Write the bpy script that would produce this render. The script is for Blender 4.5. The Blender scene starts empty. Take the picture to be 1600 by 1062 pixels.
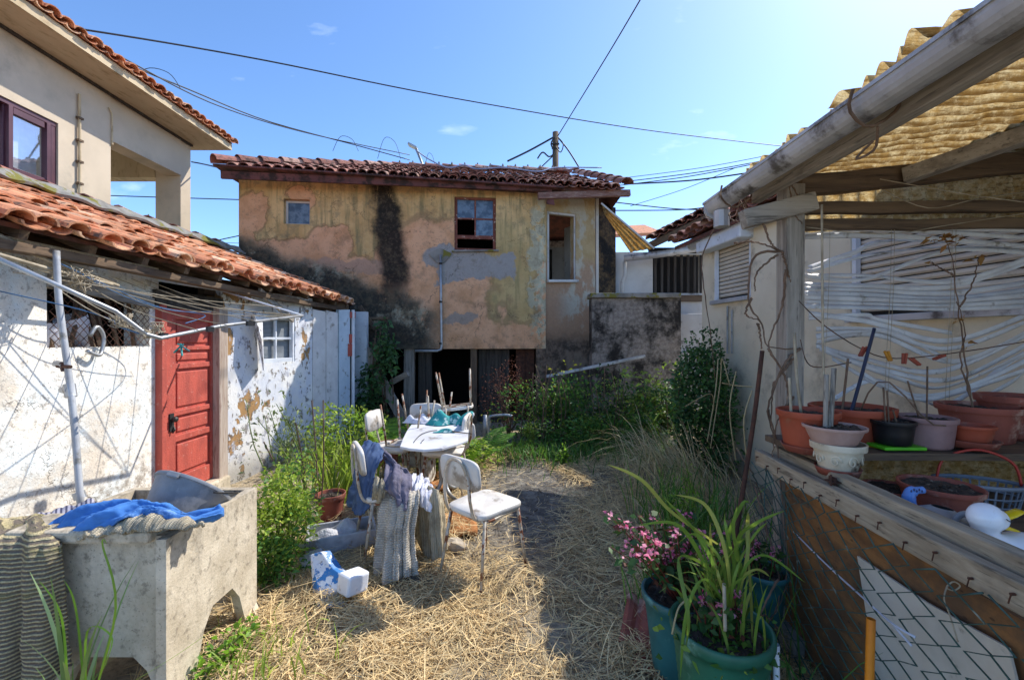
import bpy, math, random
import numpy as np
from mathutils import Vector, Matrix, Euler
R=math.radians; random.seed(7); RNG=np.random.default_rng(7)
SC=bpy.context.scene; COL=SC.collection
# ---------------- camera, sky, sun, exposure ----------------
F=670.0; H=1.6; CX=800.0; CY=531.0
cam=bpy.data.cameras.new("camera"); camo=bpy.data.objects.new("camera",cam); COL.objects.link(camo)
cam.sensor_width=36; cam.lens=36*F/1600; cam.clip_start=0.05; cam.clip_end=1000
camo.location=(0,0,H); camo.rotation_euler=(R(90),0,0); SC.camera=camo
SUN=Vector((1,.75,1.3)).normalized()
EL=math.asin(SUN.z); AZ=math.atan2(SUN.x,SUN.y)
w=bpy.data.worlds.new("World"); SC.world=w; w.use_nodes=True; wn=w.node_tree
bg=wn.nodes["Background"]; sky=wn.nodes.new("ShaderNodeTexSky"); sky.sky_type='NISHITA'; sky.sun_disc=False
sky.sun_elevation=EL; sky.sun_rotation=AZ; sky.air_density=0.75; sky.dust_density=0.6; sky.ozone_density=3.0; sky.altitude=800
tcw=wn.nodes.new("ShaderNodeTexCoord"); mpw=wn.nodes.new("ShaderNodeMapping"); mpw.inputs['Rotation'].default_value=(0,R(-35),R(20)); mpw.inputs['Scale'].default_value=(1.6,6,7)
nzw=wn.nodes.new("ShaderNodeTexNoise"); nzw.inputs['Scale'].default_value=2.2; nzw.inputs['Detail'].default_value=7
rmw=wn.nodes.new("ShaderNodeMapRange"); rmw.inputs[1].default_value=.64; rmw.inputs[2].default_value=.86; rmw.inputs[4].default_value=.25
mxw=wn.nodes.new("ShaderNodeMix"); mxw.data_type='RGBA'; mxw.inputs[7].default_value=(9,9.3,9.8,1)
wn.links.new(tcw.outputs['Generated'],mpw.inputs[0]); wn.links.new(mpw.outputs[0],nzw.inputs['Vector']); wn.links.new(nzw.outputs[0],rmw.inputs[0])
wn.links.new(rmw.outputs[0],mxw.inputs[0]); wn.links.new(sky.outputs[0],mxw.inputs[6]); hsw=wn.nodes.new('ShaderNodeHueSaturation'); hsw.inputs['Saturation'].default_value=1.10; wn.links.new(mxw.outputs[2],hsw.inputs['Color']); wn.links.new(hsw.outputs[0],bg.inputs[0])
bg.inputs[1].default_value=0.15
sl=bpy.data.lights.new("sun",'SUN'); sl.energy=2.6; sl.angle=R(.5); sl.color=(1,.95,.86)
slo=bpy.data.objects.new("sun",sl); COL.objects.link(slo); slo.rotation_euler=(-SUN).to_track_quat('-Z','Y').to_euler(); slo.location=(5,4,12)
SC.view_settings.view_transform='Standard'; SC.view_settings.look='None'; SC.view_settings.exposure=1.2; SC.view_settings.gamma=1
SC.cycles.max_bounces=8; SC.cycles.diffuse_bounces=4; SC.cycles.transparent_max_bounces=12; SC.cycles.use_denoising=True
# ---------------- helpers ----------------
def P(px,py,Y): return Vector(((px-CX)/F*Y,Y,H-(py-CY)/F*Y))
def G(px,py,z=0.0):
    Y=(H-z)*F/(py-CY); return Vector(((px-CX)/F*Y,Y,z))
def facY(px): return 8.327/(1-.1109*(px-CX)/F)
def FP(px,py,o=0): return P(px,py,facY(px)-o)
def wallY(px): return 3.09/(-.0448-(px-CX)/F)
def WP(px,py,o=0):
    v=P(px,py,wallY(px)); v.x+=o; return v
def wall2Y(px): return 4.472/(.253-(px-CX)/F)
def W2P(px,py,o=0):
    v=P(px,py,wall2Y(px)); v.x+=o*.97; v.y-=o*.245; return v
def rY(px): return 3.26/((px-CX)/F+.1)
def RP(px,py,o=0):
    v=P(px,py,rY(px)); v.x-=o; return v
def lY(px): return 6.0555/(-.03-(px-CX)/F)
def LP(px,py,o=0):
    v=P(px,py,lY(px)); v.x+=o; return v
def hx(s): 
    f=lambda u:(u/12.92 if u<=.04045 else ((u+.055)/1.055)**2.4)
    return tuple(f(int(s[i:i+2],16)/255) for i in (0,2,4))+(1,)
ORG={}
def setp(o,label=None,cat=None,group=None,kind=None):
    if label: o['label']=label
    if cat: o['category']=cat
    if group: o['group']=group
    if kind: o['kind']=kind
    return o
def thing(name,label,cat,loc=(0,0,0),group=None):
    o=bpy.data.objects.new(name,None); COL.objects.link(o); o.location=loc; o.empty_display_size=.1
    ORG[o]=Vector(loc); return setp(o,label,cat,group)
def link(name,me,mat,parent=None,org=None):
    o=bpy.data.objects.new(name,me); COL.objects.link(o)
    if mat is not None: me.materials.append(mat)
    if parent is not None:
        o.parent=parent; ORG[o]=ORG[parent]; me.transform(Matrix.Translation(-ORG[parent]))
    elif org is not None:
        me.transform(Matrix.Translation(-Vector(org))); o.location=org; ORG[o]=Vector(org)
    else: ORG[o]=Vector((0,0,0))
    return o
def copy_tree(o,parent=None):
    c=o.copy(); COL.objects.link(c)
    if parent is not None: c.parent=parent; c.matrix_parent_inverse=o.matrix_parent_inverse.copy()
    for ch in list(o.children): copy_tree(ch,c)
    return c
class MB:
    def __init__(s): s.v=[]; s.f=[]
    def add(s,vs,fs):
        b=len(s.v); s.v+= [tuple(v) for v in vs]; s.f+=[tuple(b+i for i in f) for f in fs]; return s
    def box(s,c,size,rot=None):
        c=Vector(c); hx_,hy,hz=[q/2 for q in size]; m=rot if rot is not None else Matrix.Identity(3)
        vs=[c+m@Vector((x*hx_,y*hy,z*hz)) for x in(-1,1) for y in(-1,1) for z in(-1,1)]
        return s.add(vs,[(0,1,3,2),(4,6,7,5),(0,4,5,1),(2,3,7,6),(0,2,6,4),(1,5,7,3)])
    def bar(s,a,b,w,h,up=(0,0,1),seg=1,wob=0):
        a=Vector(a); b=Vector(b); d=(b-a).normalized(); up=Vector(up); x=d.cross(up)
        if x.length<1e-4: x=d.cross(Vector((0,1,0)))
        x.normalize(); y=x.cross(d).normalized(); vs=[]; fs=[]
        for k in range(seg+1):
            c=a.lerp(b,k/seg)
            if wob and 0<k<seg: c=c+x*random.uniform(-wob,wob)+y*random.uniform(-wob,wob)
            for i,j in((-1,-1),(1,-1),(1,1),(-1,1)): vs.append(c+x*i*w/2+y*j*h/2)
        for k in range(seg):
            for q in range(4): fs.append((4*k+q,4*k+(q+1)%4,4*k+4+(q+1)%4,4*k+4+q))
        fs+=[(3,2,1,0),(4*seg,4*seg+1,4*seg+2,4*seg+3)]
        return s.add(vs,fs)
    def tube(s,pts,r,n=6,cap=True):
        pts=[Vector(p) for p in pts]; k=len(pts); rs=r if isinstance(r,(list,tuple)) else [r]*k
        t=(pts[1]-pts[0]).normalized(); nrm=t.orthogonal().normalized(); vs=[]; fs=[]
        for i in range(k):
            t=(pts[min(i+1,k-1)]-pts[max(i-1,0)])
            if t.length<1e-9: t=Vector((0,0,1))
            t.normalize(); nrm=(nrm-t*nrm.dot(t))
            if nrm.length<1e-6: nrm=t.orthogonal()
            nrm.normalize(); bn=t.cross(nrm)
            for j in range(n):
                a=2*math.pi*j/n; vs.append(pts[i]+(nrm*math.cos(a)+bn*math.sin(a))*rs[i])
        for i in range(k-1):
            for j in range(n): fs.append((i*n+j,i*n+(j+1)%n,(i+1)*n+(j+1)%n,(i+1)*n+j))
        if cap: fs+= [tuple(range(n))[::-1],tuple((k-1)*n+j for j in range(n))]
        return s.add(vs,fs)
    def lathe(s,c,prof,n=24,rot=None,cap0=True,cap1=False,sx=1,sy=1,fn=None):
        c=Vector(c); m=rot if rot is not None else Matrix.Identity(3); vs=[]; fs=[]
        for (r,z) in prof:
            for j in range(n):
                a=2*math.pi*j/n; rr=r*(fn(a,z) if fn else 1)
                vs.append(c+m@Vector((rr*math.cos(a)*sx,rr*math.sin(a)*sy,z)))
        for i in range(len(prof)-1):
            for j in range(n): fs.append((i*n+j,i*n+(j+1)%n,(i+1)*n+(j+1)%n,(i+1)*n+j))
        if cap0: fs.append(tuple(range(n))[::-1])
        if cap1: fs.append(tuple((len(prof)-1)*n+j for j in range(n)))
        return s.add(vs,fs)
    def poly(s,pts,ext):
        pts=[Vector(p) for p in pts]; e=Vector(ext); n=len(pts)
        return s.add(pts+[p+e for p in pts],[tuple(range(n))[::-1],tuple(range(n,2*n))]+[(i,(i+1)%n,n+(i+1)%n,n+i) for i in range(n)])
    def grid(s,fn,nu,nv):
        vs=[fn(i/nu,j/nv) for j in range(nv+1) for i in range(nu+1)]
        return s.add(vs,[(j*(nu+1)+i,j*(nu+1)+i+1,(j+1)*(nu+1)+i+1,(j+1)*(nu+1)+i) for j in range(nv) for i in range(nu)])
    def ball(s,c,r,n=10,m=None,noise=0,seed=0):
        rr=random.Random(seed); c=Vector(c); r=r if isinstance(r,(tuple,list)) else (r,r,r); m=m or Matrix.Identity(3); vs=[];fs=[]
        k=n//2+1
        for i in range(1,k):
            for j in range(n):
                th=math.pi*i/k; a=2*math.pi*j/n; q=1+noise*rr.uniform(-1,1)
                vs.append(c+m@Vector((r[0]*math.sin(th)*math.cos(a)*q,r[1]*math.sin(th)*math.sin(a)*q,r[2]*math.cos(th)*q)))
        top=len(vs); vs+=[c+m@Vector((0,0,r[2])),c+m@Vector((0,0,-r[2]))]
        for i in range(k-2):
            for j in range(n): fs.append((i*n+j,(i+1)*n+j,(i+1)*n+(j+1)%n,i*n+(j+1)%n))
        for j in range(n): fs+= [(top,j,(j+1)%n),(top+1,(k-2)*n+(j+1)%n,(k-2)*n+j)]
        return s.add(vs,fs)
    def build(s,name,mat,parent=None,smooth=False,org=None,bevel=0,solid=0,sub=0,seg=2,autosm=False):
        me=bpy.data.meshes.new(name); me.from_pydata(s.v,[],s.f); me.update()
        if smooth: me.polygons.foreach_set('use_smooth',[True]*len(me.polygons))
        o=link(name,me,mat,parent,org)
        if solid: m=o.modifiers.new('solid','SOLIDIFY'); m.thickness=solid; m.offset=0
        if bevel: m=o.modifiers.new('bevel','BEVEL'); m.width=bevel; m.segments=seg; m.limit_method='ANGLE'
        if sub: m=o.modifiers.new('sub','SUBSURF'); m.levels=sub; m.render_levels=sub
        return o
def wall_holes(mb,p0,p1,z0,z1,th,holes=(),wavy=0):
    """vertical wall from p0 to p1 (xy), front face on the line, thickness th behind (to the left of p0->p1 direction); holes (u0,u1,z0,z1)"""
    p0=Vector((p0[0],p0[1],0)); p1=Vector((p1[0],p1[1],0)); d=p1-p0; L=d.length; d.normalize(); n=Vector((-d.y,d.x,0))*th
    us=sorted(set([0,L]+[h[0] for h in holes]+[h[1] for h in holes])); zs=sorted(set([z0,z1]+[h[2] for h in holes]+[h[3] for h in holes]))
    us=[u for u in us if 0<=u<=L]; zs=[z for z in zs if z0<=z<=z1]
    hole=lambda i,j: any(h[0]<(us[i]+us[i+1])/2<h[1] and h[2]<(zs[j]+zs[j+1])/2<h[3] for h in holes) if 0<=i<len(us)-1 and 0<=j<len(zs)-1 else True
    V=lambda i,j,k: p0+d*us[i]+Vector((0,0,zs[j]))+(n if k else Vector((0,0,0)))
    for i in range(len(us)-1):
        for j in range(len(zs)-1):
            if hole(i,j): continue
            mb.add([V(i,j,0),V(i+1,j,0),V(i+1,j+1,0),V(i,j+1,0)],[(0,1,2,3)])
            mb.add([V(i,j,1),V(i+1,j,1),V(i+1,j+1,1),V(i,j+1,1)],[(3,2,1,0)])
            for (a,b,ni,nj) in (((i,j),(i+1,j),i,j-1),((i+1,j+1),(i,j+1),i,j+1),((i,j+1),(i,j),i-1,j),((i+1,j),(i+1,j+1),i+1,j)):
                if hole(ni,nj): mb.add([V(*a,0),V(*b,0),V(*b,1),V(*a,1)],[(3,2,1,0)])
    return mb
def uof(p0,p): return math.hypot(p[0]-p0[0],p[1]-p0[1])
def catmull(pts,n):
    pts=[np.array(p,float) for p in pts]; k=len(pts); out=[]
    for i in range(n):
        t=i/(n-1)*(k-1); a=min(int(t),k-2); f=t-a
        p0=pts[max(a-1,0)];p1=pts[a];p2=pts[a+1];p3=pts[min(a+2,k-1)]
        out.append(.5*((2*p1)+(-p0+p2)*f+(2*p0-5*p1+4*p2-p3)*f*f+(-p0+3*p1-3*p2+p3)*f**3))
    return out
def cv(pts,n): return [Vector(p) for p in catmull([tuple(q) for q in pts],n)]
def loft(rows,nu,nv,folds=()):
    rr=[catmull([tuple(p) for p in r],nu+1) for r in rows]
    cols=[catmull([r[i] for r in rr],nv+1) for i in range(nu+1)]
    g=np.array(cols) # nu+1,nv+1,3
    du=np.gradient(g,axis=0); dv=np.gradient(g,axis=1); n=np.cross(du,dv); n/= (np.linalg.norm(n,axis=2,keepdims=True)+1e-9)
    u=np.linspace(0,1,nu+1)[:,None]; v=np.linspace(0,1,nv+1)[None,:]
    for (a,fu,fv,ph,v0) in folds:
        wgt=v0+(1-v0)*v if v0>=0 else 1.0
        g=g+n*(a*np.sin(2*math.pi*(fu*u+fv*v)+ph)*wgt)[:,:,None]
    mb=MB(); mb.v=[tuple(g[i,j]) for j in range(nv+1) for i in range(nu+1)]
    mb.f=[(j*(nu+1)+i,j*(nu+1)+i+1,(j+1)*(nu+1)+i+1,(j+1)*(nu+1)+i) for j in range(nv) for i in range(nu)]
    return mb
def ribbons(name,pts,side,mat,parent=None,org=None,smooth=False):
    """pts n,k,3 ; side n,k,3 half widths"""
    n,k,_=pts.shape; v=np.stack([pts-side,pts+side],axis=2).reshape(-1,3)
    b=(np.arange(n)*2*k)[:,None]; q=(np.arange(k-1)*2)[None,:]; a=(b+q).reshape(-1)
    f=np.stack([a,a+1,a+3,a+2],axis=1).reshape(-1)
    me=bpy.data.meshes.new(name); me.vertices.add(len(v)); me.vertices.foreach_set('co',v.astype(np.float32).reshape(-1))
    nf=n*(k-1); me.loops.add(nf*4); me.loops.foreach_set('vertex_index',f.astype(np.int32)); me.polygons.add(nf)
    me.polygons.foreach_set('loop_start',np.arange(0,nf*4,4,dtype=np.int32)); me.polygons.foreach_set('loop_total',np.full(nf,4,dtype=np.int32))
    if smooth: me.polygons.foreach_set('use_smooth',[True]*nf)
    me.update(calc_edges=True); me.validate(); return link(name,me,mat,parent,org)
def unit(a): return a/(np.linalg.norm(a,axis=-1,keepdims=True)+1e-9)
def leaves(name,c,size,mat,parent=None,up=.3,droop=.3,wr=.35,org=None,out=None,var=.5):
    """leaf per point: c (n,3)"""
    c=np.asarray(c,float); n=len(c); d=RNG.normal(size=(n,3)); d[:,2]=d[:,2]*.5+up
    if out is not None: d=d*.7+unit(c-np.asarray(out))*.9
    d=unit(d); L=size*(1+RNG.uniform(-var,var,n))[:,None]
    s=unit(np.cross(d,RNG.normal(size=(n,3)))); 
    p1=c+d*L*.5; p2=c+d*L; p2[:,2]-=droop*L[:,0]
    pts=np.stack([c,p1-np.array([0,0,1])*0,p2],axis=1); w=np.array([.12,1,.1])[None,:,None]*wr*L[:,None,:]*.5*2*.5
    return ribbons(name,pts,s[:,None,:]*w,mat,parent,org)
def blades(name,base,height,mat,parent=None,lean=.5,width=.006,k=5,org=None,droop=.6,az=None,var=.4,tip=.08):
    base=np.asarray(base,float); n=len(base); a=RNG.uniform(0,2*math.pi,n) if az is None else az+RNG.normal(size=n)*.5
    h=height*(1+RNG.uniform(-var,var,n)); ln=lean*RNG.uniform(.2,1.3,n); d=np.stack([np.cos(a),np.sin(a)],1)
    t=np.linspace(0,1,k)[None,:]
    pts=np.zeros((n,k,3)); out=(ln[:,None]*t**1.6)*h[:,None]
    pts[:,:,0]=base[:,0:1]+d[:,0:1]*out; pts[:,:,1]=base[:,1:2]+d[:,1:2]*out
    pts[:,:,2]=base[:,2:3]+h[:,None]*(t-droop*ln[:,None]*t**3*.8)
    tw=RNG.uniform(0,2*math.pi,n); s=np.stack([np.cos(tw),np.sin(tw),np.zeros(n)],1)
    wd=width*(1-t**3*(1-tip))*np.minimum(1,.5+2*t); return ribbons(name,pts,s[:,None,:]*wd[:,:,None]*np.ones((n,1,1)),mat,parent,org,smooth=True)
def blob_pts(n,c,r,shell=.5,lump=.35,seed=0):
    g=np.random.default_rng(seed); d=unit(g.normal(size=(n,3))); ph=g.uniform(0,6.28,(6,)); k=g.normal(size=(6,3))*2.2
    q=1+lump*sum(np.sin(d@k[i]+ph[i]) for i in range(6))/3
    rad=(shell+(1-shell)*g.uniform(0,1,n))**.6*q
    return np.asarray(c)+d*rad[:,None]*np.asarray(r)
# ---------------- node language ----------------
class X:
    def __init__(s,o): s.o=o
    def _b(s,op,b,rev=False): return MT(op,b,s) if rev else MT(op,s,b)
    def __add__(s,b): return s._b('ADD',b)
    def __radd__(s,b): return s._b('ADD',b,True)
    def __sub__(s,b): return s._b('SUBTRACT',b)
    def __rsub__(s,b): return s._b('SUBTRACT',b,True)
    def __mul__(s,b): return s._b('MULTIPLY',b)
    def __rmul__(s,b): return s._b('MULTIPLY',b,True)
NTR=[None]
def nd(t,**k):
    n=NTR[0].nodes.new(t)
    for a,b in k.items(): setattr(n,a,b)
    return n
def put(sock,v):
    if isinstance(v,X): NTR[0].links.new(v.o,sock)
    elif v is not None: sock.default_value=v
def MT(op,a,b=None,clamp=False):
    n=nd('ShaderNodeMath',operation=op,use_clamp=clamp); put(n.inputs[0],a); put(n.inputs[1],b); return X(n.outputs[0])
def pos(): return X(nd('ShaderNodeNewGeometry').outputs['Position'])
def obc(): return X(nd('ShaderNodeTexCoord').outputs['Object'])
def isl(): return X(nd('ShaderNodeNewGeometry').outputs['Random Per Island'])
def xyz(v): n=nd('ShaderNodeSeparateXYZ'); put(n.inputs[0],v); return [X(o) for o in n.outputs]
def vec(x,y,z): n=nd('ShaderNodeCombineXYZ'); put(n.inputs[0],x);put(n.inputs[1],y);put(n.inputs[2],z); return X(n.outputs[0])
def scl(v,s): n=nd('ShaderNodeMapping'); put(n.inputs[0],v); n.inputs['Scale'].default_value=s; return X(n.outputs[0])
def noise(v,s=5,d=6,r=.6,dist=0): n=nd('ShaderNodeTexNoise'); put(n.inputs['Vector'],v); n.inputs['Scale'].default_value=s; n.inputs['Detail'].default_value=d; n.inputs['Roughness'].default_value=r; n.inputs['Distortion'].default_value=dist; return X(n.outputs[0])
def voro(v,s=5,feat='F1'): n=nd('ShaderNodeTexVoronoi',feature=feat); put(n.inputs['Vector'],v); n.inputs['Scale'].default_value=s; return X(n.outputs['Distance'])
def wave(v,s=5,dist=2,dirn='X',ds=2): n=nd('ShaderNodeTexWave',bands_direction=dirn); put(n.inputs[0],v); n.inputs['Scale'].default_value=s; n.inputs['Distortion'].default_value=dist; n.inputs['Detail'].default_value=3; n.inputs['Detail Scale'].default_value=ds; return X(n.outputs['Fac'])
def sm(x,a,b,lo=0.,hi=1.):
    n=nd('ShaderNodeMapRange',interpolation_type='SMOOTHSTEP'); put(n.inputs[0],x)
    if a>b: a,b=b,a; lo,hi=hi,lo
    for i,q in enumerate((a,b,lo,hi)): n.inputs[i+1].default_value=q
    return X(n.outputs[0])
def mix(f,a,b,mode='MIX'):
    n=nd('ShaderNodeMix',data_type='RGBA',blend_type=mode); put(n.inputs[0],f); put(n.inputs[6],a); put(n.inputs[7],b); return X(n.outputs[2])
def hsv(c,h=.5,s=1.,v=1.): n=nd('ShaderNodeHueSaturation'); put(n.inputs['Color'],c); put(n.inputs['Hue'],h); put(n.inputs['Saturation'],s); put(n.inputs['Value'],v); return X(n.outputs[0])
def near(x,z,x0,z0,rx,rz,soft=.25):
    """1 inside an ellipse"""
    a=(x-x0)*(1/rx); b=(z-z0)*(1/rz); return sm(a*a+b*b,1-soft,1+soft,1.,0.)
def rectm(x,z,x0,x1,z0,z1,s=.04):
    return sm(x,x0-s,x0+s)*sm(x,x1-s,x1+s,1.,0.)*sm(z,z0-s,z0+s)*sm(z,z1-s,z1+s,1.,0.)
MATS={}
def material(name,fn,rough=.85,metal=0,bump=0,trans=0,spec=None,alpha=None,coat=0,bdist=.01):
    """fn returns (color, height or None[, rough])"""
    if name in MATS: return MATS[name]
    m=bpy.data.materials.new(name); m.use_nodes=True; nt=m.node_tree; NTR[0]=nt; nt.nodes.clear()
    out=nd('ShaderNodeOutputMaterial'); b=nd('ShaderNodeBsdfPrincipled')
    r=fn(); c=r[0]; put(b.inputs['Base Color'],c); put(b.inputs['Roughness'],r[2] if len(r)>2 else rough); b.inputs['Metallic'].default_value=metal
    if spec is not None: b.inputs['Specular IOR Level'].default_value=spec
    if coat: b.inputs['Coat Weight'].default_value=coat
    if bump and r[1] is not None:
        bp=nd('ShaderNodeBump'); bp.inputs['Strength'].default_value=bump; bp.inputs['Distance'].default_value=bdist; put(bp.inputs['Height'],r[1]); nt.links.new(bp.outputs[0],b.inputs['Normal'])
    sh=b.outputs[0]
    if trans:
        t=nd('ShaderNodeBsdfTranslucent'); put(t.inputs[0],c); mx=nd('ShaderNodeMixShader'); mx.inputs[0].default_value=trans
        nt.links.new(sh,mx.inputs[1]); nt.links.new(t.outputs[0],mx.inputs[2]); sh=mx.outputs[0]
    nt.links.new(sh,out.inputs[0]); MATS[name]=m; return m
def pm(name,c1,c2,scale=6,rough=.8,metal=0,bump=.25,bs=60,c3=None,t3=(.58,.66),s3=9,island=0,trans=0,coord='o',stretch=None,spec=None,bdist=.005,coat=0):
    def fn():
        p=obc() if coord=='o' else pos()
        if stretch: p=scl(p,stretch)
        c=mix(sm(noise(p,scale),.35,.65),hx(c1),hx(c2))
        if c3: c=mix(sm(noise(p,s3,8,.65),*t3),c,hx(c3))
        if island:
            i=isl(); c=hsv(c,.5,1.,i*island+(1-island/2))
        return c,noise(p,bs,4,.7)
    return material(name,fn,rough,metal,bump,trans,spec,coat=coat,bdist=bdist)
# ---------------- materials ----------------
def f_ground():
    p=pos(); x,y,z=xyz(p); n=noise(p,1.3,6); c=mix(sm(n,.35,.65),hx('9a8d79'),hx('b3a58e'))
    f=noise(p,14,8,.7); c=mix(sm(f,.4,.7),c,hx('5d564c'))
    st=sm(noise(scl(p,(1,1,1)),34,5,.75,2.5),.46,.62)*sm(noise(p,1.9,4),.38,.5); c=mix(st*.8,c,hx('cdb384'))
    dk=near(x+noise(p,3)*.6,y,.25,5.2,1.5,1.9,.5); c=mix(dk*.8,c,mix(sm(noise(p,9,6),.45,.6),hx('505154'),hx('8b8780')))
    return c,noise(p,22,9,.75)
M_ground=material('courtyard_ground',f_ground,.95,bump=.9,bdist=.04)
def f_fac():
    p=pos(); x,y,z0=xyz(p); nz=noise(p,1.6,7,.6); n2=noise(p,5,7,.65); n3=noise(p,18,6,.65); x=x+(nz-.5)*.5+(n2-.5)*.22; x=x+(n3-.5)*.10; z=z0+(nz-.5)*.55+(n2-.5)*.25+(n3-.5)*.10
    och=mix(sm(noise(p,2.2,5),.35,.65),hx('d8b681'),hx('c29e69'))
    stk=noise(scl(p,(7,7,.7)),1.5,5); och=mix(sm(stk,.45,.7),och,hx('93835a'))
    och=mix(sm(n2,.52,.66)*.6,och,hx('8f8262'))
    pea=mix(sm(noise(p,3,6),.4,.65),hx('dba983'),hx('c8966d')); pea=mix(sm(n3,.55,.7)*.55,pea,hx('94755a'))
    # peach where the ochre skin has fallen
    pk=sm(z,2.75,2.95,1.,0.)
    zc=lambda *a:near(x,z,*a)
    for a in ((-4.2,3.0,1.5,.42),(-4.75,3.9,.28,.38),(-3.9,4.2,.30,.22),(-4.9,3.1,.3,.5),(-3.0,2.7,.55,.5),(-1.5,3.0,.95,.95),(-1.35,3.35,.32,.55),(-2.2,3.1,.4,.4),(-3.4,3.35,.45,.35),(-2.2,3.55,.12,.12),(.35,3.0,.35,.25)):
        pk=MT('MAXIMUM',pk,zc(*a))
    olive=rectm(x,z,-.45,.45,1.95,3.9,.1); olive=MT('MULTIPLY',olive,sm(noise(p,1.2,4),.3,.5)); pk=pk*(1-olive)
    c=mix(pk,och,pea); edge=sm(MT('ABSOLUTE',pk-.5),.12,.42,1.,0.); c=mix(edge*.45,c,hx('6e6040'))
    c=mix(olive*.45,c,hx('a0905f'))
    pale=mix(sm(n2,.47,.55),hx('c6bfa2'),hx('aba389')); 
    c=mix(MT('MULTIPLY',near(x,z,.62,3.0,.32,1.4),sm(n2,.46,.52)),c,pale)
    g=rectm(x,z,-1.35,.02,2.72,3.28,.02); g=MT('MAXIMUM',g,near(x,z,-1.42,3.22,.22,.2)); c=mix(g,c,mix(n3,hx('a5a09c'),hx('8d8985')))
    c=mix(near(x,z,-1.0,2.0,.3,.1)*.8,c,hx('8e8a84')); c=mix(near(x,z,-3.2,2.95,1.2,.16)*.6,c,hx('9a857a'))
    # lichen and damp along the lower left diagonal
    dg=z0+x*.33+(noise(p,1.1,5)-.5)*.9; band=sm(dg,1.62,1.95,1.,0.)*sm(x,-1.75,-1.15,1.,0.)
    c=mix(band*sm(n2,.36,.46)*.85,c,mix(sm(n3,.42,.6),hx('8e9482'),hx('6a6250')))
    blk=band*sm(noise(p,1.7,7,.7),.38,.50); c=mix(blk*.93,c,mix(sm(n3,.45,.62),hx('1d1b18'),hx('4d463a')))
    c=mix(sm(dg,1.2,1.75,1.,0.)*sm(x,-2.2,-1.4,1.,0.)*.7*sm(n2,.5,.4),c,hx('26221c'))
    # soot streak below the gutter joint
    xs=x-(z-3.5)*-.12; st=sm(MT('ABSOLUTE',xs+2.30),.14,.36,1.,0.)*sm(z,2.3,2.75); c=mix(st*sm(noise(scl(p,(2.5,2.5,.6)),3.5,8,.75),.24,.42)*.98,c,mix(sm(n3,.5,.62),hx('141210'),hx('3d3429')))
    ed=sm(x,.50,.62)*sm(noise(scl(p,(1,1,.4)),4,6),.46,.55); c=mix(ed*.7,c,hx('c3c2a8'))
    c=mix(sm(z0,1.6,1.42)*.5*sm(n2,.4,.6),c,hx('4a4638'))
    le=sm(x,-5.12,-5.02,1.,0.); c=mix(le*.7,c,hx('8b8378'))
    c=mix(sm(noise(p,38,3,.7),.62,.72)*.5,c,hx('4b3c2c')); c=mix(sm(noise(p,3.3,9,.75),.5,.66)*.45,c,hx('6f5f48')); ck=sm(voro(vec(x+(n2-.5)*.5,y,z+(n3-.5)*.2),.8,'DISTANCE_TO_EDGE'),.0,.008,1.,0.)*sm(n2,.44,.5); c=mix(ck*.8,c,hx('3a2c22'))
    h=n3*.4+noise(p,60,3)*.3-pk*.6+noise(p,3,4)*.5
    return c,h
M_fac=material('weathered_ochre_plaster',f_fac,.92,bump=.7,bdist=.03)
def f_fac2():
    p=pos(); x,y,z0=xyz(p); n2=noise(p,5,7,.65); n3=noise(p,18,6,.65); z=z0+(noise(p,1.6,6)-.5)*.6
    c=mix(sm(n2,.42,.6),hx('b09a72'),hx('a58d63')); c=mix(sm(z,3.0,3.3,1.,0.),c,mix(n3,hx('b48e70'),hx('8f7761')))
    c=mix(sm(noise(scl(p,(1,1,.6)),3.4,8,.6),.5,.58)*.85*sm(x,.8,1.3),c,mix(n3,hx('c0baa8'),hx('a39d8c')))
    c=mix(sm(z,1.5,1.9,1.,0.)*.9,c,mix(sm(noise(p,4,8,.7),.42,.6),hx('2e2a26'),hx('7b6a5c')))
    return c,n3+noise(p,4)
M_fac2=material('flaking_wing_plaster',f_fac2,.92,bump=.7,bdist=.03)
def f_dirty(c1,c2,c3,th=(.42,.6),sc=2.6,bl=0):
    def fn():
        p=pos(); x,y,z=xyz(p); n=noise(p,sc,8,.7); n3=noise(p,16,7,.7); c=mix(sm(n3,.38,.62),hx(c1),hx(c2)); c=mix(sm(n,*th),c,hx(c3))
        if bl: c=mix(sm(noise(scl(p,(6,6,.5)),1.4,6),.5,.7)*.5,c,hx(c3))
        return c,n3+noise(p,5,5)
    return fn
M_low=material('mouldy_render',f_dirty('9b928a','7c736b','25221f',(.40,.60),2.2),.95,bump=.9,bdist=.03)
M_soot=material('black_stained_wall',f_dirty('6b5538','3d3022','15120f'),.95,bump=.9,bdist=.03)
def f_shed():
    p=pos(); x,y,z=xyz(p); n=noise(p,2.3,8,.65); n3=noise(p,17,8,.7); c=mix(sm(noise(p,3.2,5),.4,.6),hx('f4ebdd'),hx('e4e8e6'))
    c=mix(sm(n,.46,.6)*.6,c,hx('c9b9a4')); c=mix(sm(n3,.54,.64)*.75,c,hx('a39a90')); c=mix(sm(noise(p,70,4,.7),.60,.68)*.9,c,hx('6f665c'))
    pw=vec(x,y+(noise(p,2.5,5)-.5)*.8,z+(noise(p,3.1,5)-.5)*.6); cr=sm(voro(scl(pw,(1,1,.5)),1.3,'DISTANCE_TO_EDGE'),.0,.006,1.,0.)*sm(noise(p,1.1,3),.5,.56); c=mix(cr*.6,c,hx('6a5f52'))
    d=sm(z+(n-.5)*.9,.15,.75,1.,0.); c=mix(d*.75*sm(n3,.40,.6),c,hx('877a6b'))
    return c,n3+noise(p,60,3)*.6-cr
M_shed=material('whitewashed_rough_wall',f_shed,.95,bump=.45,bdist=.02)
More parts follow.
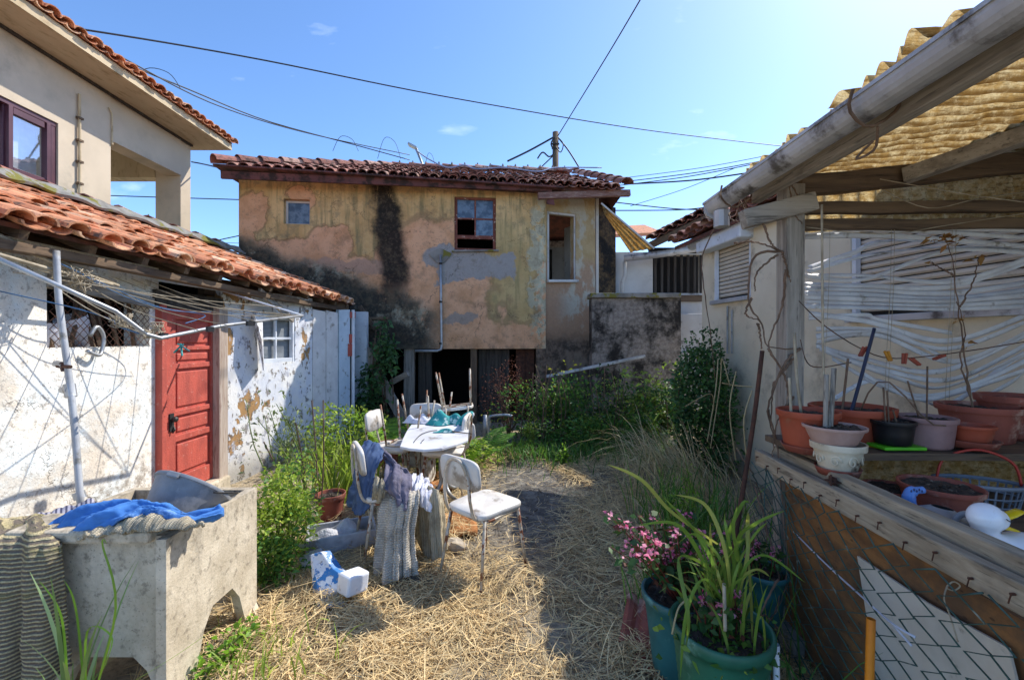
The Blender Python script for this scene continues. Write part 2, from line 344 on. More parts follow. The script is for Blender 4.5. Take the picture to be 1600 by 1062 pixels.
def f_flake():
    p=pos(); x,y,z=xyz(p); q=scl(p,(1,1,.7)); n=noise(q,2.6,8,.62); n3=noise(q,13,8,.7); c=mix(sm(noise(p,3,5),.4,.6),hx('ece9e4'),hx('d9dbe2'))
    lx=x+3.27-(y-4.75)*.253; 
    fl=sm(n+ (noise(q,9,6)-.5)*.35+ sm(y,4.8,5.5,.03,-.05),.565,.585); c=mix(fl,c,mix(n3,hx('c69a63'),hx('8d6a48')))
    e2=sm(n3,.57,.60); c=mix(e2*.8,c,hx('7a6f66')); e3=sm(noise(q,6,8,.7),.58,.60); c=mix(e3*.8,c,hx('b3b3bd'))
    c=mix(sm(z,.35,.0)*.6,c,hx('6c6350'))
    return c,n3*.3-fl*.6-e2*.5
M_flake=material('flaking_white_paint',f_flake,.85,bump=.9,bdist=.03)
M_panel=pm('white_wash_board','e6e2de','d5d0cc',3,.8,bump=.4,bs=20,c3='9c9288',t3=(.56,.7),s3=7)
M_palebl=pm('pale_blue_board','cfdbe4','bccbd6',3,.8,bump=.4,c3='8a8f90',t3=(.56,.66))
M_rend=pm('grey_beige_render','cdbca4','c2b29b',1.4,.92,bump=.35,bs=90,coord='p',c3='a59a88',t3=(.5,.75),s3=1.2)
M_soff=pm('soffit_plaster','c9b695','bda988',1.2,.9,bump=.3,bs=40,coord='p',c3='a18c6a',t3=(.5,.7),s3=4,stretch=(3,1,1))
M_rrend=pm('cream_house_render','e2d4ba','d5c6aa',1.6,.9,bump=.4,bs=70,coord='p',c3='a39682',t3=(.52,.7),s3=2.4)
M_annex=pm('white_painted_wall','c8c6c2','b5b2ae',1.5,.9,bump=.4,bs=60,coord='p',c3='77726c',t3=(.55,.7),s3=3)
def f_tile(c1,c2,c3,dirt,dt):
    def fn():
        p=pos(); i=isl(); c=mix(i,hx(c1),hx(c2)); j=MT('FRACT',i*7.31); c=mix(sm(j,.72,.86),c,hx(c3)); n=noise(p,9,8,.7)
        c=mix(sm(n,*dt),c,hx(dirt)); c=hsv(c,.5,1.,MT('FRACT',i*13.7)*.45+.75); return c,noise(p,50,5,.7)
    return fn
M_tile=material('orange_roof_tile',f_tile('d99a70','bf7652','eec09a','6b5142',(.50,.64)),.9,bump=.5)
M_tile2=material('red_brown_roof_tile',f_tile('a8705f','8c5a4c','c49a86','5a443c',(.46,.62)),.88,bump=.5)
M_tilebed=pm('tile_bedding','6f4133','4c3228',6,.95,bump=.5,c3='2b2420',coord='p')
M_mortar=pm('mossy_mortar','8d8a84','6f6c66',5,.95,bump=.8,bs=30,c3='6f6a2a',t3=(.53,.6),s3=4,coord='p')
def f_wood(c1,c2,cd,sc=(1,1,1),amt=.6):
    def fn():
        p=obc(); q=scl(p,sc); g=noise(q,22,6,.7,.3); c=mix(sm(g,.35,.65),hx(c1),hx(c2)); c=mix(sm(noise(q,60,4,.7),.56,.64)*amt,c,hx(cd)); c=mix(sm(noise(p,4,5),.55,.75)*.5,c,hx(cd)); return c,g
    return fn
def wood(n,c1,c2,cd,ax='x',r=.9,amt=.6): 
    s={'x':(.06,1,1),'y':(1,.06,1),'z':(1,1,.06)}[ax]; return material(n+'_'+ax,f_wood(c1,c2,cd,s,amt),r,bump=.6,bdist=.006)
M_greyw={a:wood('weathered_grey_wood','a59d92','7e766c','3b3631',a) for a in 'xyz'}
M_brownw={a:wood('old_brown_timber','75604a','57473a','251e18',a) for a in 'xyz'}
M_railw=wood('bleached_rail_wood','b5a68e','8f806a','4a4136','y')
M_darkw={a:wood('dark_old_planks','4c4640','332e2a','171513',a) for a in 'z'}
def f_ply():
    p=pos(); q=scl(p,(1,.12,1)); g=noise(q,14,6,.7,.6); c=mix(sm(g,.3,.7),hx('a67442'),hx('7f5632')); z=xyz(p)[2]
    c=mix(sm(noise(p,2.5,7,.7),.42,.62)*.85,c,mix(g,hx('6b5440'),hx('4c3a2b'))); c=mix(sm(voro(scl(p,(1,.5,1)),22),.12,.06)*.6,c,hx('2e2116')); return c,g
M_ply=material('weathered_plywood',f_ply,.85,bump=.5)
def f_redpaint():
    p=pos(); g=noise(scl(p,(1,1,.35)),9,6,.7); c=mix(sm(g,.35,.65),hx('c25848'),hx('a84c40')); c=mix(sm(noise(p,20,8,.75),.60,.64)*.8,c,hx('c98f80')); c=mix(sm(noise(scl(p,(1,.5,2.5)),12,8,.75),.62,.65)*.8,c,hx('5c261f')); return c,g+noise(p,70,3)
M_red=material('peeling_red_paint',f_redpaint,.65,bump=.5)
M_fascia=pm('faded_maroon_paint','6e4440','583634',3,.9,bump=.5,bs=20,c3='33241f',t3=(.46,.6),s3=5,coord='p')
M_winwood=pm('worn_window_wood','7e4636','663528',6,.75,bump=.4,c3='b8a898',t3=(.57,.62),s3=14)
M_upvc=pm('plum_window_profile','59323c','4d2932',4,.45,bump=.05)
def glassm(name,col,rough=.05,spec=.9):
    return material(name,lambda:(hx(col),None),rough,spec=spec)
M_glass=material('window_glass',lambda:(mix(sm(noise(pos(),1.2,3),.4,.6),hx('8fa0b4'),hx('c9d3de')),None),.06,metal=.55)  # pale noise in the colour imitates reflected sky and curtain
M_glassd=material('dusty_glass',lambda:(mix(sm(noise(pos(),6,5),.4,.6),hx('47525e'),hx('6b7680')),None),.25,metal=.3)
def clearm():
    m=bpy.data.materials.new('clear_glass'); m.use_nodes=True; nt=m.node_tree; NTR[0]=nt; nt.nodes.clear(); out=nd('ShaderNodeOutputMaterial'); t=nd('ShaderNodeBsdfTransparent'); g=nd('ShaderNodeBsdfGlossy'); g.inputs['Roughness'].default_value=.02; g.inputs[0].default_value=(.9,.93,1,1); mx=nd('ShaderNodeMixShader'); mx.inputs[0].default_value=.38
    nt.links.new(t.outputs[0],mx.inputs[1]); nt.links.new(g.outputs[0],mx.inputs[2]); nt.links.new(mx.outputs[0],out.inputs[0]); return m
M_clear=clearm()
M_curt=pm('white_net_curtain','f0f2f6','dde2ea',6,.9,bump=.2,trans=.3)
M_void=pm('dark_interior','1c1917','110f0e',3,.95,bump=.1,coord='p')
M_roomw=pm('pale_room_wall','d8d3cb','c7c1b8',2,.9,bump=.2,coord='p',c3='9a948c',t3=(.58,.7))
M_metal=pm('galvanised_metal','b4b6b8','9a9c9e',5,.45,metal=.6,bump=.15,c3='77706a',t3=(.57,.7))
M_zinc=pm('weathered_zinc','c6c6c8','a6a6a9',4,.5,metal=.25,bump=.3,bs=25,c3='5f5a56',t3=(.52,.68),s3=6,coord='p')
M_whitep=pm('white_painted_metal','e2e6ec','d0d4da',4,.45,bump=.1,c3='9a9a9a',t3=(.6,.72))
M_rustpaint=pm('rusty_white_paint','cdc3b4','a8977f',7,.6,bump=.4,bs=80,c3='7c4626',t3=(.50,.56),s3=12)
M_rust=pm('rust','5a3626','3c251b',14,.85,bump=.5)
M_cable=pm('black_cable','22242a','16171b',3,.6,bump=.0)
M_iron=pm('dark_iron','2c2b2a','1b1a1a',6,.6,bump=.2)
def f_conc():
    p=pos(); x,y,z=xyz(p); n=noise(p,3,8,.7); n3=noise(p,20,8,.7); c=mix(sm(n,.35,.65),hx('dccfb8'),hx('b9ab93')); c=mix(sm(n3,.52,.66)*.7,c,hx('7d7263')); c=mix(sm(noise(scl(p,(5,5,.6)),1.6,6),.5,.7)*.5,c,hx('837a6c'))
    c=mix(sm(z,.55,.75)*.35*sm(n3,.4,.6),c,hx('5e564a')); c=mix(sm(noise(p,90,3,.7),.62,.68)*.6,c,hx('60574c')); return c,n3+noise(p,70,4)*.7
M_conc=material('old_wash_tank_concrete',f_conc,.95,bump=.4,bdist=.012)
# ---------------- ground ----------------
gm=MB()
def gz(x,y): return .025*math.sin(x*1.7+y*.9)+.02*math.sin(x*3.1-y*2.3)+.012*math.sin(x*7+y*5.3)
gm.grid(lambda u,v:((u-.5)*16,-2+v*16,gz((u-.5)*16,-2+v*16)-.02),160,160)
o=gm.build('ground',M_ground,smooth=True); o['kind']='structure'
o=MB().add([(-400,-400,-.12),(400,-400,-.12),(400,400,-.12),(-400,400,-.12)],[(0,1,2,3)]).build('terrain',M_ground); o['kind']='structure'
# ---------------- roofs ----------------
def tiled(name,mat,parent,O,U,V,nu,nv,w=.22,l=.36,inside=None,r=.085,jit=.012,pan=True,lift=0):
    """barrel tiles: O eave corner, U along eave (unit), V up the slope (unit)"""
    O=Vector(O);U=Vector(U).normalized();V=Vector(V).normalized();N=U.cross(V).normalized()
    if N.z<0: N=-N
    mb=MB(); K=6
    for i in range(nu):
        for j in range(nv):
            u=(i+.5)*w; v=j*l
            if inside and not inside(u,v+l*.5): continue
            ju=random.uniform(-jit,jit); jn=random.uniform(-jit,jit)*.5; jv=random.uniform(-jit,jit)*2.2; tilt=random.uniform(-.05,.05)
            for kind in ((0,1) if pan else (0,)):
                vs=[]; uo=u+ju+(w/2 if kind else 0); th=.014
                for (vv,rr,h) in ((v+jv-.03,r*1.08,.022),(v+jv+l+.03,r*.86,0.0)):
                    for t in (0,1):
                        for k in range(K+1):
                            a=math.pi*k/K; q=rr-(th if t else 0)
                            du=math.cos(a)*q*1.15; dn=math.sin(a)*q*.85
                            if kind: dn=.03-dn*.7+ .0; 
                            else: dn=dn+.035
                            dn+=h+jn+lift+du*tilt
                            vs.append(O+U*(uo+du)+V*vv+N*dn)
                n=K+1; fs=[]
                for k in range(K):
                    fs.append((k,k+1,2*n+k+1,2*n+k)); fs.append((n+k+1,n+k,3*n+k,3*n+k+1)); fs.append((k+1,k,n+k,n+k+1))
                fs+=[(0,2*n,3*n,n),(K,n+K,3*n+K,2*n+K)]
                mb.add(vs,fs)
    return mb.build(name,mat,parent,smooth=False)
def ridge_tiles(mb,a,b,r=.11,l=.38):
    a=Vector(a);b=Vector(b);L=(b-a).length;n=max(1,int(L/l));d=(b-a)/n;U=d.normalized().cross(Vector((0,0,1))).normalized();N=U.cross(d.normalized())
    if N.z<0:N=-N
    K=7
    for i in range(n):
        vs=[]
        for (t,rr,h) in ((-.06,r*1.1,.02),(1.02,r*.88,0)):
            for q in (0,.016):
                for k in range(K+1):
                    an=math.pi*k/K; vs.append(a+d*(i+t)+U*math.cos(an)*(rr-q)+N*(math.sin(an)*(rr-q)*.9+h+random.uniform(-.003,.003)))
        n_=K+1;fs=[]
        for k in range(K): fs+=[(k,k+1,2*n_+k+1,2*n_+k),(n_+k+1,n_+k,3*n_+k,3*n_+k+1),(k+1,k,n_+k,n_+k+1)]
        mb.add(vs,fs)
# ---------------- derelict house ----------------
A=Vector((-4.956,7.777,0)); B=Vector((.66,8.4,0)); hd=(B-A).normalized(); hn=Vector((-hd.y,hd.x,0))
house=thing('derelict_house','two storey derelict house with peeling ochre and peach plaster under a red tiled roof','house',A)
def fu(px): return uof(A,FP(px,0))
def fz(px,py): return FP(px,py).z
mb=MB(); zt=4.62
wall_holes(mb,A,B,1.43,zt,.35,[(fu(443),fu(484),fz(463,350),fz(463,311)),(fu(710),fu(775),fz(742,391),fz(742,308))])
wall_holes(mb,A,A+hd*fu(556),-.3,1.43,.35)
mb.build('facade_wall',M_fac,house)
# pillars and jambs of the ground floor
mb=MB(); pa=FP(838,545); pb=FP(853,545); mb.box(((pa.x+pb.x)/2,pa.y+.16,.57),(.19,.30,1.72)); mb.build('brick_pillar',M_fac2,house,bevel=.01)
for a,b,m in ((629,645,M_greyw['z']),(734,744,M_brownw['z'])):
    mb=MB(); pa=FP(a,0);pb=FP(b,0); mb.bar(((pa.x+pb.x)/2,pa.y+.12,-.2),((pa.x+pb.x)/2+.01,pa.y+.12,1.43),pb.x-pa.x,.12,(0,1,0)); mb.build('door_post',m,house,bevel=.004)
for a,b,n_,m in ((746,796,4,M_darkw['z']),(649,672,2,M_darkw['z']),(806,836,2,M_rust)):
    mb=MB(); pa=FP(a,0);pb=FP(b,0); w_=(pb.x-pa.x)/n_
    for i in range(n_): mb.box((pa.x+w_*(i+.5),pa.y+.25+random.uniform(0,.01),.6),(w_-.008,.03,1.62))
    mb.build('plank_door',m,house)
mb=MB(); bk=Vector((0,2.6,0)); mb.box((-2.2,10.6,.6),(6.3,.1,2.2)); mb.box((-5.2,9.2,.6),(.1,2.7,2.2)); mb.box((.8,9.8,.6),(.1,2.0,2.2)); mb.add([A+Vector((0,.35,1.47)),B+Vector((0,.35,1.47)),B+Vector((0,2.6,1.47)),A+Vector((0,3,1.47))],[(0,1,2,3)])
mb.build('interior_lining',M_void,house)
# upper storey side and back walls
mb=MB(); wall_holes(mb,(A.x,13.2),(A.x,A.y+.35),-.3,zt,.3); wall_holes(mb,(2.0,13.4),(A.x,13.2),-.3,zt,.3); 
mb.build('side_wall',M_low,house)
# wing
W0=Vector((.665,8.47,0)); W1=P(930,0,8.85); W1.z=0; wd=(W1-W0).normalized()
def wu(px): 
    r=(px-800)/F; # W0+wd*t : x=r*y
    return (r*W0.y-W0.x)/(wd.x-r*wd.y)
def WG(px,py):
    q=W0+wd*wu(px); return P(px,py,q.y)
mb=MB(); wall_holes(mb,W0,W1,-.3,4.62,.25,[(max(wu(855),.03),wu(900),WG(878,438).z,WG(878,332).z)]); mb.build('wing_wall',M_fac2,house)
mb=MB(); a=WG(855,438);b=WG(902,438); mb.bar(a+Vector((-.0,-.03,-.02)),b+Vector((0,-.03,-.02)),.12,.05); mb.build('window_sill',M_annex,house,bevel=.005)
mb=MB(); a0=W0+wd*max(wu(855),.03);b0=W0+wd*wu(900); z0=WG(878,438).z;z1=WG(878,332).z
for (q,qq) in (((a0.x+.02,a0.y+.05,z0),(a0.x+.02,a0.y+.05,z1)),((b0.x-.02,b0.y+.05,z0),(b0.x-.02,b0.y+.05,z1)),((a0.x,a0.y+.05,z1-.02),(b0.x,b0.y+.05,z1-.02))): mb.bar(q,qq,.04,.05,(0,1,0))
mb.build('window_frame',M_annex,house)
# pale room behind the wing window, open to the sky at the back
mb=MB(); zf=z0-.5
mb.box((.55,9.7,3.55),(.06,2.2,2.2)); mb.box((1.15,10.9,3.2),(1.2,.06,1.5)); mb.box((1.78,9.9,3.5),(.06,1.9,2.1)); mb.box((1.2,9.98,zf),(1.1,1.9,.06)); mb.build('room_wall',M_roomw,house)
mb=MB(); mb.box((1.45,9.75,3.35),(.05,.85,1.75),Matrix.Rotation(R(28),3,'Z')); mb.build('room_door',M_roomw,house,bevel=.01)
mb=MB(); mb.box((.86,10.82,3.2),(.3,.05,1.35)); mb.build('room_cupboard',M_darkw['z'],house,bevel=.01)
# sooty side wall to the right of the wing
mb=MB(); s0=P(924,0,9.1); s1=P(962,0,9.4); wall_holes(mb,(s0.x,s0.y),(s1.x,s1.y),0,4.5,.3); mb.build('rear_wall',M_soot,house)
# house roof
EL0=Vector((-5.10,7.50,4.60)); ER0=Vector((2.15,8.30,4.50))
eu=(ER0-EL0).normalized(); RL=Vector((-2.9,10.5,5.74)); RR_=Vector((1.5,11.0,5.80)); BL=Vector((-5.2,13.6,4.6)); BR=Vector((2.2,14.0,4.5))
mb=MB(); d=Vector((0,0,-.07)); pts=[EL0,ER0,RR_,RL,BL,BR]; mb.add(pts+[p+d for p in pts],[(0,1,2,3),(3,2,5,4),(0,3,4),(1,5,2),(6,9,8,7),(9,10,11,8),(6,10,9),(7,8,11),(0,6,7,1),(1,7,11,5),(5,11,10,4),(4,10,6,0)]); mb.build('roof_deck',M_tilebed,house)
sv=(RL+(RR_-RL)*.5)-(EL0+(ER0-EL0)*.6); sv=sv-eu*sv.dot(eu); SLn=sv.length; sv.normalize()
uL=(RL-EL0).dot(eu); uR=(RR_-EL0).dot(eu); LT=(ER0-EL0).length
ins=lambda u,v:(u>uL*v/SLn+.02) and (u<LT-(LT-uR)*v/SLn) and v<SLn
roofp=tiled('roof_tile',M_tile2,house,EL0+sv*-.06,eu,sv,int(LT/.18)+1,int(SLn/.34)+1,.18,.34,ins,.074,.018)
mb=MB(); ridge_tiles(mb,EL0+Vector((-.05,-.05,.08)),RL+Vector((0,0,.08)),.13); ridge_tiles(mb,RL+Vector((0,0,.08)),RR_+Vector((0,0,.08)),.12); ridge_tiles(mb,ER0+Vector((0.05,-.05,.08)),RR_+Vector((0,0,.08)),.13); mb.build('ridge_cap',M_tile2,house)
for i in range(14):
    mb=MB(); q=RL.lerp(RR_,(i+.5)/14)+Vector((0,-.05,.12)); mb.lathe(q,[(.05,0),(.035,.05),(.012,.12)],6,cap1=True); mb.build('ridge_finial',M_mortar,house)
g0=P(345,275,7.40);g1=P(862,296,8.18)
mb=MB(); mb.bar(g0+Vector((0.02,-.02,0.01)),g1+Vector((0,-.02,0.01)),.05,.13,(0,0,1)); mb.bar(EL0+Vector((0,0,-.03)),ER0+Vector((-1.2,0,-.03)),.5,.03); mb.build('fascia_board',M_fascia,house,bevel=.006)
g2=P(762,322,8.15);g3=P(985,300,8.45); g2=P(765,320,8.12); g3=P(984,303,8.35)
mb=MB(); mb.bar(P(766,319,8.1).lerp(P(868,296,8.2),.0)+Vector((.9,0,.15)),P(984,302,8.35),.09,.12,(0,0,1),seg=4,wob=.008); mb.build('eave_beam',wood('flaky_eave_beam','8b6a5c','6d4c42','b9aaa0','x'),house,bevel=.006)
mb=MB(); q=P(862,300,8.13); mb.add([q,q+Vector((.06,0,-.25)),q+Vector((-.1,.02,-.22)),q+Vector((-.08,0,.05))],[(0,1,2,3)]); mb.build('broken_eave_board',M_fascia,house,solid=.02)
# small window, sash window
def sashwin(px0,px1,py0,py1,name,inset,cols,rows,matf,matg,fr=.05,missing=(),mid=.03):
    a=FP(px0,py1)+hn*inset; b=FP(px1,py0)+hn*inset; d=hd; L=(b.xy-a.xy).length; z0,z1=a.z,b.z; a0=Vector((a.x,a.y,0))
    q=lambda u,z:a0+d*u+Vector((0,0,z)); mb=MB()
    mb.bar(q(fr/2,z0),q(fr/2,z1),fr,fr,d); mb.bar(q(L-fr/2,z0),q(L-fr/2,z1),fr,fr,d); mb.bar(q(fr,z1-fr/2),q(L-fr,z1-fr/2),fr,fr); mb.bar(q(fr,z0+fr/2),q(L-fr,z0+fr/2),fr,fr)
    w=mb.build(name,matf,house,bevel=.004)
    return w,q,L,z0,z1
w,q,L,z0,z1=sashwin(443,484,312,350,'small_window',.12,1,1,M_annex,M_glassd,.04)
mb=MB(); mb.add([q(.04,z0+.04),q(L-.04,z0+.04),q(L-.04,z1-.04),q(.04,z1-.04)],[(0,1,2,3)]); g=mb.build('pane',M_glassd,w,solid=.006)
mb=MB(); mb.add([q(-.12,z0-.04)-hn*.125,q(L+.06,z0-.04)-hn*.125,q(L+.06,z0)-hn*.13,q(-.12,z0)-hn*.13],[(0,1,2,3)]); 
w,q,L,z0,z1=sashwin(710,775,308,391,'sash_window',.07,2,2,M_winwood,M_glassd,.055)
zs=z0+(z1-z0)*.26; zm=z0+(z1-z0)*.60
mb=MB(); mb.bar(q(.05,zs),q(L-.05,zs),.05,.07); mb.bar(q(.05,zm),q(L-.05,zm),.03,.03); mb.bar(q(L/2,zs+.03),q(L/2,z1-.05),.03,.03,hd); mb.build('sash',M_winwood,w,bevel=.003)
mb=MB()
for (u0,u1,a,b) in ((.055,L/2-.015,zm+.015,z1-.055),(L/2+.015,L-.055,zm+.015,z1-.055),(L/2+.015,L-.055,zs+.035,zm-.015)): mb.add([q(u0,a),q(u1,a),q(u1,b),q(u0,b)],[(0,1,2,3)])
mb.build('pane',M_glassd,w,solid=.004)
mb=MB(); a=FP(438,310);b=FP(490,352)
# dark rooms behind both windows
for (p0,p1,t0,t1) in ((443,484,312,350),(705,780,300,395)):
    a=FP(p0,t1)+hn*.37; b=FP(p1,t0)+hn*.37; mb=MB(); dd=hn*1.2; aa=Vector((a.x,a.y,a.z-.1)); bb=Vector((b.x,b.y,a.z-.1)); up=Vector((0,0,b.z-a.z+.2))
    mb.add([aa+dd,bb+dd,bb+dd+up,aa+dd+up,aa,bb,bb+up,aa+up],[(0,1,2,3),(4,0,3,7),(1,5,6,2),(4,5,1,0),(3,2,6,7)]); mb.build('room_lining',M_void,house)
mb=MB(); a=FP(706,393);b=FP(779,392); mb.bar(a-hn*.01,b-hn*.01,.10,.03); mb.build('window_sill',M_mortar,house,bevel=.004)
# broken wall opening at the lower left, rough lintel
mb=MB(); a=FP(565,497,.02);b=FP(606,497,.02); mb.bar(a,b,.05,.04); mb.bar(FP(566,498,.02),FP(566,540,.02),.03,.03,(0,1,0)); mb.build('vent_frame',M_brownw['x'],house)
# downpipe on the facade
dp=thing('drain_pipe','thin grey downpipe with bent foot and round cement patch on the facade','pipe',FP(690,545,.1))
mb=MB(); mb.tube([FP(688,398,.06),FP(689,470,.06),FP(690,540,.06),FP(689,546,.07),FP(683,548,.08),FP(648,548,.09)],.024,8); mb.build('pipe',M_metal,dp,smooth=True)
for py in (410,470,535): mb=MB(); mb.tube([FP(688.5,py,.06),FP(688.5,py+3,.06)],.032,8); mb.build('bracket',M_iron,dp)
mb=MB(); c=FP(688,400,.012); mb.add([c+hd*(.19*math.cos(a)*(1+.2*math.sin(3*a)))+Vector((0,0,.13*math.sin(a)*(1+.15*math.cos(4*a)))) for a in [i*math.pi/10 for i in range(20)]],[tuple(range(20))]); mb.build('cement_collar',M_mortar,dp,solid=.04)
# ---------------- low wall, annex ----------------
lw=thing('garden_wall','mouldy black and grey rendered wall with concrete coping beside the derelict house','wall',P(1000,531,8.0)*1.0)
mb=MB(); a=P(925,0,8.0);b=P(1064,0,8.0); zt_=H+73/F*8; wall_holes(mb,(a.x,a.y),(b.x,b.y),-.2,zt_-.1,.3); mb.build('wall_body',M_low,lw)
mb=MB(); mb.box(((a.x+P(1063,0,8).x)/2-.02,8.13,zt_-.045),(b.x-a.x+.02,.4,.09)); mb.build('coping',M_mortar,lw,bevel=.015)
an=thing('back_house','small white painted house behind the mouldy wall with a barred dark opening and gutter','house',P(1030,531,9.5))
mb=MB(); a=P(962,0,9.5);b=P(1110,0,9.5); wall_holes(mb,(a.x,a.y),(b.x,b.y),0,H+135/F*9.5,.2,[(uof(a,P(1020,0,9.5)),uof(a,P(1097,0,9.5)),P(0,458,9.5).z,P(0,398,9.5).z)]); mb.build('front_wall',M_annex,an)
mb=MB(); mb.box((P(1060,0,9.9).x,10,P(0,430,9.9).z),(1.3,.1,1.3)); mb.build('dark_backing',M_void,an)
mb=MB()
for i in range(8): mb.box((P(1024+i*10.2,0,9.53).x,9.53,P(0,428,9.5).z),(.05,.04,.86))
mb.build('grille',M_darkw['z'],an)
mb=MB(); mb.box((P(1080,0,9.45).x,9.45,P(0,466,9.45).z),(.5,.04,.14)); mb.build('wood_panel',M_brownw['x'],an,bevel=.004)
mb=MB(); mb.tube([P(975,404,9.2),P(1040,396,9.0),P(1099,386,8.8)],.075,10); mb.build('gutter',M_zinc,an,smooth=True)
mb=MB(); mb.tube([P(976,408,9.3),P(976,430,9.35),P(972,440,9.4),P(972,470,9.4)],.04,8); mb.build('downpipe',M_annex,an,smooth=True)
mb=MB(); mb.box((P(1082,0,8.6).x,8.75,.35),(.55,.4,1.3)); mb.box((P(1082,0,8.8).x,8.95,1.1),(.55,.35,.5)); mb.box((P(1082,0,8.9).x,9.1,1.7),(.6,.3,.9)); mb.build('white_step',M_annex,an,bevel=.02)
# ---------------- right house ----------------
rh=thing('cream_house','cream rendered single storey house along the right with roller shutters','house',(2.8,4,0))
c0=RP(1097,0); y1=.2
mb=MB(); 
def ru(px): return uof(RP(1097,0),RP(px,0))
s1=(ru(1115),ru(1173),RP(1115,471).z,RP(1115,392).z); s2=(ru(1329),ru(1640),1.79,2.50)
wall_holes(mb,(c0.x,c0.y),(3.26-.1*y1,y1),-.2,2.92,.3,[s1,s2]); 
mb.add([(c0.x,c0.y,-.2),(c0.x+2.5,c0.y+.4,-.2),(c0.x+2.5,c0.y+.4,2.92),(c0.x,c0.y,2.92)],[(0,1,2,3)]); mb.build('wall',M_rrend,rh)
rdir=(Vector((3.26-.1*y1,y1,0))-Vector((c0.x,c0.y,0))).normalized(); rn=Vector((-rdir.y,rdir.x,0)) # into wall
M_shut=pm('roller_shutter_slats','d9cfc0','cbbfae',3,.5,bump=.05,c3='a89a86',t3=(.6,.75))
for (u0,u1,z0,z1) in (s1,s2):
    w=MB(); q=lambda u,z,o=0:Vector((c0.x,c0.y,0))+rdir*u+Vector((0,0,z))+rn*o
    w.add([q(u0,z0,.10),q(u1,z0,.10),q(u1,z1,.10),q(u0,z1,.10)],[(0,1,2,3)]); so=w.build('roller_shutter',M_iron,rh)
    sl_=MB(); n_=int((z1-z0)/.052)
    for i in range(n_):
        za=z0+.045+i*(z1-z0-.045)/n_; hh=(z1-z0-.045)/n_-.008
        pr=[(0,.075),(hh*.3,.058),(hh*.7,.058),(hh,.075)]
        vs=[q(u0,za+a,o_) for a,o_ in pr]+[q(u1,za+a,o_) for a,o_ in pr]; sl_.add(vs,[(0,4,5,1),(1,5,6,2),(2,6,7,3)])
    sl_.build('slat',M_shut,so)
    fr=MB(); fr.bar(q(u0,z0-.02,-.02),q(u1,z0-.02,-.02),.08,.05); fr.build('shutter_sill',M_zinc,so,bevel=.004)
    fr=MB(); fr.bar(q(u0+.02,z0,.03),q(u0+.02,z1,.03),.04,.05,(0,1,0)); fr.build('guide_rail',M_whitep,so); fr=MB(); fr.bar(q(u1-.02,z0,.03),q(u1-.02,z1,.03),.04,.05,(0,1,0)); fr.build('guide_rail',M_whitep,so)
mb=MB(); mb.bar(q(s1[0]-.15,s1[3]+.07,-.07),q(s1[1]+.05,s1[3]+.07,-.07),.2,.16); mb.build('shutter_box',M_whitep,rh,bevel=.02)
mb=MB(); 
for px,a,b in ((1139,478,552),(1146,484,552)): mb.tube([RP(px,a,.02),RP(px,b,.02)],.010,6)
mb.build('conduit',M_metal,rh)
mb=MB(); mb.tube([q(-.1,2.95,-.09),q(1.9,2.93,-.09)],.085,10); mb.build('gutter',M_whitep,rh,smooth=True)
# tiled roof of the cream house, eave over the wall, rake facing the yard's far end
E0=Vector((c0.x-.25,c0.y+.35,2.98)); EU=Vector((.1,-1,0)).normalized(); EV=Vector((1,.1,.33)).normalized()
tiled('roof_tile',M_tile2,rh,E0+Vector((0,.1,.05)),EU,EV,26,6,.215,.36,None,.09,.014)
mb=MB(); a=E0;b=E0+EU*5.6; t=EV*2.2; mb.add([a,b,b+t,a+t,a-Vector((0,0,.05)),b-Vector((0,0,.05)),b+t-Vector((0,0,.05)),a+t-Vector((0,0,.05))],[(0,1,2,3),(7,6,5,4),(0,4,5,1),(3,2,6,7),(0,3,7,4),(1,5,6,2)]); mb.build('roof_deck',M_tilebed,rh)
# tiled rake of the back house roof beyond
r0=P(1012,378,9.0); r1=P(1190,290,7.2)
rb=thing('back_roof','low red tiled roof slope over the barred opening behind the cream house','roof',r0)
U=(P(1175,296,7.4)-P(1012,376,9.0)); V=Vector((.9,1.2,.55)); tiled('roof_tile',M_tile2,rb,r0,U,V,14,5,.21,.36,None,.09,.014)
Un=U.normalized();Vn=V.normalized(); mb=MB(); a=r0-Vector((0,0,.02)); b=a+Un*3.0; t=Vn*1.8; e=Vector((0,0,-.16)); mb.add([a,b,b+t,a+t,a+e,b+e,b+t+e,a+t+e],[(0,1,2,3),(7,6,5,4),(0,4,5,1),(3,2,6,7),(0,3,7,4),(1,5,6,2)]); mb.build('roof_deck',M_brownw['x'],rb)
# far red tiled roof edge between the walls
fr_=thing('distant_house','distant house with pale wall and red roof seen in the gap beside the sooty wall','house',P(975,400,16))
mb=MB(); mb.box(P(985,400,16)+Vector((0,1,-1.6)),(1.6,1.5,3.6)); mb.build('wall',M_annex,fr_)
mb=MB(); c=P(985,372,15.6); mb.poly([c+Vector((-1.0,0,0)),c+Vector((1.2,0,.1)),c+Vector((1.0,1.6,.8)),c+Vector((-.8,1.6,.7))],(0,0,.12)); mb.build('roof',M_tile,fr_)
# ---------------- neighbouring house on the left ----------------
lh=thing('neighbour_house','grey beige rendered upper storey with corner balcony under a tiled eave','house',(-6.2,6,0))
p0=LP(173,0); zs=5.42
def lu(px): return uof((p0.x,p0.y),LP(px,0))
L0=Vector((p0.x,p0.y,0)); ld=Vector((.03,-1,0)).normalized(); ln=Vector((-ld.y,ld.x,0)); ln=-ln if ln.x>0 else ln
q=lambda u,z,o=0:L0+ld*u+Vector((0,0,z))-ln*o
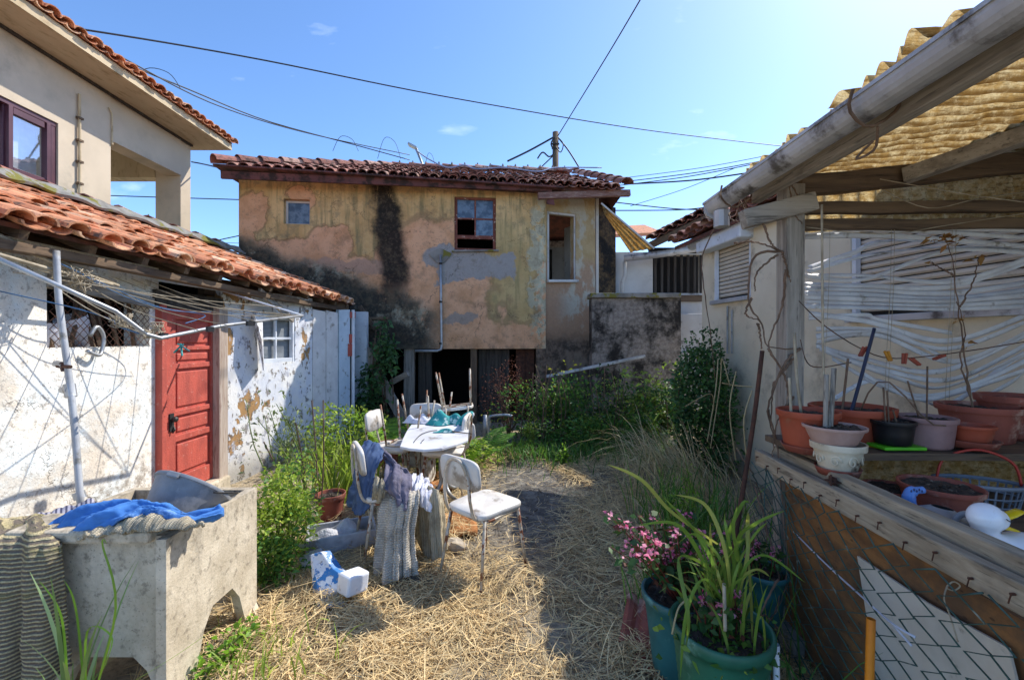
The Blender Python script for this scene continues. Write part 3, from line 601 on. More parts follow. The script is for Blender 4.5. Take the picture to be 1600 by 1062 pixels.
# wall from corner to the left, front face toward +x
wz=(LP(91,301).z,LP(91,193).z); wu1=lu(91); wu0=wu1+2.2
mb=MB(); Ls=7.0; e0=L0+ld*Ls
wall_holes(mb,(L0.x,L0.y),(e0.x,e0.y),0,zs,-.3,[(wu1,wu0,wz[0],wz[1])])
mb.add([L0+Vector((0,0,0)),L0+Vector((-3.5,.1,0)),L0+Vector((-3.5,.1,zs)),L0+Vector((0,0,zs))],[(0,1,2,3)]); mb.build('wall',M_rend,lh)
mb=MB(); mb.bar(L0+Vector((-3.4,.3,2.6)),L0+Vector((-3.4,2.2,2.6)),.2,1.2)
pc=Vector((-6.3,8.15,0)); mb=MB(); mb.box((pc.x-.24,pc.y+.13,2.7),(.48,.26,5.44)); mb.build('pillar',M_rend,lh,bevel=.01)
bz=(LP(200,252).z); mb=MB(); zb=P(241,268,7.95).z
mb.add([],[]); mb.box(((L0.x+pc.x)/2-.15,(L0.y+pc.y)/2,(zb+zs)/2),(.3,pc.y-L0.y-.004,zs-zb),Matrix.Rotation(math.atan2(pc.x-L0.x,-(pc.y-L0.y))*-0,3,'Z')); mb.build('balcony_beam',M_rend,lh)
mb=MB(); mb.box((pc.x-1.9,pc.y+.12,zb+.42),(2.8,.22,.9)); mb.build('balcony_beam',M_soff,lh)
mb=MB(); mb.box((-8.0,5.4,zs+.06),(4.7,6.5,.12)); mb.build('soffit',M_soff,lh)
mb=MB(); mb.bar(L0+ld*Ls+Vector((.02,0,zs-.02)),Vector((pc.x+.03,pc.y+.26,zs-.02)),.03,.035); mb.bar(Vector((pc.x+.03,pc.y-.01,zs-.02)),Vector((pc.x-.5,pc.y-.03,zs-.02)),.03,.035); mb.build('eave_moulding',M_darkw['z'],lh)
tiled('roof_tile',M_tile,lh,Vector((-5.62,8.72,zs+.12)),Vector((0,-1,0)),Vector((-1,0,.38)),36,3,.18,.34,None,.076,.012)
mb=MB(); mb.add([(-5.66,8.66,zs+.13),(-5.66,2.2,zs+.13),(-9.9,2.2,zs+1.7),(-9.9,8.66,zs+1.7)],[(0,1,2,3)]); mb.build('roof_deck',M_tilebed,lh,solid=.04)
# conduits
mb=MB(); mb.tube([LP(121,147,.03),LP(121,322,.03)],.018,6); mb.tube([LP(168,168,.02),LP(173,178,.02),LP(173.5,226,.02)],.012,6); mb.build('conduit',M_soff,lh)
for py in (185,220,253,287): mb=MB(); mb.box(LP(121,py,.035),(.05,.07,.03)); mb.build('conduit_clip',M_brownw['z'],lh)
# window
w=MB(); fw=.07
zz0,zz1=wz; 
for (a,b) in ((q(wu1+.035,zz0,-.06),q(wu1+.035,zz1,-.06)),(q(wu0-.035,zz0,-.06),q(wu0-.035,zz1,-.06))): w.bar(a,b,.07,.07,ld)
w.bar(q(wu1,zz1-.03,-.06),q(wu0,zz1-.03,-.06),.08,.06); w.bar(q(wu1,zz0+.03,-.06),q(wu0,zz0+.03,-.06),.08,.06)
win=w.build('window',M_upvc,lh,bevel=.006)
for k,(ua,ub,of) in enumerate(((wu1+.07,wu1+.60,-.05),(wu1+.54,wu1+1.12,-.10),(wu1+1.06,wu0-.05,-.05))):
    s_=MB(); zc0,zc1=zz0+.06,zz1-.06
    s_.bar(q(ua+.04,zc0,of),q(ua+.04,zc1,of),.08,.05,ld); s_.bar(q(ub-.04,zc0,of),q(ub-.04,zc1,of),.08,.05,ld); s_.bar(q(ua+.08,zc0+.04,of),q(ub-.08,zc0+.04,of),.05,.08); s_.bar(q(ua+.08,zc1-.04,of),q(ub-.08,zc1-.04,of),.05,.08); sh=s_.build('sash',M_upvc,win,bevel=.004)
    s_=MB(); s_.add([q(ua+.08,zc0+.08,of-.01),q(ub-.08,zc0+.08,of-.01),q(ub-.08,zc1-.08,of-.01),q(ua+.08,zc1-.08,of-.01)],[(0,1,2,3)]); s_.build('pane',M_clear,sh)
s_=MB(); s_.grid(lambda u,v:tuple(q(wu1+.05+u*2.0,zz0+v*(zz1-zz0),-.24+.02*math.sin(u*60)+.01*math.sin(u*131))) if not .20<u<.235 else tuple(q(wu1+.05+u*2.0,zz0+v*(zz1-zz0),-.24)),90,2); s_.build('curtain',M_curt,win,smooth=True)
s_=MB(); s_.bar(q(wu1-.05,zz0-.03,.03),q(wu0+.05,zz0-.03,.03),.14,.04); s_.build('window_sill',M_whitep,lh,bevel=.01)
s_=MB(); s_.bar(q(wu1-.12,zz0-.10,.01),q(wu0+.05,zz0-.10,.01),.03,.10); s_.build('sill_plaster',M_whitep,lh,bevel=.02)
# ---------------- tiled shed ----------------
sh=thing('shed','low whitewashed shed with a sagging orange tiled roof and red door','shed',(-3.3,4,0))
mb=MB(); a=(-3.09-.0448*1.2,1.2); Lw=lambda px:uof(a,WP(px,0))
wall_holes(mb,(-3.26,3.955),a,-.2,2.26,-.22,[(uof((-3.26,3.955),WP(232,0)),uof((-3.26,3.955),WP(72,0)),1.545,1.98)])
mb.build('rough_wall',M_shed,sh)
b0=W2P(345,0);b1=W2P(488,0)
mb=MB(); c=lambda px:uof(b0,W2P(px,0)); wall_holes(mb,(b0.x,b0.y),(b1.x,b1.y),-.2,2.2,.2,[(c(405),c(461),1.31,1.90)]); mb.build('flaking_wall',M_flake,sh)
mb=MB(); a=W2P(334,0);b=W2P(344,0); mb.bar((a.x+.06,a.y-.02,-.1),(a.x+.06,a.y-.02,1.95),.13,.14,(0,1,0)); mb.build('door_jamb',wood('dirty_white_wood','b9aa9c','a08c7c','6a3f34','z'),sh,bevel=.006)
for (p,pp,m) in ((489,509,M_panel),(510,528,M_panel)):
    a=W2P(p,0);b=W2P(pp,0); mb=MB(); n=Vector((-.97,.245,0))*.05; mb.poly([(a.x,a.y,-.1),(b.x,b.y,-.1),(b.x,b.y,2.03),(a.x,a.y,2.05)],n); mb.build('board_panel',m,sh,bevel=.004)
a=W2P(530,0);b=W2P(547,0); mb=MB(); mb.poly([(a.x,a.y,-.1),(b.x,b.y,-.1),(b.x,b.y,2.1),(a.x,a.y,2.08)],Vector((-.97,.245,0))*.06); mb.build('end_board',M_palebl,sh,bevel=.004)
mb=MB(); a=W2P(549,0); mb.tube([(a.x+.02,a.y+.02,0),(a.x+.02,a.y+.02,2.1)],.028,8); mb.bar((a.x-.35,a.y+.5,-.1),(a.x-.35,a.y+.5,2.1),.1,.9,(1,0,0)); mb.build('end_post',M_whitep,sh)
mb=MB(); 
for (px,p0_,p1_) in ((546,487,497),(545,522,536),(543,537,556)): u=W2P(px,p0_,.012);v=W2P(px+8,p1_,.012); mb.add([u,Vector((v.x,v.y,u.z)),v,Vector((u.x,u.y,v.z))],[(0,1,2,3)])
mb.build('red_brick_patch',M_red,sh,solid=.012)
# door
dr=MB(); dx=-3.245; d0=3.965;d1=4.70; dz0,dz1=.12,1.90
dr.box((dx-.03,(d0+d1)/2,(dz0+dz1)/2),(.04,d1-d0,dz1-dz0)); door=dr.build('door',M_red,sh,bevel=.004)
mb=MB()
for (ya,yb) in ((d0,d0+.15),(d1-.10,d1)): mb.box((dx+.004,(ya+yb)/2,(dz0+dz1)/2),(.03,yb-ya,dz1-dz0))
for (za,zb_) in ((dz0,dz0+.16),(.62,.68),(.87,.92),(1.32,1.37),(1.50,1.54),(dz1-.10,dz1)): mb.box((dx+.004,(d0+d1)/2+.02,(za+zb_)/2),(.028,d1-d0-.25,zb_-za))
mb.build('door_rail',M_red,door,bevel=.005)
mb=MB()
for (za,zb_) in ((.31,.59),(.71,.84),(.95,1.29),(1.40,1.47),(1.57,1.77)): mb.box((dx-.004,(d0+.15+d1-.10)/2,(za+zb_)/2),(.02,d1-d0-.32,zb_-za))
mb.build('door_panel',M_red,door,bevel=.012)
mb=MB(); mb.box((dx+.025,d0+.09,.82),(.012,.05,.17)); mb.ball((dx+.06,d0+.09,.85),.028,8); mb.tube([(dx+.02,d0+.09,.85),(dx+.06,d0+.09,.85)],.012,6); mb.tube([(dx+.03,d0+.11,.78),(dx+.05,d0+.10,.75),(dx+.035,d0+.09,.72)],.008,5); mb.build('door_handle',M_iron,door)
mb=MB(); mb.box((dx+.0,d0-.02,1.0),(.10,.06,1.85)); mb.build('door_frame',M_red,sh,bevel=.006)
mb=MB(); mb.box((dx-.1,(d0+d1)/2,1.98),(.25,.9,.16)); mb.build('door_lintel',M_darkw['z'],sh); mb=MB(); mb.box((dx-.02,(d0+d1)/2,.03),(.3,.85,.16)); mb.build('doorstep',M_conc,sh,bevel=.02)
# shed roof: eave from near to far, ridge at x=-5
e0=Vector((-3.01,1.6,2.30)); e1=Vector((-2.70,7.35,2.20)); SU=(e1-e0).normalized(); rg=Vector((-5.05,4.5,3.10)); sv=rg-e0.lerp(e1,.5); sv=sv-SU*sv.dot(SU); SL_=sv.length; SV=sv.normalized(); SN=SU.cross(SV); SN=SN if SN.z>0 else -SN
LT2=(e1-e0).length
tiled('roof_tile',M_tile,sh,e0-SV*.04+SN*.0,SU,SV,int(LT2/.165),int(SL_/.31)+1,.165,.31,None,.066,.030)
mb=MB(); a=e0+SV*.03-SN*.01;b=e1+SV*.03-SN*.01;t=SV*(SL_+.1); mb.add([a,b,b+t,a+t],[(0,1,2,3)]); mb.build('roof_deck',M_tilebed,sh,solid=.03)
mb=MB(); r0=e0+SV*(SL_+.02)+SN*.09; r1=e1+SV*(SL_+.02)+SN*.09; ridge_tiles(mb,r0,r1,.11,.4); mb.build('ridge_cap',M_tile2,sh)
mb=MB(); mb.grid(lambda u,v:r0.lerp(r1,u)-SV*(.10+.16*v+.04*math.sin(u*37))+SN*(.045+.05*(1-v)+.012*math.sin(u*90+v*5)),120,3); mb.build('ridge_mortar',M_mortar,sh,solid=.03)
# eave beams and rafters
for (o_,zz,w_,m,s_) in ((-.10,-.12,.10,M_brownw['y'],.06),):
    mb=MB(); mb.bar(e0+Vector((o_,0,zz)),e1+Vector((o_-.02,-.1,zz+.02)),w_,s_,seg=10,wob=.008); mb.build('eave_beam',m,sh,bevel=.005)
mb=MB()
for i in range(14):
    p=e0.lerp(e1,(i+.5)/14); mb.bar(p-SN*.05+SV*.02,p-SN*.05+SV*1.4,.05,.06)
mb.build('rafter',M_brownw['x'],sh)
mb=MB(); mb.bar(WP(72,438,.02),WP(235,474,.02),.03,.09); mb.build('wall_plate',M_greyw['y'],sh)
mb=MB(); mb.bar(W2P(372,455,.3),W2P(455,500,.03),.03,.07); mb.build('leaning_plank',M_greyw['y'],sh)
mb=MB(); a=W2P(392,478,.03)
sp=[W2P(385,492,.10),W2P(405,484,.03),W2P(407,572,.03),W2P(398,578,.12),W2P(390,530,.16)]; mb.poly(sp,Vector((.02,-.01,0))); mb.build('loose_shutter',M_flake,sh)
# window in flaking wall
w=MB(); wq=lambda px,z,o=0:(lambda t:Vector((t.x,t.y,z)))(W2P(px,0,o)); o_=-.03
for px in (407,459): w.bar(wq(px,1.31,o_),wq(px,1.92,o_),.05,.05,(0,1,0))
for z in (1.335,1.885): w.bar(wq(407,z,o_),wq(459,z,o_),.05,.05)
w.bar(wq(433,1.33,o_),wq(433,1.9,o_),.03,.03,(0,1,0)); w.bar(wq(407,1.62,o_),wq(459,1.62,o_),.03,.03); win=w.build('window',M_whitep,sh,bevel=.004)
def f_mesh():
    p=pos(); a=MT('FRACT',xyz(p)[2]*60); b=MT('FRACT',xyz(p)[1]*60); return mix(MT('MAXIMUM',sm(a,.7,.8),sm(b,.7,.8)),hx('4a5058'),hx('a9adae')),None
w=MB(); w.add([wq(407,1.33,-.07),wq(459,1.33,-.07),wq(459,1.9,-.07),wq(407,1.9,-.07)],[(0,1,2,3)]); w.build('insect_screen',material('insect_screen',f_mesh,.6),win)
# dark inside and clutter behind the wire opening
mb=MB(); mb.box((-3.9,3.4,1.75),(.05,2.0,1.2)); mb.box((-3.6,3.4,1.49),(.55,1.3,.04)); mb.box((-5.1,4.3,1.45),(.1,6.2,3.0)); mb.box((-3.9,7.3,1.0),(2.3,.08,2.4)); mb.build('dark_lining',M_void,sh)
mb=MB(); mb.bar((-3.33,1.3,2.34),(-3.36,4.75,2.30),.10,.16); mb.bar((-3.42,4.72,2.2),(-2.80,7.25,2.15),.10,.20); mb.build('wall_plate',M_brownw['y'],sh,bevel=.006)
# ---------------- materials for objects ----------------
M_seat=pm('grimy_white_vinyl','dcd8d2','cbc6bf',5,.5,bump=.15,bs=30,c3='94897c',t3=(.52,.66),s3=6)
M_lam=pm('stained_white_laminate','e2e3e6','d0d0d4',3,.35,bump=.1,c3='8f8880',t3=(.58,.68),s3=6)
M_terra=pm('terracotta_plastic','a64c32','8f4029',4,.6,bump=.1,c3='8f5a45',t3=(.55,.7))
M_terra2=pm('dusty_terracotta','965040','7c4134',5,.75,bump=.2,c3='b08a78',t3=(.52,.68))
M_mauve=pm('mauve_plastic','9a7a78','866866',5,.6,bump=.1,c3='6e5452')
M_blackp=pm('black_plastic','1c1d20','141416',5,.45,bump=.05)
M_greenp=pm('dark_green_plastic','2b6a50','225743',4,.5,bump=.1,c3='5d8a7a',t3=(.58,.7))
M_tealp=pm('teal_plastic','2a686c','22585c',4,.45,bump=.1,c3='4d8a8c',t3=(.6,.7))
M_soil=pm('potting_soil','4d4238','2e2721',20,.98,bump=1,bs=60,c3='8a7f70',t3=(.58,.68),s3=30)
M_bucket=pm('scuffed_grey_rubber','868a90','70747a',6,.6,bump=.2,c3='8a8c90',t3=(.57,.66),s3=10)
def f_knit(c1,c2,s,ax,dirty='6b6252'):
    def fn():
        p=obc(); q=xyz(p); t=q[ax] if isinstance(ax,int) else q[0]; a=MT('FRACT',(t+(noise(p,5)-.5)*.02)*s); g=sm(a,.3,.55)*sm(a,.99,.8); b=MT('FRACT',q[(2 if ax==0 else 0)]*s*1.3+q[1]*s*1.3)
        k=g*sm(b,.1,.3); c=mix(k*.55+.45,hx(c2),hx(c1)); c=mix(sm(noise(p,6,7,.7),.45,.68)*.6,c,hx(dirty)); return c,k+noise(p,90,3)*.4
    return fn
M_knit=material('grey_beige_knit',f_knit('d8d0c2','8f8576',70,2),.95,bump=1,bdist=.006)
M_knit2=material('cream_rib_knit',f_knit('d5c9ae','7d6f57',75,0),.95,bump=1,bdist=.006)
def f_matt():
    p=obc(); x,y,z=xyz(p); a=MT('FRACT',(z+(noise(p,3)-.5)*.03)*58); g=sm(MT('ABSOLUTE',a-.5),.12,.38); c=mix(g,hx('c8b88e'),hx('75695c')); c=mix(sm(noise(scl(p,(1,1,3)),5,5),.5,.7)*.6,c,hx('8f8848')); t=noise(p,160,3,.7); c=mix(sm(t,.45,.6)*.4,c,hx('3c3836')); return c,(1-g)+t*.5
M_mat=material('woven_striped_mat',f_matt,.98,bump=1,bdist=.012)
M_blue=pm('blue_cotton','4a84c8','3a6eb0',8,.9,bump=.3,bs=90,c3='7ba4dc',t3=(.6,.7),trans=.05)
M_denim=pm('faded_blue_fleece','4e6488','42567a',7,.97,bump=.6,bs=160,c3='66799a',t3=(.55,.7))
M_grayj=pm('grey_sweatshirt','6f6b7c','5d5968',7,.97,bump=.6,bs=160,c3='86828f',t3=(.55,.7))
M_whitec=pm('dirty_white_cloth','dcdde6','bfc0cc',7,.95,bump=.5,bs=120,c3='8a8a96',t3=(.56,.68))
M_tealc=pm('turquoise_cloth','2a9a98','1d7c80',9,.8,bump=.5,bs=80,c3='bcd6cf',t3=(.55,.6),s3=12)
def f_stripe():
    p=obc(); x,y,z=xyz(p); a=MT('FRACT',(x*.7+y*.7+(noise(p,4)-.5)*.02)*60); return mix(sm(a,.4,.5),hx('4a4a62'),hx('a9a6b2')),a
M_stripe=material('striped_blue_cotton',f_stripe,.95,bump=.4)
M_porc=pm('white_porcelain','eef0f4','dddfe6',4,.15,bump=.03,c3='a39a90',t3=(.6,.7))
def f_bl():
    p=pos(); n=noise(p,11,6,.6); c=mix(sm(n,.50,.53),hx('d4dbe4'),hx('2a74b4')); return mix(sm(noise(p,30,6,.7),.58,.64),c,hx('9a948c')),n
M_bluepl=material('blue_splashed_ceramic',f_bl,.5,bump=.3)
M_film=pm('crumpled_plastic_film','c2c2c6','9c9ca2',14,.3,bump=1,bs=25,bdist=.02,c3='7a5a52',t3=(.6,.7))
M_foam=pm('crumbling_brown_foam','b97f4c','9a6538',12,.98,bump=1,bs=60,c3='6d4526',bdist=.01)
M_stone=pm('pale_rubble','c9bca8','9f9384',9,.95,bump=.8,bs=30)
M_orange=pm('orange_plastic_pole','e08a1c','c9741a',5,.5,bump=.05)
M_cream=pm('cream_hardboard','d6cebf','c2b9a8',3,.7,bump=.2,c3='8e8678',t3=(.6,.72))
M_glaze=pm('cream_glazed_relief','d6ccb6','b8ab92',8,.5,bump=.3,c3='4a3f36',t3=(.56,.66),s3=8)
M_pink=pm('pinkish_plastic','b89a90','a2847a',6,.6,bump=.1,c3='7a625a')
M_slat=pm('white_blind_slat','dddcdc','c6c4c4',5,.4,bump=.05,c3='8d8578',t3=(.58,.7),trans=.12)
M_string=pm('old_string','b3a68f','8f826c',9,.9,bump=.2)
M_peg=pm('red_brown_peg','a04a34','8a3c2a',9,.6,island=.4)
M_twig=pm('dry_vine_bark','7a6250','5a4636',14,.9,bump=.5,c3='a58f78')
M_chain=pm('green_coated_wire','3a5a52','2f4a44',8,.5,bump=.1,c3='8a8d80',t3=(.58,.68),s3=20)
def f_frp(groove=False):
    p=pos(); n=noise(p,22,8,.75); n2=noise(scl(p,(.12,1,1)),45,6,.75); c=mix(sm(n,.36,.6),hx('ead6a4'),hx('c3a063')); c=mix(sm(n2,.50,.64)*.7,c,hx('6f4e20'))
    ph=MT('SINE',xyz(p)[1]*(2*math.pi/.076)+(noise(p,12)-.5)*1.5)
    if groove: c=mix(sm(ph,-.95,-.1,1.,0.)*sm(n,.25,.5)*.85,c,hx('5f4119'))  # grooves darkened as dirt and as painted shade between the lit crests
    return c,n2+n
def frp(groove=False):
    m=bpy.data.materials.new('aged_fibreglass'); m.use_nodes=True; nt=m.node_tree; NTR[0]=nt; nt.nodes.clear(); out=nd('ShaderNodeOutputMaterial'); c,h=f_frp(groove)
    bp=nd('ShaderNodeBump'); bp.inputs['Strength'].default_value=.9; bp.inputs['Distance'].default_value=.02; put(bp.inputs['Height'],h)
    d=nd('ShaderNodeBsdfDiffuse'); put(d.inputs[0],c); t=nd('ShaderNodeBsdfTranslucent'); put(t.inputs[0],c); mx=nd('ShaderNodeMixShader'); mx.inputs[0].default_value=.66
    for n_ in (d,t): nt.links.new(bp.outputs[0],n_.inputs['Normal'])
    nt.links.new(d.outputs[0],mx.inputs[1]); nt.links.new(t.outputs[0],mx.inputs[2]); nt.links.new(mx.outputs[0],out.inputs[0]); return m
M_frp=frp(); M_frpg=frp(True)
# ---------------- wash tank ----------------
tk=thing('wash_tank','old concrete wash tank on arched legs with cloths along its rim','wash tank',(-1.93,2.2,0))
tx0,tx1,ty0,ty1,tz=-2.22,-1.50,1.86,2.52,.735
mb=MB(); th=.045
def tpanel(p,d,L,n,arch):  # panel with arch cut at bottom
    p=Vector(p);d=Vector(d);n=Vector(n)*th; a,b,hh=arch
    pts=[(0,0),(a,0),(a+.06,hh*.7),(a+.12,hh),(b-.12,hh),(b-.06,hh*.7),(b,0),(L,0),(L,tz-.002),(0,tz-.002)]
    # split to keep faces convex-ish
    for poly in ([(0,0),(a,0),(a+.06,hh*.7),(a+.12,hh),(0,hh)],[(L,0),(L,hh),(b-.12,hh),(b-.06,hh*.7),(b,0)],[(0,hh),(a+.12,hh),(b-.12,hh),(L,hh),(L,tz),(0,tz)]):
        mb.poly([p+d*u+Vector((0,0,z)) for u,z in poly],n)
tpanel((tx1,ty0,0),(0,1,0),ty1-ty0,(-1,0,0),(.17,.56,.27)); tpanel((tx0,ty0,0),(0,1,0),ty1-ty0,(1,0,0),(.17,.56,.27))
tpanel((tx0+th+.001,ty0+.035,0),(1,0,0),tx1-tx0-2*th-.002,(0,1,0),(.17,.62,.20)); tpanel((tx0+th+.001,ty1-th,0),(1,0,0),tx1-tx0-2*th-.002,(0,1,0),(.17,.70,.20))
mb.build('tank_body',M_conc,tk)
mb=MB(); mb.box(((tx0+tx1)/2,(ty0+ty1)/2,.33),(tx1-tx0-.11,ty1-ty0-.1,.05)); mb.build('tank_floor',M_conc,tk)
mb=MB(); mb.box(((tx0+tx1)/2-.03,ty0+.09,tz+.012),(tx1-tx0-.09,.19,.055),Matrix.Rotation(R(4),3,'X')); mb.build('tank_rim',M_conc,tk,bevel=.014)
# bucket
bp_=P(258,790,2.16)
rot=Matrix.Rotation(R(14),3,'Y')@Matrix.Rotation(R(-42),3,'X')
bk=thing('bucket','scuffed dark grey rubber bucket lying tilted in the concrete wash tank','bucket',bp_)
c=bp_+Vector((.0,.0,-.12)); mb=MB(); pr=[(.0,.0),(.13,.0),(.15,.08),(.185,.20),(.187,.205),(.198,.205),(.198,.222),(.186,.222),(.172,.19),(.14,.07),(.122,.02),(0,.02)]
mb.lathe(c,pr,40,rot); mb.build('bucket_body',M_bucket,bk,smooth=True,bevel=.002)
mb=MB(); hp=[c+rot@Vector((.2*math.cos(a),.2*math.sin(a)*1.0,.21+.09*math.sin((a+.4)*1))) for a in [(-.6+i*math.pi/14) for i in range(15)]]; mb.tube(hp,.004,6); mb.build('bucket_handle',M_iron,bk,smooth=True)
mb=MB(); mb.box(c+rot@Vector((-.02,-.195,.205)),(.06,.025,.03),rot); mb.build('handle_lug',M_bucket,bk,bevel=.006)
def crumple(o,s,size=.09):
    if not s: return
    for k,(a,b) in enumerate(((s,size),(s*.5,size*.4))):
        t=bpy.data.textures.new('crumple','CLOUDS'); t.noise_scale=b; t.noise_depth=2; m=o.modifiers.new('crumple','DISPLACE'); m.texture=t; m.strength=a; m.mid_level=.5; m.texture_coords='LOCAL'
# cloths on the tank
def cloth(name,label,cat,rows,mat,nu=40,nv=40,folds=(),thick=.006,group=None,smooth=True,crum=.02):
    m=loft(rows,nu,nv,folds); org=np.mean(np.array(m.v),axis=0); o=m.build(name,mat,None,smooth,org=tuple(org)); crumple(o,crum); md=o.modifiers.new('solid','SOLIDIFY'); md.thickness=thick; md.offset=0; return setp(o,label,cat,group)
cloth('blue_garment','crumpled bright blue garment twisted along the tank rim','garment',
 [[P(70,832,1.92),P(90,838,1.90),P(120,834,1.88)],[P(105,800,1.96),P(130,808,1.92),P(175,820,1.88)],[P(150,788,1.98),P(175,800,1.92),P(205,808,1.88)],[P(205,782,2.0),P(215,792,1.95),P(228,798,1.92)],[P(245,792,1.98),P(250,800,1.94),P(255,806,1.90)],[P(290,802,2.02),P(292,808,1.97),P(300,815,1.93)],[P(345,792,2.06),P(350,798,2.04),P(348,804,2.0)]],M_blue,60,60,[(.014,2.5,3,0,-1),(.005,5,4,1,-1)],.008,crum=.035)
cloth('striped_cloth','folded dark striped cotton cloth lying behind the blue garment','cloth',
 [[P(45,812,2.05),P(90,800,2.1),P(145,781,2.15)],[P(55,820,1.97),P(100,812,2.0),P(165,795,2.05)],[P(90,830,1.93),P(130,822,1.94),P(190,815,1.96)]],M_stripe,30,20,[(.006,3,2,0,-1),(.004,7,3,1,-1)],.025)
cloth('ribbed_cloth','cream ribbed knit cloth bunched under the blue garment on the tank','cloth',
 [[P(130,838,1.90),P(175,815,1.95),P(235,800,2.0),P(290,806,2.02)],[P(120,838,1.86),P(180,822,1.88),P(240,806,1.90),P(300,815,1.93)],[P(140,835,1.84),P(200,832,1.845),P(250,828,1.85),P(318,822,1.86)]],M_knit2,60,24,[(.008,4,2,0,-1),(.004,11,3,1,-1)],.014)
cloth('woven_mat','heavy brown and olive striped woven mat hanging over the tank corner','mat',
 [[P(-45,812,2.05),P(0,812,2.05),P(50,806,2.05),P(92,812,2.0)],[P(-50,842,1.84),P(-5,842,1.84),P(45,838,1.84),P(92,846,1.83)],[P(-60,900,1.80),P(-5,900,1.79),P(45,905,1.78),P(92,905,1.80)],[P(-60,1000,1.80),P(-5,1000,1.76),P(45,1005,1.77),P(98,995,1.80)],[P(-60,1105,1.78),P(-5,1100,1.76),P(45,1082,1.76),P(106,1045,1.80)]],M_mat,60,50,[(.028,2.2,0,.6,.15),(.010,5,.5,1,.2)],.014)
# ---------------- chairs ----------------
def chair_parts(t,back=True):
    mb=MB(); n=28
    def se(a,sx,sy,e=.32): c_,s_=math.cos(a),math.sin(a); return (sx*abs(c_)**e*(1 if c_>0 else -1),sy*abs(s_)**e*(1 if s_>0 else -1))
    pr=[(.97,.438),(1.0,.445),(1.0,.465),(.97,.474),(.5,.478),(.02,.479)]
    vs=[];
    for k,z in pr:
        for j in range(n): x,y=se(2*math.pi*j/n,.205*k,.195*k); vs.append((x,y*(1-.06*(1 if x<0 else 0)),z+(-.006 if abs(x)<.1 and k<.9 else 0)))
    fs=[tuple(range(n))[::-1]]+[(i*n+j,i*n+(j+1)%n,(i+1)*n+(j+1)%n,(i+1)*n+j) for i in range(len(pr)-1) for j in range(n)]+[tuple((len(pr)-1)*n+j for j in range(n))]
    mb.add(vs,fs); mb.build('seat',M_seat,t,smooth=True)
    mb=MB(); vs=[]
    for k,o in ((.0,0),(.96,0),(1,.008),(1,.022),(.96,.03),(0,.03)):
        for j in range(n):
            y,z=se(2*math.pi*j/n,.19*k,.105*k,.45); vs.append((-.215-o+.010*0-.10*(y*y)*-1*4*.25*1+(-.12)*(z),y,.73+z))
    mb.add(vs,[(i*n+j,i*n+(j+1)%n,(i+1)*n+(j+1)%n,(i+1)*n+j) for i in range(5) for j in range(n)]); mb.build('backrest',M_seat,t,smooth=True)
    for x0,x1,s in ((-.23,-.16,1),(-.23,-.16,-1),(.21,.16,1),(.21,.16,-1)):
        mb=MB(); mb.tube([(x0,s*.20,.0),(x1,s*.165,.435)],[.010,.0125],8); mb.build('leg',M_rustpaint,t,smooth=True)
    mb=MB(); mb.tube(cv([(-.16,.165,.428),(0,.175,.43),(.16,.165,.428),(.18,0,.428),(.16,-.165,.428),(0,-.175,.43),(-.16,-.165,.428),(-.17,0,.428),(-.16,.165,.428)],33),.009,6,False); mb.build('seat_frame',M_rustpaint,t,smooth=True)
    mb=MB(); mb.tube(cv([(-.12,.135,.43),(-.21,.13,.45),(-.25,.125,.56),(-.262,.115,.70),(-.268,.07,.80),(-.27,0,.825),(-.268,-.07,.80),(-.262,-.115,.70),(-.25,-.125,.56),(-.21,-.13,.45),(-.12,-.135,.43)],41),.0105,8); mb.build('back_frame',M_rustpaint,t,smooth=True)
ch1=thing('kitchen_chair','white vinyl kitchen chair with rusty legs standing alone on the straw, seen from behind','chair',(0,0,0),'rusty white kitchen chairs in the yard')
chair_parts(ch1); ch1.location=(-.19,2.99,0); ch1.rotation_euler=(0,0,R(48))
def chcopy(loc,rot,label):
    c=copy_tree(ch1); c.location=loc; c.rotation_euler=rot; c['label']=label; return c
chcopy((-.93,3.28,0),(0,0,R(28)),'white chair under a blue fleece and grey knit blankets')
chcopy((-1.27,4.62,0),(0,0,R(-8)),'rusty white chair at the far left end of the table, carrying an upturned chair')
chcopy((-1.12,4.60,.93),(R(180),0,R(170)),'upturned rusty chair resting legs up on the seat of the left end chair')
chcopy((-1.02,5.2,.96),(R(180),0,R(60)),'upturned chair behind the table, thin rusty legs pointing up over turquoise cloth')
chcopy((-.72,5.3,1.22),(R(174),R(5),R(95)),'upturned rusty chair behind the right far corner of the table by the dark doorway')
chcopy((-.70,4.46,0),(0,0,R(176)),'white chair pushed against the right end of the table, seen edge on')
chcopy((-1.00,4.95,0),(0,0,R(-80)),'white chair tucked under the far side of the table, back showing between table legs')
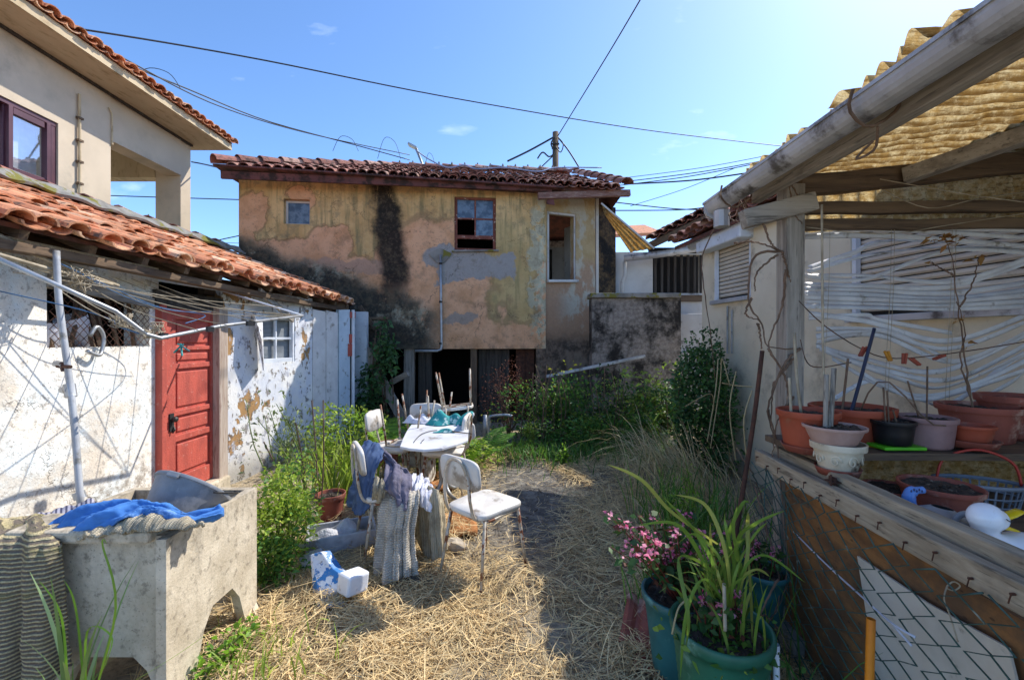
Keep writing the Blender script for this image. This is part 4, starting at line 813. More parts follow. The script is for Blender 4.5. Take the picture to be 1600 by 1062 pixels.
# ---------------- table ----------------
tb=thing('kitchen_table','white laminate table with curved ends and a grey tubular pedestal','table',(-.68,4.35,0))
tz_=.70
pt=lambda px,py:P(px,py,(H-tz_)*F/(py-CY))
out_=[pt(*a) for a in ((625,697),(640,700),(662,702),(690,700),(712,694),(731,687),(733,660),(732,648),(712,651),(690,650),(668,651),(648,656),(636,672),(629,686))]
mb=MB(); mb.poly([Vector((p.x,p.y,tz_-.022)) for p in out_],(0,0,.022)); mb.build('tabletop',M_lam,tb,bevel=.004)
mb=MB(); cc=Vector((-.70,4.35,0))
for i,(dx_,dy_) in enumerate(((.025,.02),(-.03,.03))): 
    mb=MB(); s=1 if i==0 else -1
    mb.tube(cv([cc+Vector((dx_,dy_,tz_-.02)),cc+Vector((dx_,dy_,.3)),cc+Vector((dx_,dy_,.14)),cc+Vector((dx_+s*.06,dy_-.08,.05)),cc+Vector((dx_+s*.22,dy_-.28,.025))],20),.019,8); mb.build('leg',M_metal,tb,smooth=True)
    mb=MB(); mb.tube(cv([cc+Vector((dx_,dy_+.06,tz_-.02)),cc+Vector((dx_,dy_+.06,.3)),cc+Vector((dx_,dy_+.06,.14)),cc+Vector((dx_+s*.06,dy_+.14,.05)),cc+Vector((dx_+s*.2,dy_+.34,.025))],20),.019,8); mb.build('leg',M_metal,tb,smooth=True)
def lump(name,label,cat,c,rx,ry,h,mat,seed,n=26,group=None,rotz=0):
    g=random.Random(seed); ph=[g.uniform(0,6.28) for _ in range(8)]; k=[(g.uniform(1,4),g.uniform(1,4)) for _ in range(8)]
    mb=MB()
    def fn(u,v):
        a=u*2*math.pi; r=v; e=1+.22*math.sin(3*a+ph[0])+.12*math.sin(5*a+ph[1]); x=math.cos(a)*r*rx*e; y=math.sin(a)*r*ry*e
        z=h*(1-r**2.2)*(.75+.25*math.sin(k[0][0]*x/rx+k[0][1]*y/ry+ph[2])+.2*math.sin(k[1][0]*x/rx*1.5-k[1][1]*y/ry+ph[3])+.12*math.sin(k[2][0]*2*x/rx+k[2][1]*2*y/ry+ph[4]))
        X_=x*math.cos(rotz)-y*math.sin(rotz);Y_=x*math.sin(rotz)+y*math.cos(rotz); return (c[0]+X_,c[1]+Y_,c[2]+max(z,.003))
    mb.grid(fn,n*2,n); o=mb.build(name,mat,None,True,org=tuple(c),solid=.004); return setp(o,label,cat,group)
lump('turquoise_cloth','crumpled turquoise cloth heaped on the far side of the table','cloth',(-.72,4.62,tz_+.003),.22,.13,.13,M_tealc,3)
lump('white_rag','crumpled pale rag beside the turquoise cloth at the table corner','rag',(-1.02,4.66,tz_+.003),.13,.09,.09,M_whitec,5)
sp_=thing('canvas_shoe','turquoise slipper with grey sole lying tilted on the table corner','shoe',(-.50,4.55,tz_+.004))
mb=MB(); mb.ball((-.50,4.55,tz_+.06),(.12,.045,.05),14,Matrix.Rotation(R(30),3,'Z')@Matrix.Rotation(R(-35),3,'Y')); mb.build('shoe_upper',M_tealc,sp_,smooth=True)
mb=MB(); mb.ball((-.49,4.535,tz_+.05),(.12,.012,.045),14,Matrix.Rotation(R(30),3,'Z')@Matrix.Rotation(R(-35),3,'Y')); mb.build('shoe_sole',M_whitec,sp_,smooth=True)
lump('teal_glove','small turquoise glove lying flat near the table edge','glove',(-.66,4.18,tz_+.003),.09,.045,.035,M_tealc,9)
mb=MB(); mb.tube([(-.60,4.17,tz_+.014),(-.38,4.07,tz_+.010)],[.008,.005],6); setp(mb.build('stick',M_brownw['x'],None,org=(-.6,4.17,tz_)),'thin dark stick lying on the right end of the table','stick')
mb=MB(); mb.tube(cv([P(683,672,4.25)+Vector((0,0,.0)),(-.80,4.2,tz_+.008),(-.86,4.05,tz_+.008),(-.86,3.78,tz_+.008),(-.875,3.72,.66)],20),.004,5); mb.tube(cv([(-.79,3.86,tz_+.008),(-.79,3.71,.69),(-.79,3.71,.45),(-.785,3.72,.22)],12),.003,5); setp(mb.build('electric_cord',M_cable,None,smooth=True,org=(-.8,4.1,tz_)),'black electric cord trailing across and off the white table','cord')
# ---------------- drapery on chair 2 ----------------
cloth('knit_blanket','long dirty grey knitted blanket hanging in folds from the chair seat to the ground','blanket',
 [[P(600,762,3.2),P(615,770,3.08),P(635,768,3.04),P(655,765,3.1)],[P(588,785,3.12),P(612,790,2.98),P(635,790,2.95),P(655,780,3.0)],[P(586,830,3.05),P(608,832,2.92),P(630,830,2.90),P(646,828,2.95)],[P(584,870,3.0),P(604,872,2.86),P(630,872,2.84),P(648,868,2.9)],[P(585,905,2.93),P(603,912,2.80),P(630,902,2.80),P(653,898,2.86)]],M_knit,70,50,[(.022,5,0,0,.25),(.012,9,.3,1,.3),(.006,15,0,2,.3)],.008)
cloth('cable_knit_throw','cable knitted throw with olive stained edge hanging from the right of the same seat','throw',
 [[P(655,752,3.35),P(668,757,3.22),P(682,765,3.15),P(690,775,3.25)],[P(650,775,3.32),P(668,780,3.15),P(683,785,3.1),P(692,790,3.2)],[P(648,810,3.3),P(668,815,3.12),P(684,815,3.08),P(694,815,3.18)],[P(652,845,3.25),P(672,848,3.1),P(686,846,3.06),P(694,842,3.15)],[P(664,872,3.2),P(676,874,3.08),P(687,870,3.05),P(696,858,3.12)]],M_knit2,50,40,[(.016,4,0,0,.3),(.008,8,0,1,.3)],.01)
cloth('olive_drape','olive yellow stained knit panel hanging behind the blanket under the chair','cloth',
 [[P(640,770,3.42),P(655,770,3.42),P(668,772,3.40)],[P(640,800,3.42),P(656,802,3.42),P(668,805,3.40)],[P(642,838,3.42),P(656,840,3.42),P(668,838,3.40)]],pm('olive_stained_knit','b0a56a','8c8048',7,.95,bump=.7,bs=70),30,20,[(.012,4,0,0,-1)],.006)
cloth('blue_fleece','faded blue fleece jacket slung over the left chair back','jacket',
 [[P(566,700,3.30),P(575,690,3.28),P(588,692,3.24),P(600,703,3.18)],[P(556,722,3.26),P(566,712,3.18),P(580,715,3.12),P(592,720,3.10)],[P(552,755,3.24),P(561,755,3.12),P(573,758,3.08),P(584,752,3.10)],[P(545,780,3.24),P(556,790,3.12),P(568,792,3.08),P(582,775,3.10)],[P(546,790,3.24),P(557,802,3.12),P(567,802,3.08),P(580,782,3.10)]],M_denim,50,50,[(.010,2.2,1,0,-1),(.004,6,1.5,1,-1)],.014,crum=.035)
cloth('grey_hoodie','grey zip sweatshirt draped from the chair back over its seat','sweatshirt',
 [[P(566,698,3.36),P(585,694,3.34),P(596,704,3.30)],[P(598,716,3.30),P(612,720,3.22),P(622,728,3.2)],[P(602,740,3.12),P(620,736,3.10),P(640,742,3.2)],[P(601,760,3.02),P(622,760,2.99),P(645,758,3.08)],[P(618,782,2.98),P(630,785,2.95),P(642,778,3.0)],[P(624,796,2.97),P(632,797,2.945),P(640,794,2.98)]],M_grayj,60,60,[(.012,2.3,1.5,0,-1),(.004,6,2.5,1,-1)],.010,crum=.035)
cloth('white_cloth','crumpled dirty white cloth over the far corner of the draped chair seat','cloth',
 [[P(640,742,3.35),P(655,742,3.4),P(668,750,3.4)],[P(640,765,3.2),P(658,757,3.2),P(676,760,3.25)],[P(646,778,3.1),P(660,772,3.08),P(672,776,3.12)],[P(656,785,3.08),P(664,796,3.06),P(672,800,3.08)]],M_whitec,40,40,[(.014,3,2,0,-1),(.006,8,3,1,-1)],.006)
cloth('yellowed_undershirt','yellowed shirt bunched under the chair back','shirt',
 [[P(576,748,3.15),P(588,745,3.1),P(600,750,3.06)],[P(576,762,3.12),P(590,765,3.02),P(602,760,3.02)],[P(580,778,3.12),P(590,785,3.05),P(600,775,3.04)]],M_knit2,30,24,[(.014,3,1,0,-1),(.006,9,2,1,-1)],.01)
# dark rags and dirt on the ground below
lump('dirty_rag','muddy dark rag end crumpled on the ground at the foot of the blanket','rag',(-.72,2.86,.0),.17,.07,.05,pm('muddy_cloth','6f6a62','4a453f',10,.98,bump=.8,bs=50),12)
# ---------------- broken sink & box ----------------
bs=thing('broken_washbasin','broken white washbasin piece with blue splashes lying on the straw','washbasin',G(530,925))
a=G(500,930); mb=MB(); mb.poly([P(484,866,2.74),P(502,861,2.74),P(520,888,2.70),P(545,905,2.67),P(534,935,2.64),P(500,950,2.58),P(489,935,2.64)],(.035,.06,-.02)); mb.build('blue_splashed_side',M_bluepl,bs,bevel=.008)
mb=MB(); mb.box(P(548,914,2.60)+Vector((.0,.04,.0)),(.12,.15,.12),Matrix.Rotation(R(-35),3,'Z')@Matrix.Rotation(R(-8),3,'X')); mb.build('basin_block',M_porc,bs,bevel=.018,seg=3)
mb=MB(); mb.poly([P(466,872,2.95),P(486,866,2.92),P(494,900,2.85),P(478,905,2.88)],(.01,.14,-.02)); mb.build('broken_corner',M_film,bs,bevel=.006)
lump('paper_scrap','torn blue and white scrap on straw below the broken basin','scrap',(G(515,950).x,G(515,950).y,.02),.09,.03,.03,M_bluepl,21)
bx=thing('polystyrene_box','dirty white polystyrene box with crumpled plastic film beside the green bush','box',G(535,855))
c=G(530,856)+Vector((0,.05,0)); rz=Matrix.Rotation(R(24),3,'Z'); mb=MB(); 
for d,s in (((0,-.14,.07),(.5,.02,.14)),((0,.14,.07),(.5,.02,.14)),((-.24,0,.07),(.02,.26,.14)),((.24,0,.07),(.02,.26,.14)),((0,0,.01),(.46,.26,.02))): mb.box(c+rz@Vector(d),s,rz)
mb.build('box_shell',pm('dirty_polystyrene','b9bbc2','9a9ca4',9,.8,bump=.4,c3='8d8378'),bx,bevel=.006)
lump('plastic_film','crumpled clear film bulging out of the polystyrene box','plastic sheet',(c.x-.02,c.y-.04,.06),.24,.14,.13,M_film,33,30,rotz=R(24))
# foam mats
for k,(p4,l,h_) in enumerate((([(683,810),(735,803),(748,838),(690,842)],'crumbling brown foam mat on the ground left of the lone chair',.03),([(676,742),(720,738),(712,768),(668,772)],'brown foam mat with torn edge under the table',.04))):
    mb=MB(); q=[G(*p) for p in p4]; n=10
    mb.grid(lambda u,v:(lambda r:(r.x+.012*math.sin(9*v+u*5),r.y+.012*math.sin(11*u),h_+.008*math.sin(12*u+7*v)))(q[3].lerp(q[2],u).lerp(q[0].lerp(q[1],u),v)),12,12)
    setp(mb.build('foam_mat',M_foam,None,org=tuple(q[3]),solid=.03,smooth=True),l,'mat','brown foam mats')
# stones
for i,(px,py,s,l) in enumerate(((732,722,.09,'largest pale rubble lump on the dark ground right of the table'),(758,718,.07,'second pale rubble lump, the one nearest the bushes'),(748,732,.045,'small pale stone between the two bigger rubble lumps'),(745,748,.035,'smallest pale stone, nearest the lone chair'),(760,775,.03,'tiny stone chip above the chair seat on dark ground'),(712,858,.10,'flat grey stone slab behind the lone chair legs'))):
    c=G(px,py); mb=MB(); mb.ball((c.x,c.y,s*.3),(s,s*.7,s*.45),9,Matrix.Rotation(i*1.1,3,'Z'),.22,i); setp(mb.build('stone',M_stone,None,org=tuple(c),bevel=.004),l,'stone','pale stones scattered on the ground')
# ---------------- clothesline frame and pole on the shed wall ----------------
cl=thing('wall_clothesline','metal clothesline frame with sagging strings jutting from the shed wall','clothesline',(-3.0,3.6,1.6))
Lc=P(237,527,2.75); Rc=P(473,493,4.45); Lw_=P(-30,392,2.1); Rb=P(340,430,4.9); Lb=P(60,405,3.0)
mb=MB(); mb.tube([Lw_,P(180,486,2.55),P(228,522,2.72),Lc+Vector((.03,.03,-.005)),P(330,512,3.35),P(345,509,3.45),Rc],.0135,8); mb.build('outer_bar',M_metal,cl,smooth=True)
mb=MB(); mb.tube([P(0,398,2.9),P(340,452,4.6)],.016,8); mb.tube([Rc,P(340,452,4.6)],.010,6); mb.build('wall_bar',M_whitep,cl,smooth=True)
mb=MB()
for i in range(6):
    t=.05+i/5*.88; a=P(0,398,2.9).lerp(P(340,452,4.6),t*.5+.05); b=[Lw_.lerp(Lc,.55+.09*i),Lc.lerp(Rc,.03+.19*i)][1]; m=a.lerp(b,.5)-Vector((0,0,.05+.02*(i%3))); mb.tube(cv([a,m,b],12),.0035,5)
for (a,b,sg) in ((P(40,415,2.8),Lc,.05),(P(50,420,2.7),Rc,.06),(P(90,428,3.0),Rc,.12),(P(20,425,2.6),P(440,480,4.2),.03)): mb.tube(cv([a,a.lerp(b,.5)-Vector((0,0,sg)),b],14),.0035,5)
mb.build('line',M_string,cl,smooth=True)
mb=MB(); mb.tube(cv([P(0,455,2.6),P(120,482,2.75),P(175,500,2.8),P(185,510,2.75),Lc],20),.004,5); mb.tube(cv([P(95,412,2.8),P(170,447,3.1),P(250,480,3.6),P(320,492,3.9),P(290,505,3.2)],24),.004,5); mb.tube(cv([P(130,430,2.9),P(200,465,3.2),P(270,485,3.6),P(330,487,4.0)],20),.003,5)
mb.build('blue_line',pm('blue_cord','3d6a94','32587e',9,.7,bump=.1),cl,smooth=True)
mb=MB()
g=random.Random(4)
for (cp,n,r_) in ((P(190,500,2.68),10,.05),(P(225,520,2.72),8,.035),(P(120,440,2.9),12,.09),(P(245,513,2.8),8,.04)):
    mb=MB()
    for i in range(n):
        q=[cp+Vector((g.uniform(-1,1)*r_,g.uniform(-1,1)*r_,g.uniform(-1,1)*r_)) for _ in range(5)]; mb.tube(cv(q,14),.0028,4)
    mb.build('knotted_wire',M_string,cl,smooth=True)
mb=MB()
for t in (.02,.25,.5,.52): 
    c=Lc.lerp(Rc,t+.02)
    for k in range(3): mb.tube([c+Vector((.004*k,.012*k,-.02)),c+Vector((.004*k,.012*k,.02))],.0165,7)
mb.build('wire_binding',M_iron,cl)
pg=thing('clothes_peg','pair of teal green clothes pegs hanging from the clothesline bar by the red door','clothes pegs',Lc+Vector((.15,.1,-.05)))
for i in range(3):
    mb=MB(); c=P(283,540,2.95); a=i*.9-.8; mb.bar(c,c+Vector((math.sin(a)*.07,0,-.07*abs(math.cos(a)))),.008,.012,(0,1,0)); mb.bar(c+Vector((0,.01,0)),c+Vector((-.04+.02*i,.02,.012)),.008,.01); mb.build('peg',M_tealc if i<2 else M_tealp,pg,bevel=.002)
po=thing('clothesline_pole','white grey pipe pole with clamps leaning beside the shed wall','pole',(-2.95,2.95,0))
mb=MB(); pp=[P(88,392,2.76),P(92,470,2.74),P(104,560,2.72),P(115,650,2.68),P(127,800,2.62)]; mb.tube(cv(pp,16),.018,10); mb.build('pipe',pm('dull_grey_pipe','b5b8bc','9c9ea2',5,.6,bump=.1,c3='7d7a74',t3=(.55,.7)),po,smooth=True)
mb=MB(); mb.tube([P(101,566,2.72),P(104,579,2.72)],.026,8); mb.tube([P(90,572,2.72),P(110,573,2.68)],.012,6); mb.build('rusty_clamp',M_rust,po)
mb=MB(); mb.tube([P(108,600,2.71),P(111,620,2.70)],.030,10); mb.build('coupling',M_metal,po); mb=MB(); mb.tube([P(98,609,2.73),P(108,609,2.69)],.022,8); mb.build('coupling',M_metal,po); mb=MB(); mb.tube([P(122,768,2.64),P(126,779,2.64)],.030,10); mb.build('coupling',M_metal,po); mb=MB(); mb.tube([P(88,568,2.76),P(101,571,2.71)],.022,8); mb.build('coupling',M_metal,po)
# wire mesh over the shed opening, and junk behind
wm=thing('wire_mesh','rusty diamond wire mesh over the shed wall opening','wire mesh',WP(150,545))
mb=MB()
a=WP(232,0,.01);b=WP(72,0,.01); Lg=(b.xy-a.xy).length; d=(b-a); d.z=0; d.normalize(); s_=.062
for i in range(-6,int(Lg/s_)+1):
    for sg in (1,-1):
        pts=[]
        for j in range(0,8):
            u=(i*s_)+(j*s_ if sg>0 else (6-j)*s_); z=1.545+j*s_*1.0+.006*math.sin(i*3+j)
            if 0<=u<=Lg and z<1.99: pts.append(Vector((a.x,a.y,0))+d*u+Vector((.004*sg,0,z)))
        if len(pts)>1: mb.tube(pts,.0022,4)
mb.build('mesh_wire',M_rust,wm)
jk=thing('stored_junk','old white pails and sticks piled behind the wire mesh opening','junk',(-3.45,3.4,1.55))
mb=MB(); mb.lathe((-3.42,3.12,1.52),[(.09,0),(.11,.16),(.12,.2)],14); mb.build('pail',M_whitec,jk,smooth=True)
mb=MB(); mb.lathe((-3.42,3.42,1.56),[(.07,0),(.10,.22),(.10,.24)],14,Matrix.Rotation(R(25),3,'X')); mb.build('pail',M_whitec,jk,smooth=True)
mb=MB()
for i in range(9): mb.bar((-3.36+random.uniform(-.05,.05),3.0+i*.1,1.52),(-3.40,3.05+i*.09+random.uniform(-.2,.2),1.97),.02,.025)
mb.build('stick',M_brownw['z'],jk)
mb=MB(); mb.tube(cv([WP(132,525,.04),WP(141,510,.05),WP(152,525,.05),WP(149,548,.05),WP(141,555,.06),WP(125,548,.05)],18),.014,8); setp(mb.build('metal_hook',M_metal,None,smooth=True,org=tuple(WP(140,530))),'curved grey metal hook on the ledge of the mesh opening','hook')
# bundled pipes under the eave
for k,(a,b,r_) in enumerate(((P(-20,360,2.5),P(180,440,3.3),.014),(P(-20,368,2.5),P(185,446,3.3),.012),(P(-20,392,2.4),P(175,444,3.2),.012))):
    mb=MB(); mb.tube(cv([a,a.lerp(b,.5)+Vector((0,0,-.01)),b],8),r_,7); setp(mb.build('cane',M_string,None,smooth=True,org=tuple(a)),['topmost pale cane tied under the tiled eave','middle pale cane tied under the tiled eave','lowest pale cane tied under the tiled eave'][k],'cane','canes under the shed eave')
# ---------------- porch ----------------
pr_=thing('lean_to_porch','timber lean to porch with yellow fibreglass sheets, gutter and old beams','porch',(1.56,2.4,0))
mb=MB(); mb.bar((1.56,2.42,-.1),(1.56,2.40,2.46),.10,.10,(0,1,0),seg=8,wob=.004); mb.build('post',M_greyw['z'],pr_,bevel=.006)
mb=MB(); mb.bar((1.27,2.36,2.26),(1.66,2.36,2.36),.07,.10,(0,0,1)); mb.build('post_bracket',M_greyw['x'],pr_,bevel=.006)
mb=MB(); mb.bar((1.60,2.40,2.46),(3.0,2.40,2.60),.07,.11,seg=6,wob=.006); mb.build('main_beam',M_brownw['x'],pr_,bevel=.006)
mb=MB(); mb.bar((1.62,2.44,2.345),(3.0,2.44,2.365),.05,.065,seg=6,wob=.005); mb.bar((1.62,2.46,2.255),(3.0,2.46,2.265),.05,.06,seg=6,wob=.006); mb.build('cross_rail',M_brownw['x'],pr_,bevel=.005)
mb=MB(); mb.bar((1.42,.75,2.44),(1.42,2.5,2.44),.05,.09,seg=6,wob=.004); mb.build('wall_plate',M_greyw['y'],pr_,bevel=.005)
mb=MB(); mb.bar((2.16,2.36,2.50),(2.7,1.5,2.62),.07,.08); mb.build('rafter',M_greyw['y'],pr_,bevel=.005)
# half-round gutter
mb=MB(); nseg=12
def gut(u,v):
    y=.65+v*2.12; a=math.pi*(1.0+u*1.0)
    return (1.30+.062*math.cos(a),y,2.475+.062*math.sin(a)*1.1-.002*v)
mb.grid(gut,12,20); mb.bar((1.238,.65,2.478),(1.238,2.77,2.476),.014,.012); mb.bar((1.362,.65,2.478),(1.362,2.77,2.476),.014,.012); mb.build('gutter',M_zinc,pr_,smooth=False,solid=.004)
mb=MB(); mb.lathe((1.30,2.77,2.44),[(.0,0),(.064,0),(.064,.02),(0,.02)],16,Matrix.Rotation(R(90),3,'X')); mb.tube([(1.30,2.66,2.40),(1.30,2.66,2.30)],.045,10); mb.build('gutter_end',M_zinc,pr_)
mb=MB()
for y in (1.55,2.5): mb=MB(); mb.tube(cv([(1.21,y-.03,2.49),(1.22,y,2.43),(1.30,y+.01,2.375),(1.39,y,2.43),(1.40,y-.02,2.5)],12),.006,5); mb.build('vine_tie',M_twig,pr_)
mb=MB(); mb.tube(cv([(1.33,1.56,2.375),(1.37,1.62,2.32),(1.33,1.66,2.30),(1.38,1.64,2.36)],12),.005,5); mb.build('vine_tie',M_twig,pr_)
mb=MB(); 
def cor(u,v):
    y=.45+v*2.05; y0=y; x0=(1.252+.015*math.sin(y*37)) if 1.2<y<1.66 else 1.30; x=x0+u*(3.1-x0); return (x+.02*math.sin(v*40)*(1-u)**8,y,2.515+(x-1.2)*.09+.026*math.sin(y*2*math.pi/.076)+.005*math.sin(x*9+y*7)+.004*math.sin(x*31+y*53))
mb.grid(cor,30,324); mb.build('roof_sheet',M_frpg,pr_,smooth=True)
mb=MB(); mb.grid(lambda u,v:(1.62+u*1.4,2.50+.012*math.sin(u*1.4*2*math.pi/.10),2.22+v*.28+u*.08),200,3); mb.build('end_sheet',M_frp,pr_,smooth=True)
# loose wavy sheet ends above the gutter
hs=thing('hanging_sheet','torn triangle of yellow fibreglass dangling off the derelict house eave','fibreglass sheet',P(960,350,8.3))
a=P(940,318,8.3);b=P(1022,388,7.9);c_=P(985,394,8.1);d_=P(945,335,8.35)
mb=MB(); mb.grid(lambda u,v:tuple(a.lerp(b,v).lerp(d_.lerp(c_,v),u)+Vector((0,-.03*math.sin(u*25),.0))),24,16); mb.build('sheet',M_frp,hs,smooth=True,solid=.006)
mb=MB(); mb.bar(a,b,.05,.03); mb.build('batten',M_annex,hs)
# venetian blind
vb=thing('venetian_blind','collapsed white venetian blind with bent slats hanging under the porch beam','blind',(2.2,2.47,2.2))
Yb=2.47
sl=[((1255,348),(1340,350),(1450,356),(1610,360)),((1256,356),(1340,358),(1450,362),(1610,372)),((1256,370),(1340,368),(1450,372),(1610,385)),
((1264,418),(1330,396),(1395,376),(1610,388)),((1262,424),(1360,398),(1480,386),(1610,390)),((1256,430),(1350,436),(1480,392),(1610,396)),((1256,431),(1350,430),(1490,440),(1610,402)),
((1255,444),(1350,446),(1480,448),(1610,408)),((1255,450),(1350,452),(1480,458),(1610,440)),((1255,458),(1350,460),(1480,466),(1610,452)),((1255,464),(1350,467),(1480,470),(1610,460)),((1255,470),(1350,473),(1480,476),(1610,470)),((1255,478),(1350,480),(1480,482),(1610,478)),
((1263,490),(1360,503),(1480,533),(1610,490)),((1263,497),(1350,492),(1375,500),(1487,520)),((1275,514),(1370,516),(1480,545),(1610,500)),((1275,526),(1340,516),(1400,520),(1480,562)),((1275,535),(1370,523),(1490,565),(1610,515)),((1275,540),(1350,560),(1470,580),(1610,520)),
((1290,548),(1390,580),(1490,592),(1610,535)),((1280,545),(1400,590),(1480,604),(1610,548)),((1300,560),(1400,612),(1490,612),(1610,560)),((1300,625),(1365,594),(1440,625),(1480,640)),((1470,640),(1520,610),(1570,570),(1615,545)),((1500,640),(1560,608),(1590,590),(1620,560)),((1350,585),(1430,622),(1500,612),(1610,575))]
mb=MB()
for i,s in enumerate(sl):
    yo=Yb+(i%5)*.007; ps=cv([P(px,py,yo) for px,py in s],22); tl=random.uniform(-.5,.9) if i not in (7,8,9,10,11,12) else .4; wd=.0155 if 6<i<13 else random.uniform(.012,.017)
    vs=[];fs=[]
    for k,p in enumerate(ps):
        tt=tl+.25*math.sin(k*.3+i)
        for q in (-1,-.4,.4,1): vs.append(p+Vector((0,math.sin(tt)*q*wd,math.cos(tt)*q*wd))+Vector((0,-.003*(1-q*q),.0)))
    for k in range(len(ps)-1):
        for q in range(3): fs.append((4*k+q,4*k+q+1,4*k+5+q,4*k+4+q))
    mb.add(vs,fs)
mb.build('slat',M_slat,vb,smooth=True,solid=.0012)
mb=MB()
for px in (1297,1393,1398,1494,1488): mb.tube(cv([P(px,345,Yb-.02),P(px-2,450,Yb-.02),P(px-8,560,Yb-.02),P(px-12,650,Yb-.015)],12),.0012,4)
mb.build('ladder_cord',M_string,vb)
mb=MB(); mb.bar(P(1256,352,Yb),P(1612,352,Yb),.03,.03); mb.build('head_rail',M_slat,vb,bevel=.004)
# strings and clothes line in the porch
def strand(name,label,cat,lst,r,mat,group=None,n=16):
    mb=MB()
    for l in lst: mb.tube(cv(l,n),r,5)
    return setp(mb.build(name,mat,None,smooth=True,org=tuple(lst[0][0])),label,cat,group)
strand('porch_string','pale string looped across the porch under the beams','string',[[P(1260,355,2.38),P(1380,366,2.38),P(1480,352,2.4),P(1610,332,2.4)],[P(1375,295,2.35),P(1450,325,2.35),P(1530,310,2.35),P(1615,298,2.35)],[P(1375,280,2.3),P(1500,302,2.2),P(1615,318,2.1)]],.0025,M_string)
strand('washing_line','rusty wire washing line with clothes pegs across the porch','clothesline',[[P(1248,470,2.36),P(1290,510,2.36),P(1350,547,2.36),P(1400,560,2.36),P(1500,550,2.36),P(1612,532,2.36)],[P(1250,530,2.36),P(1268,572,2.36),P(1330,566,2.36)]],.003,M_rust)
for i,(px,py,a,m) in enumerate(((1348,549,.5,0),(1388,556,-.4,1),(1413,560,.1,0),(1430,565,-.9,0),(1467,558,1.2,0))):
    c=P(px,py,2.35); mb=MB()
    for s in (-.006,.006): mb.bar(c+Vector((s-math.sin(a)*.03,0,-.03*math.cos(a)+.0)),c+Vector((s*1.6+math.sin(a)*.03,0,.03*math.cos(a))),.012,.009,(0,1,0))
    o=mb.build('clothes_peg',pm('yellow_peg','c9871a','b0741a',9,.6) if m else M_peg,None,org=tuple(c),bevel=.002)
    setp(o,['leftmost red peg on the wire crossing the blue stick','yellow orange peg on the wire','upright red brown peg right of the yellow peg','slanted red brown peg right of the upright one','rightmost red peg lying flat along the wire'][i],'clothes peg','clothes pegs on the wire')
# dry vines by the post
def vine(name,label,lst,r0=.007,mat=None,group=None):
    mb=MB()
    for l in lst:
        ps=cv(l,26); ps=[p+Vector((random.uniform(-1,1),random.uniform(-1,1),random.uniform(-1,1)))*.004 for p in ps]; mb.tube(ps,[r0*(1-.6*i/25)*random.uniform(.85,1.2) for i in range(26)],6)
    return setp(mb.build(name,mat or M_twig,None,smooth=True,org=tuple(lst[0][0])),label,'vine',group)
Yv=2.34
vine('dry_vine','bare brown vine twisting down left of the porch post',[[P(1190,340,Yv),P(1205,380,Yv),P(1218,392,Yv)],[P(1218,392,Yv),P(1180,400,Yv),P(1170,440,Yv),P(1172,480,Yv),P(1190,505,Yv),P(1200,540,Yv),P(1250,545,Yv)],[P(1215,397,Yv),P(1183,425,Yv),P(1180,455,Yv)],[P(1228,420,Yv),P(1222,480,Yv),P(1205,520,Yv),P(1200,550,Yv)],[P(1175,465,Yv),P(1165,490,Yv),P(1185,500,Yv)],[P(1222,392,Yv),P(1235,440,Yv+.02)],[P(1148,380,2.5),P(1180,378,2.4),P(1218,392,Yv)],[P(1250,545,Yv),P(1225,570,Yv),P(1200,640,Yv),P(1215,700,Yv)],[P(1185,505,Yv),P(1190,545,Yv)],[P(1240,560,Yv),P(1210,600,Yv),P(1205,660,Yv)],[P(1200,545,Yv),P(1230,600,Yv),P(1222,660,Yv)]])
vine('thin_vine','thin dry tendril hanging past the shutter of the cream house',[[P(1150,290,4.5),P(1125,340,4.5),P(1098,400,4.8),P(1100,450,4.8),P(1110,520,4.8),P(1118,600,4.8)]],.009)
vine('gutter_vine','dry tendrils wound around the end of the porch gutter',[[P(1150,300,2.6),P(1165,330,2.5),P(1158,300,2.45),P(1150,345,2.5)],[P(1145,310,2.7),P(1140,340,2.6),P(1165,348,2.45)],[P(1250,310,2.35),P(1235,290,2.35),P(1240,330,2.35),P(1255,350,2.35)],[P(1165,345,2.45),P(1185,330,2.4),P(1225,322,2.36)]],.005)
# ---------------- potting shelf ----------------
sf=thing('potting_shelf','weathered plank shelf under the porch holding flower pots','shelf',(2.1,2.2,0))
mb=MB(); mb.bar((1.42,2.10,1.052),(3.0,2.10,1.052),.20,.035,seg=5,wob=.002); mb.bar((1.42,2.31,1.052),(3.0,2.31,1.052),.20,.035); mb.build('shelf_board',M_brownw['x'],sf,bevel=.004)
mb=MB(); mb.bar((1.45,1.80,.79),(2.95,1.80,.79),.9,.03); mb.build('lower_board',M_brownw['x'],sf,bevel=.004)
mb=MB(); mb.bar((1.62,2.12,.8),(1.62,2.12,1.03),.06,.06,(0,1,0)); mb.bar((2.9,2.12,0),(2.9,2.12,1.03),.06,.06,(0,1,0)); mb.build('support',M_brownw['z'],sf)
mb=MB(); mb.grid(lambda u,v:(1.5+u*1.5,2.29+.012*math.sin(u*1.5*6.28/.09),.80+v*.22),150,4); mb.build('back_sheet',M_frp,sf,smooth=True)
mb=MB(); mb.box((2.2,2.36,.38),(1.5,.03,.8)); mb.build('lower_back',M_darkw['z'],sf)
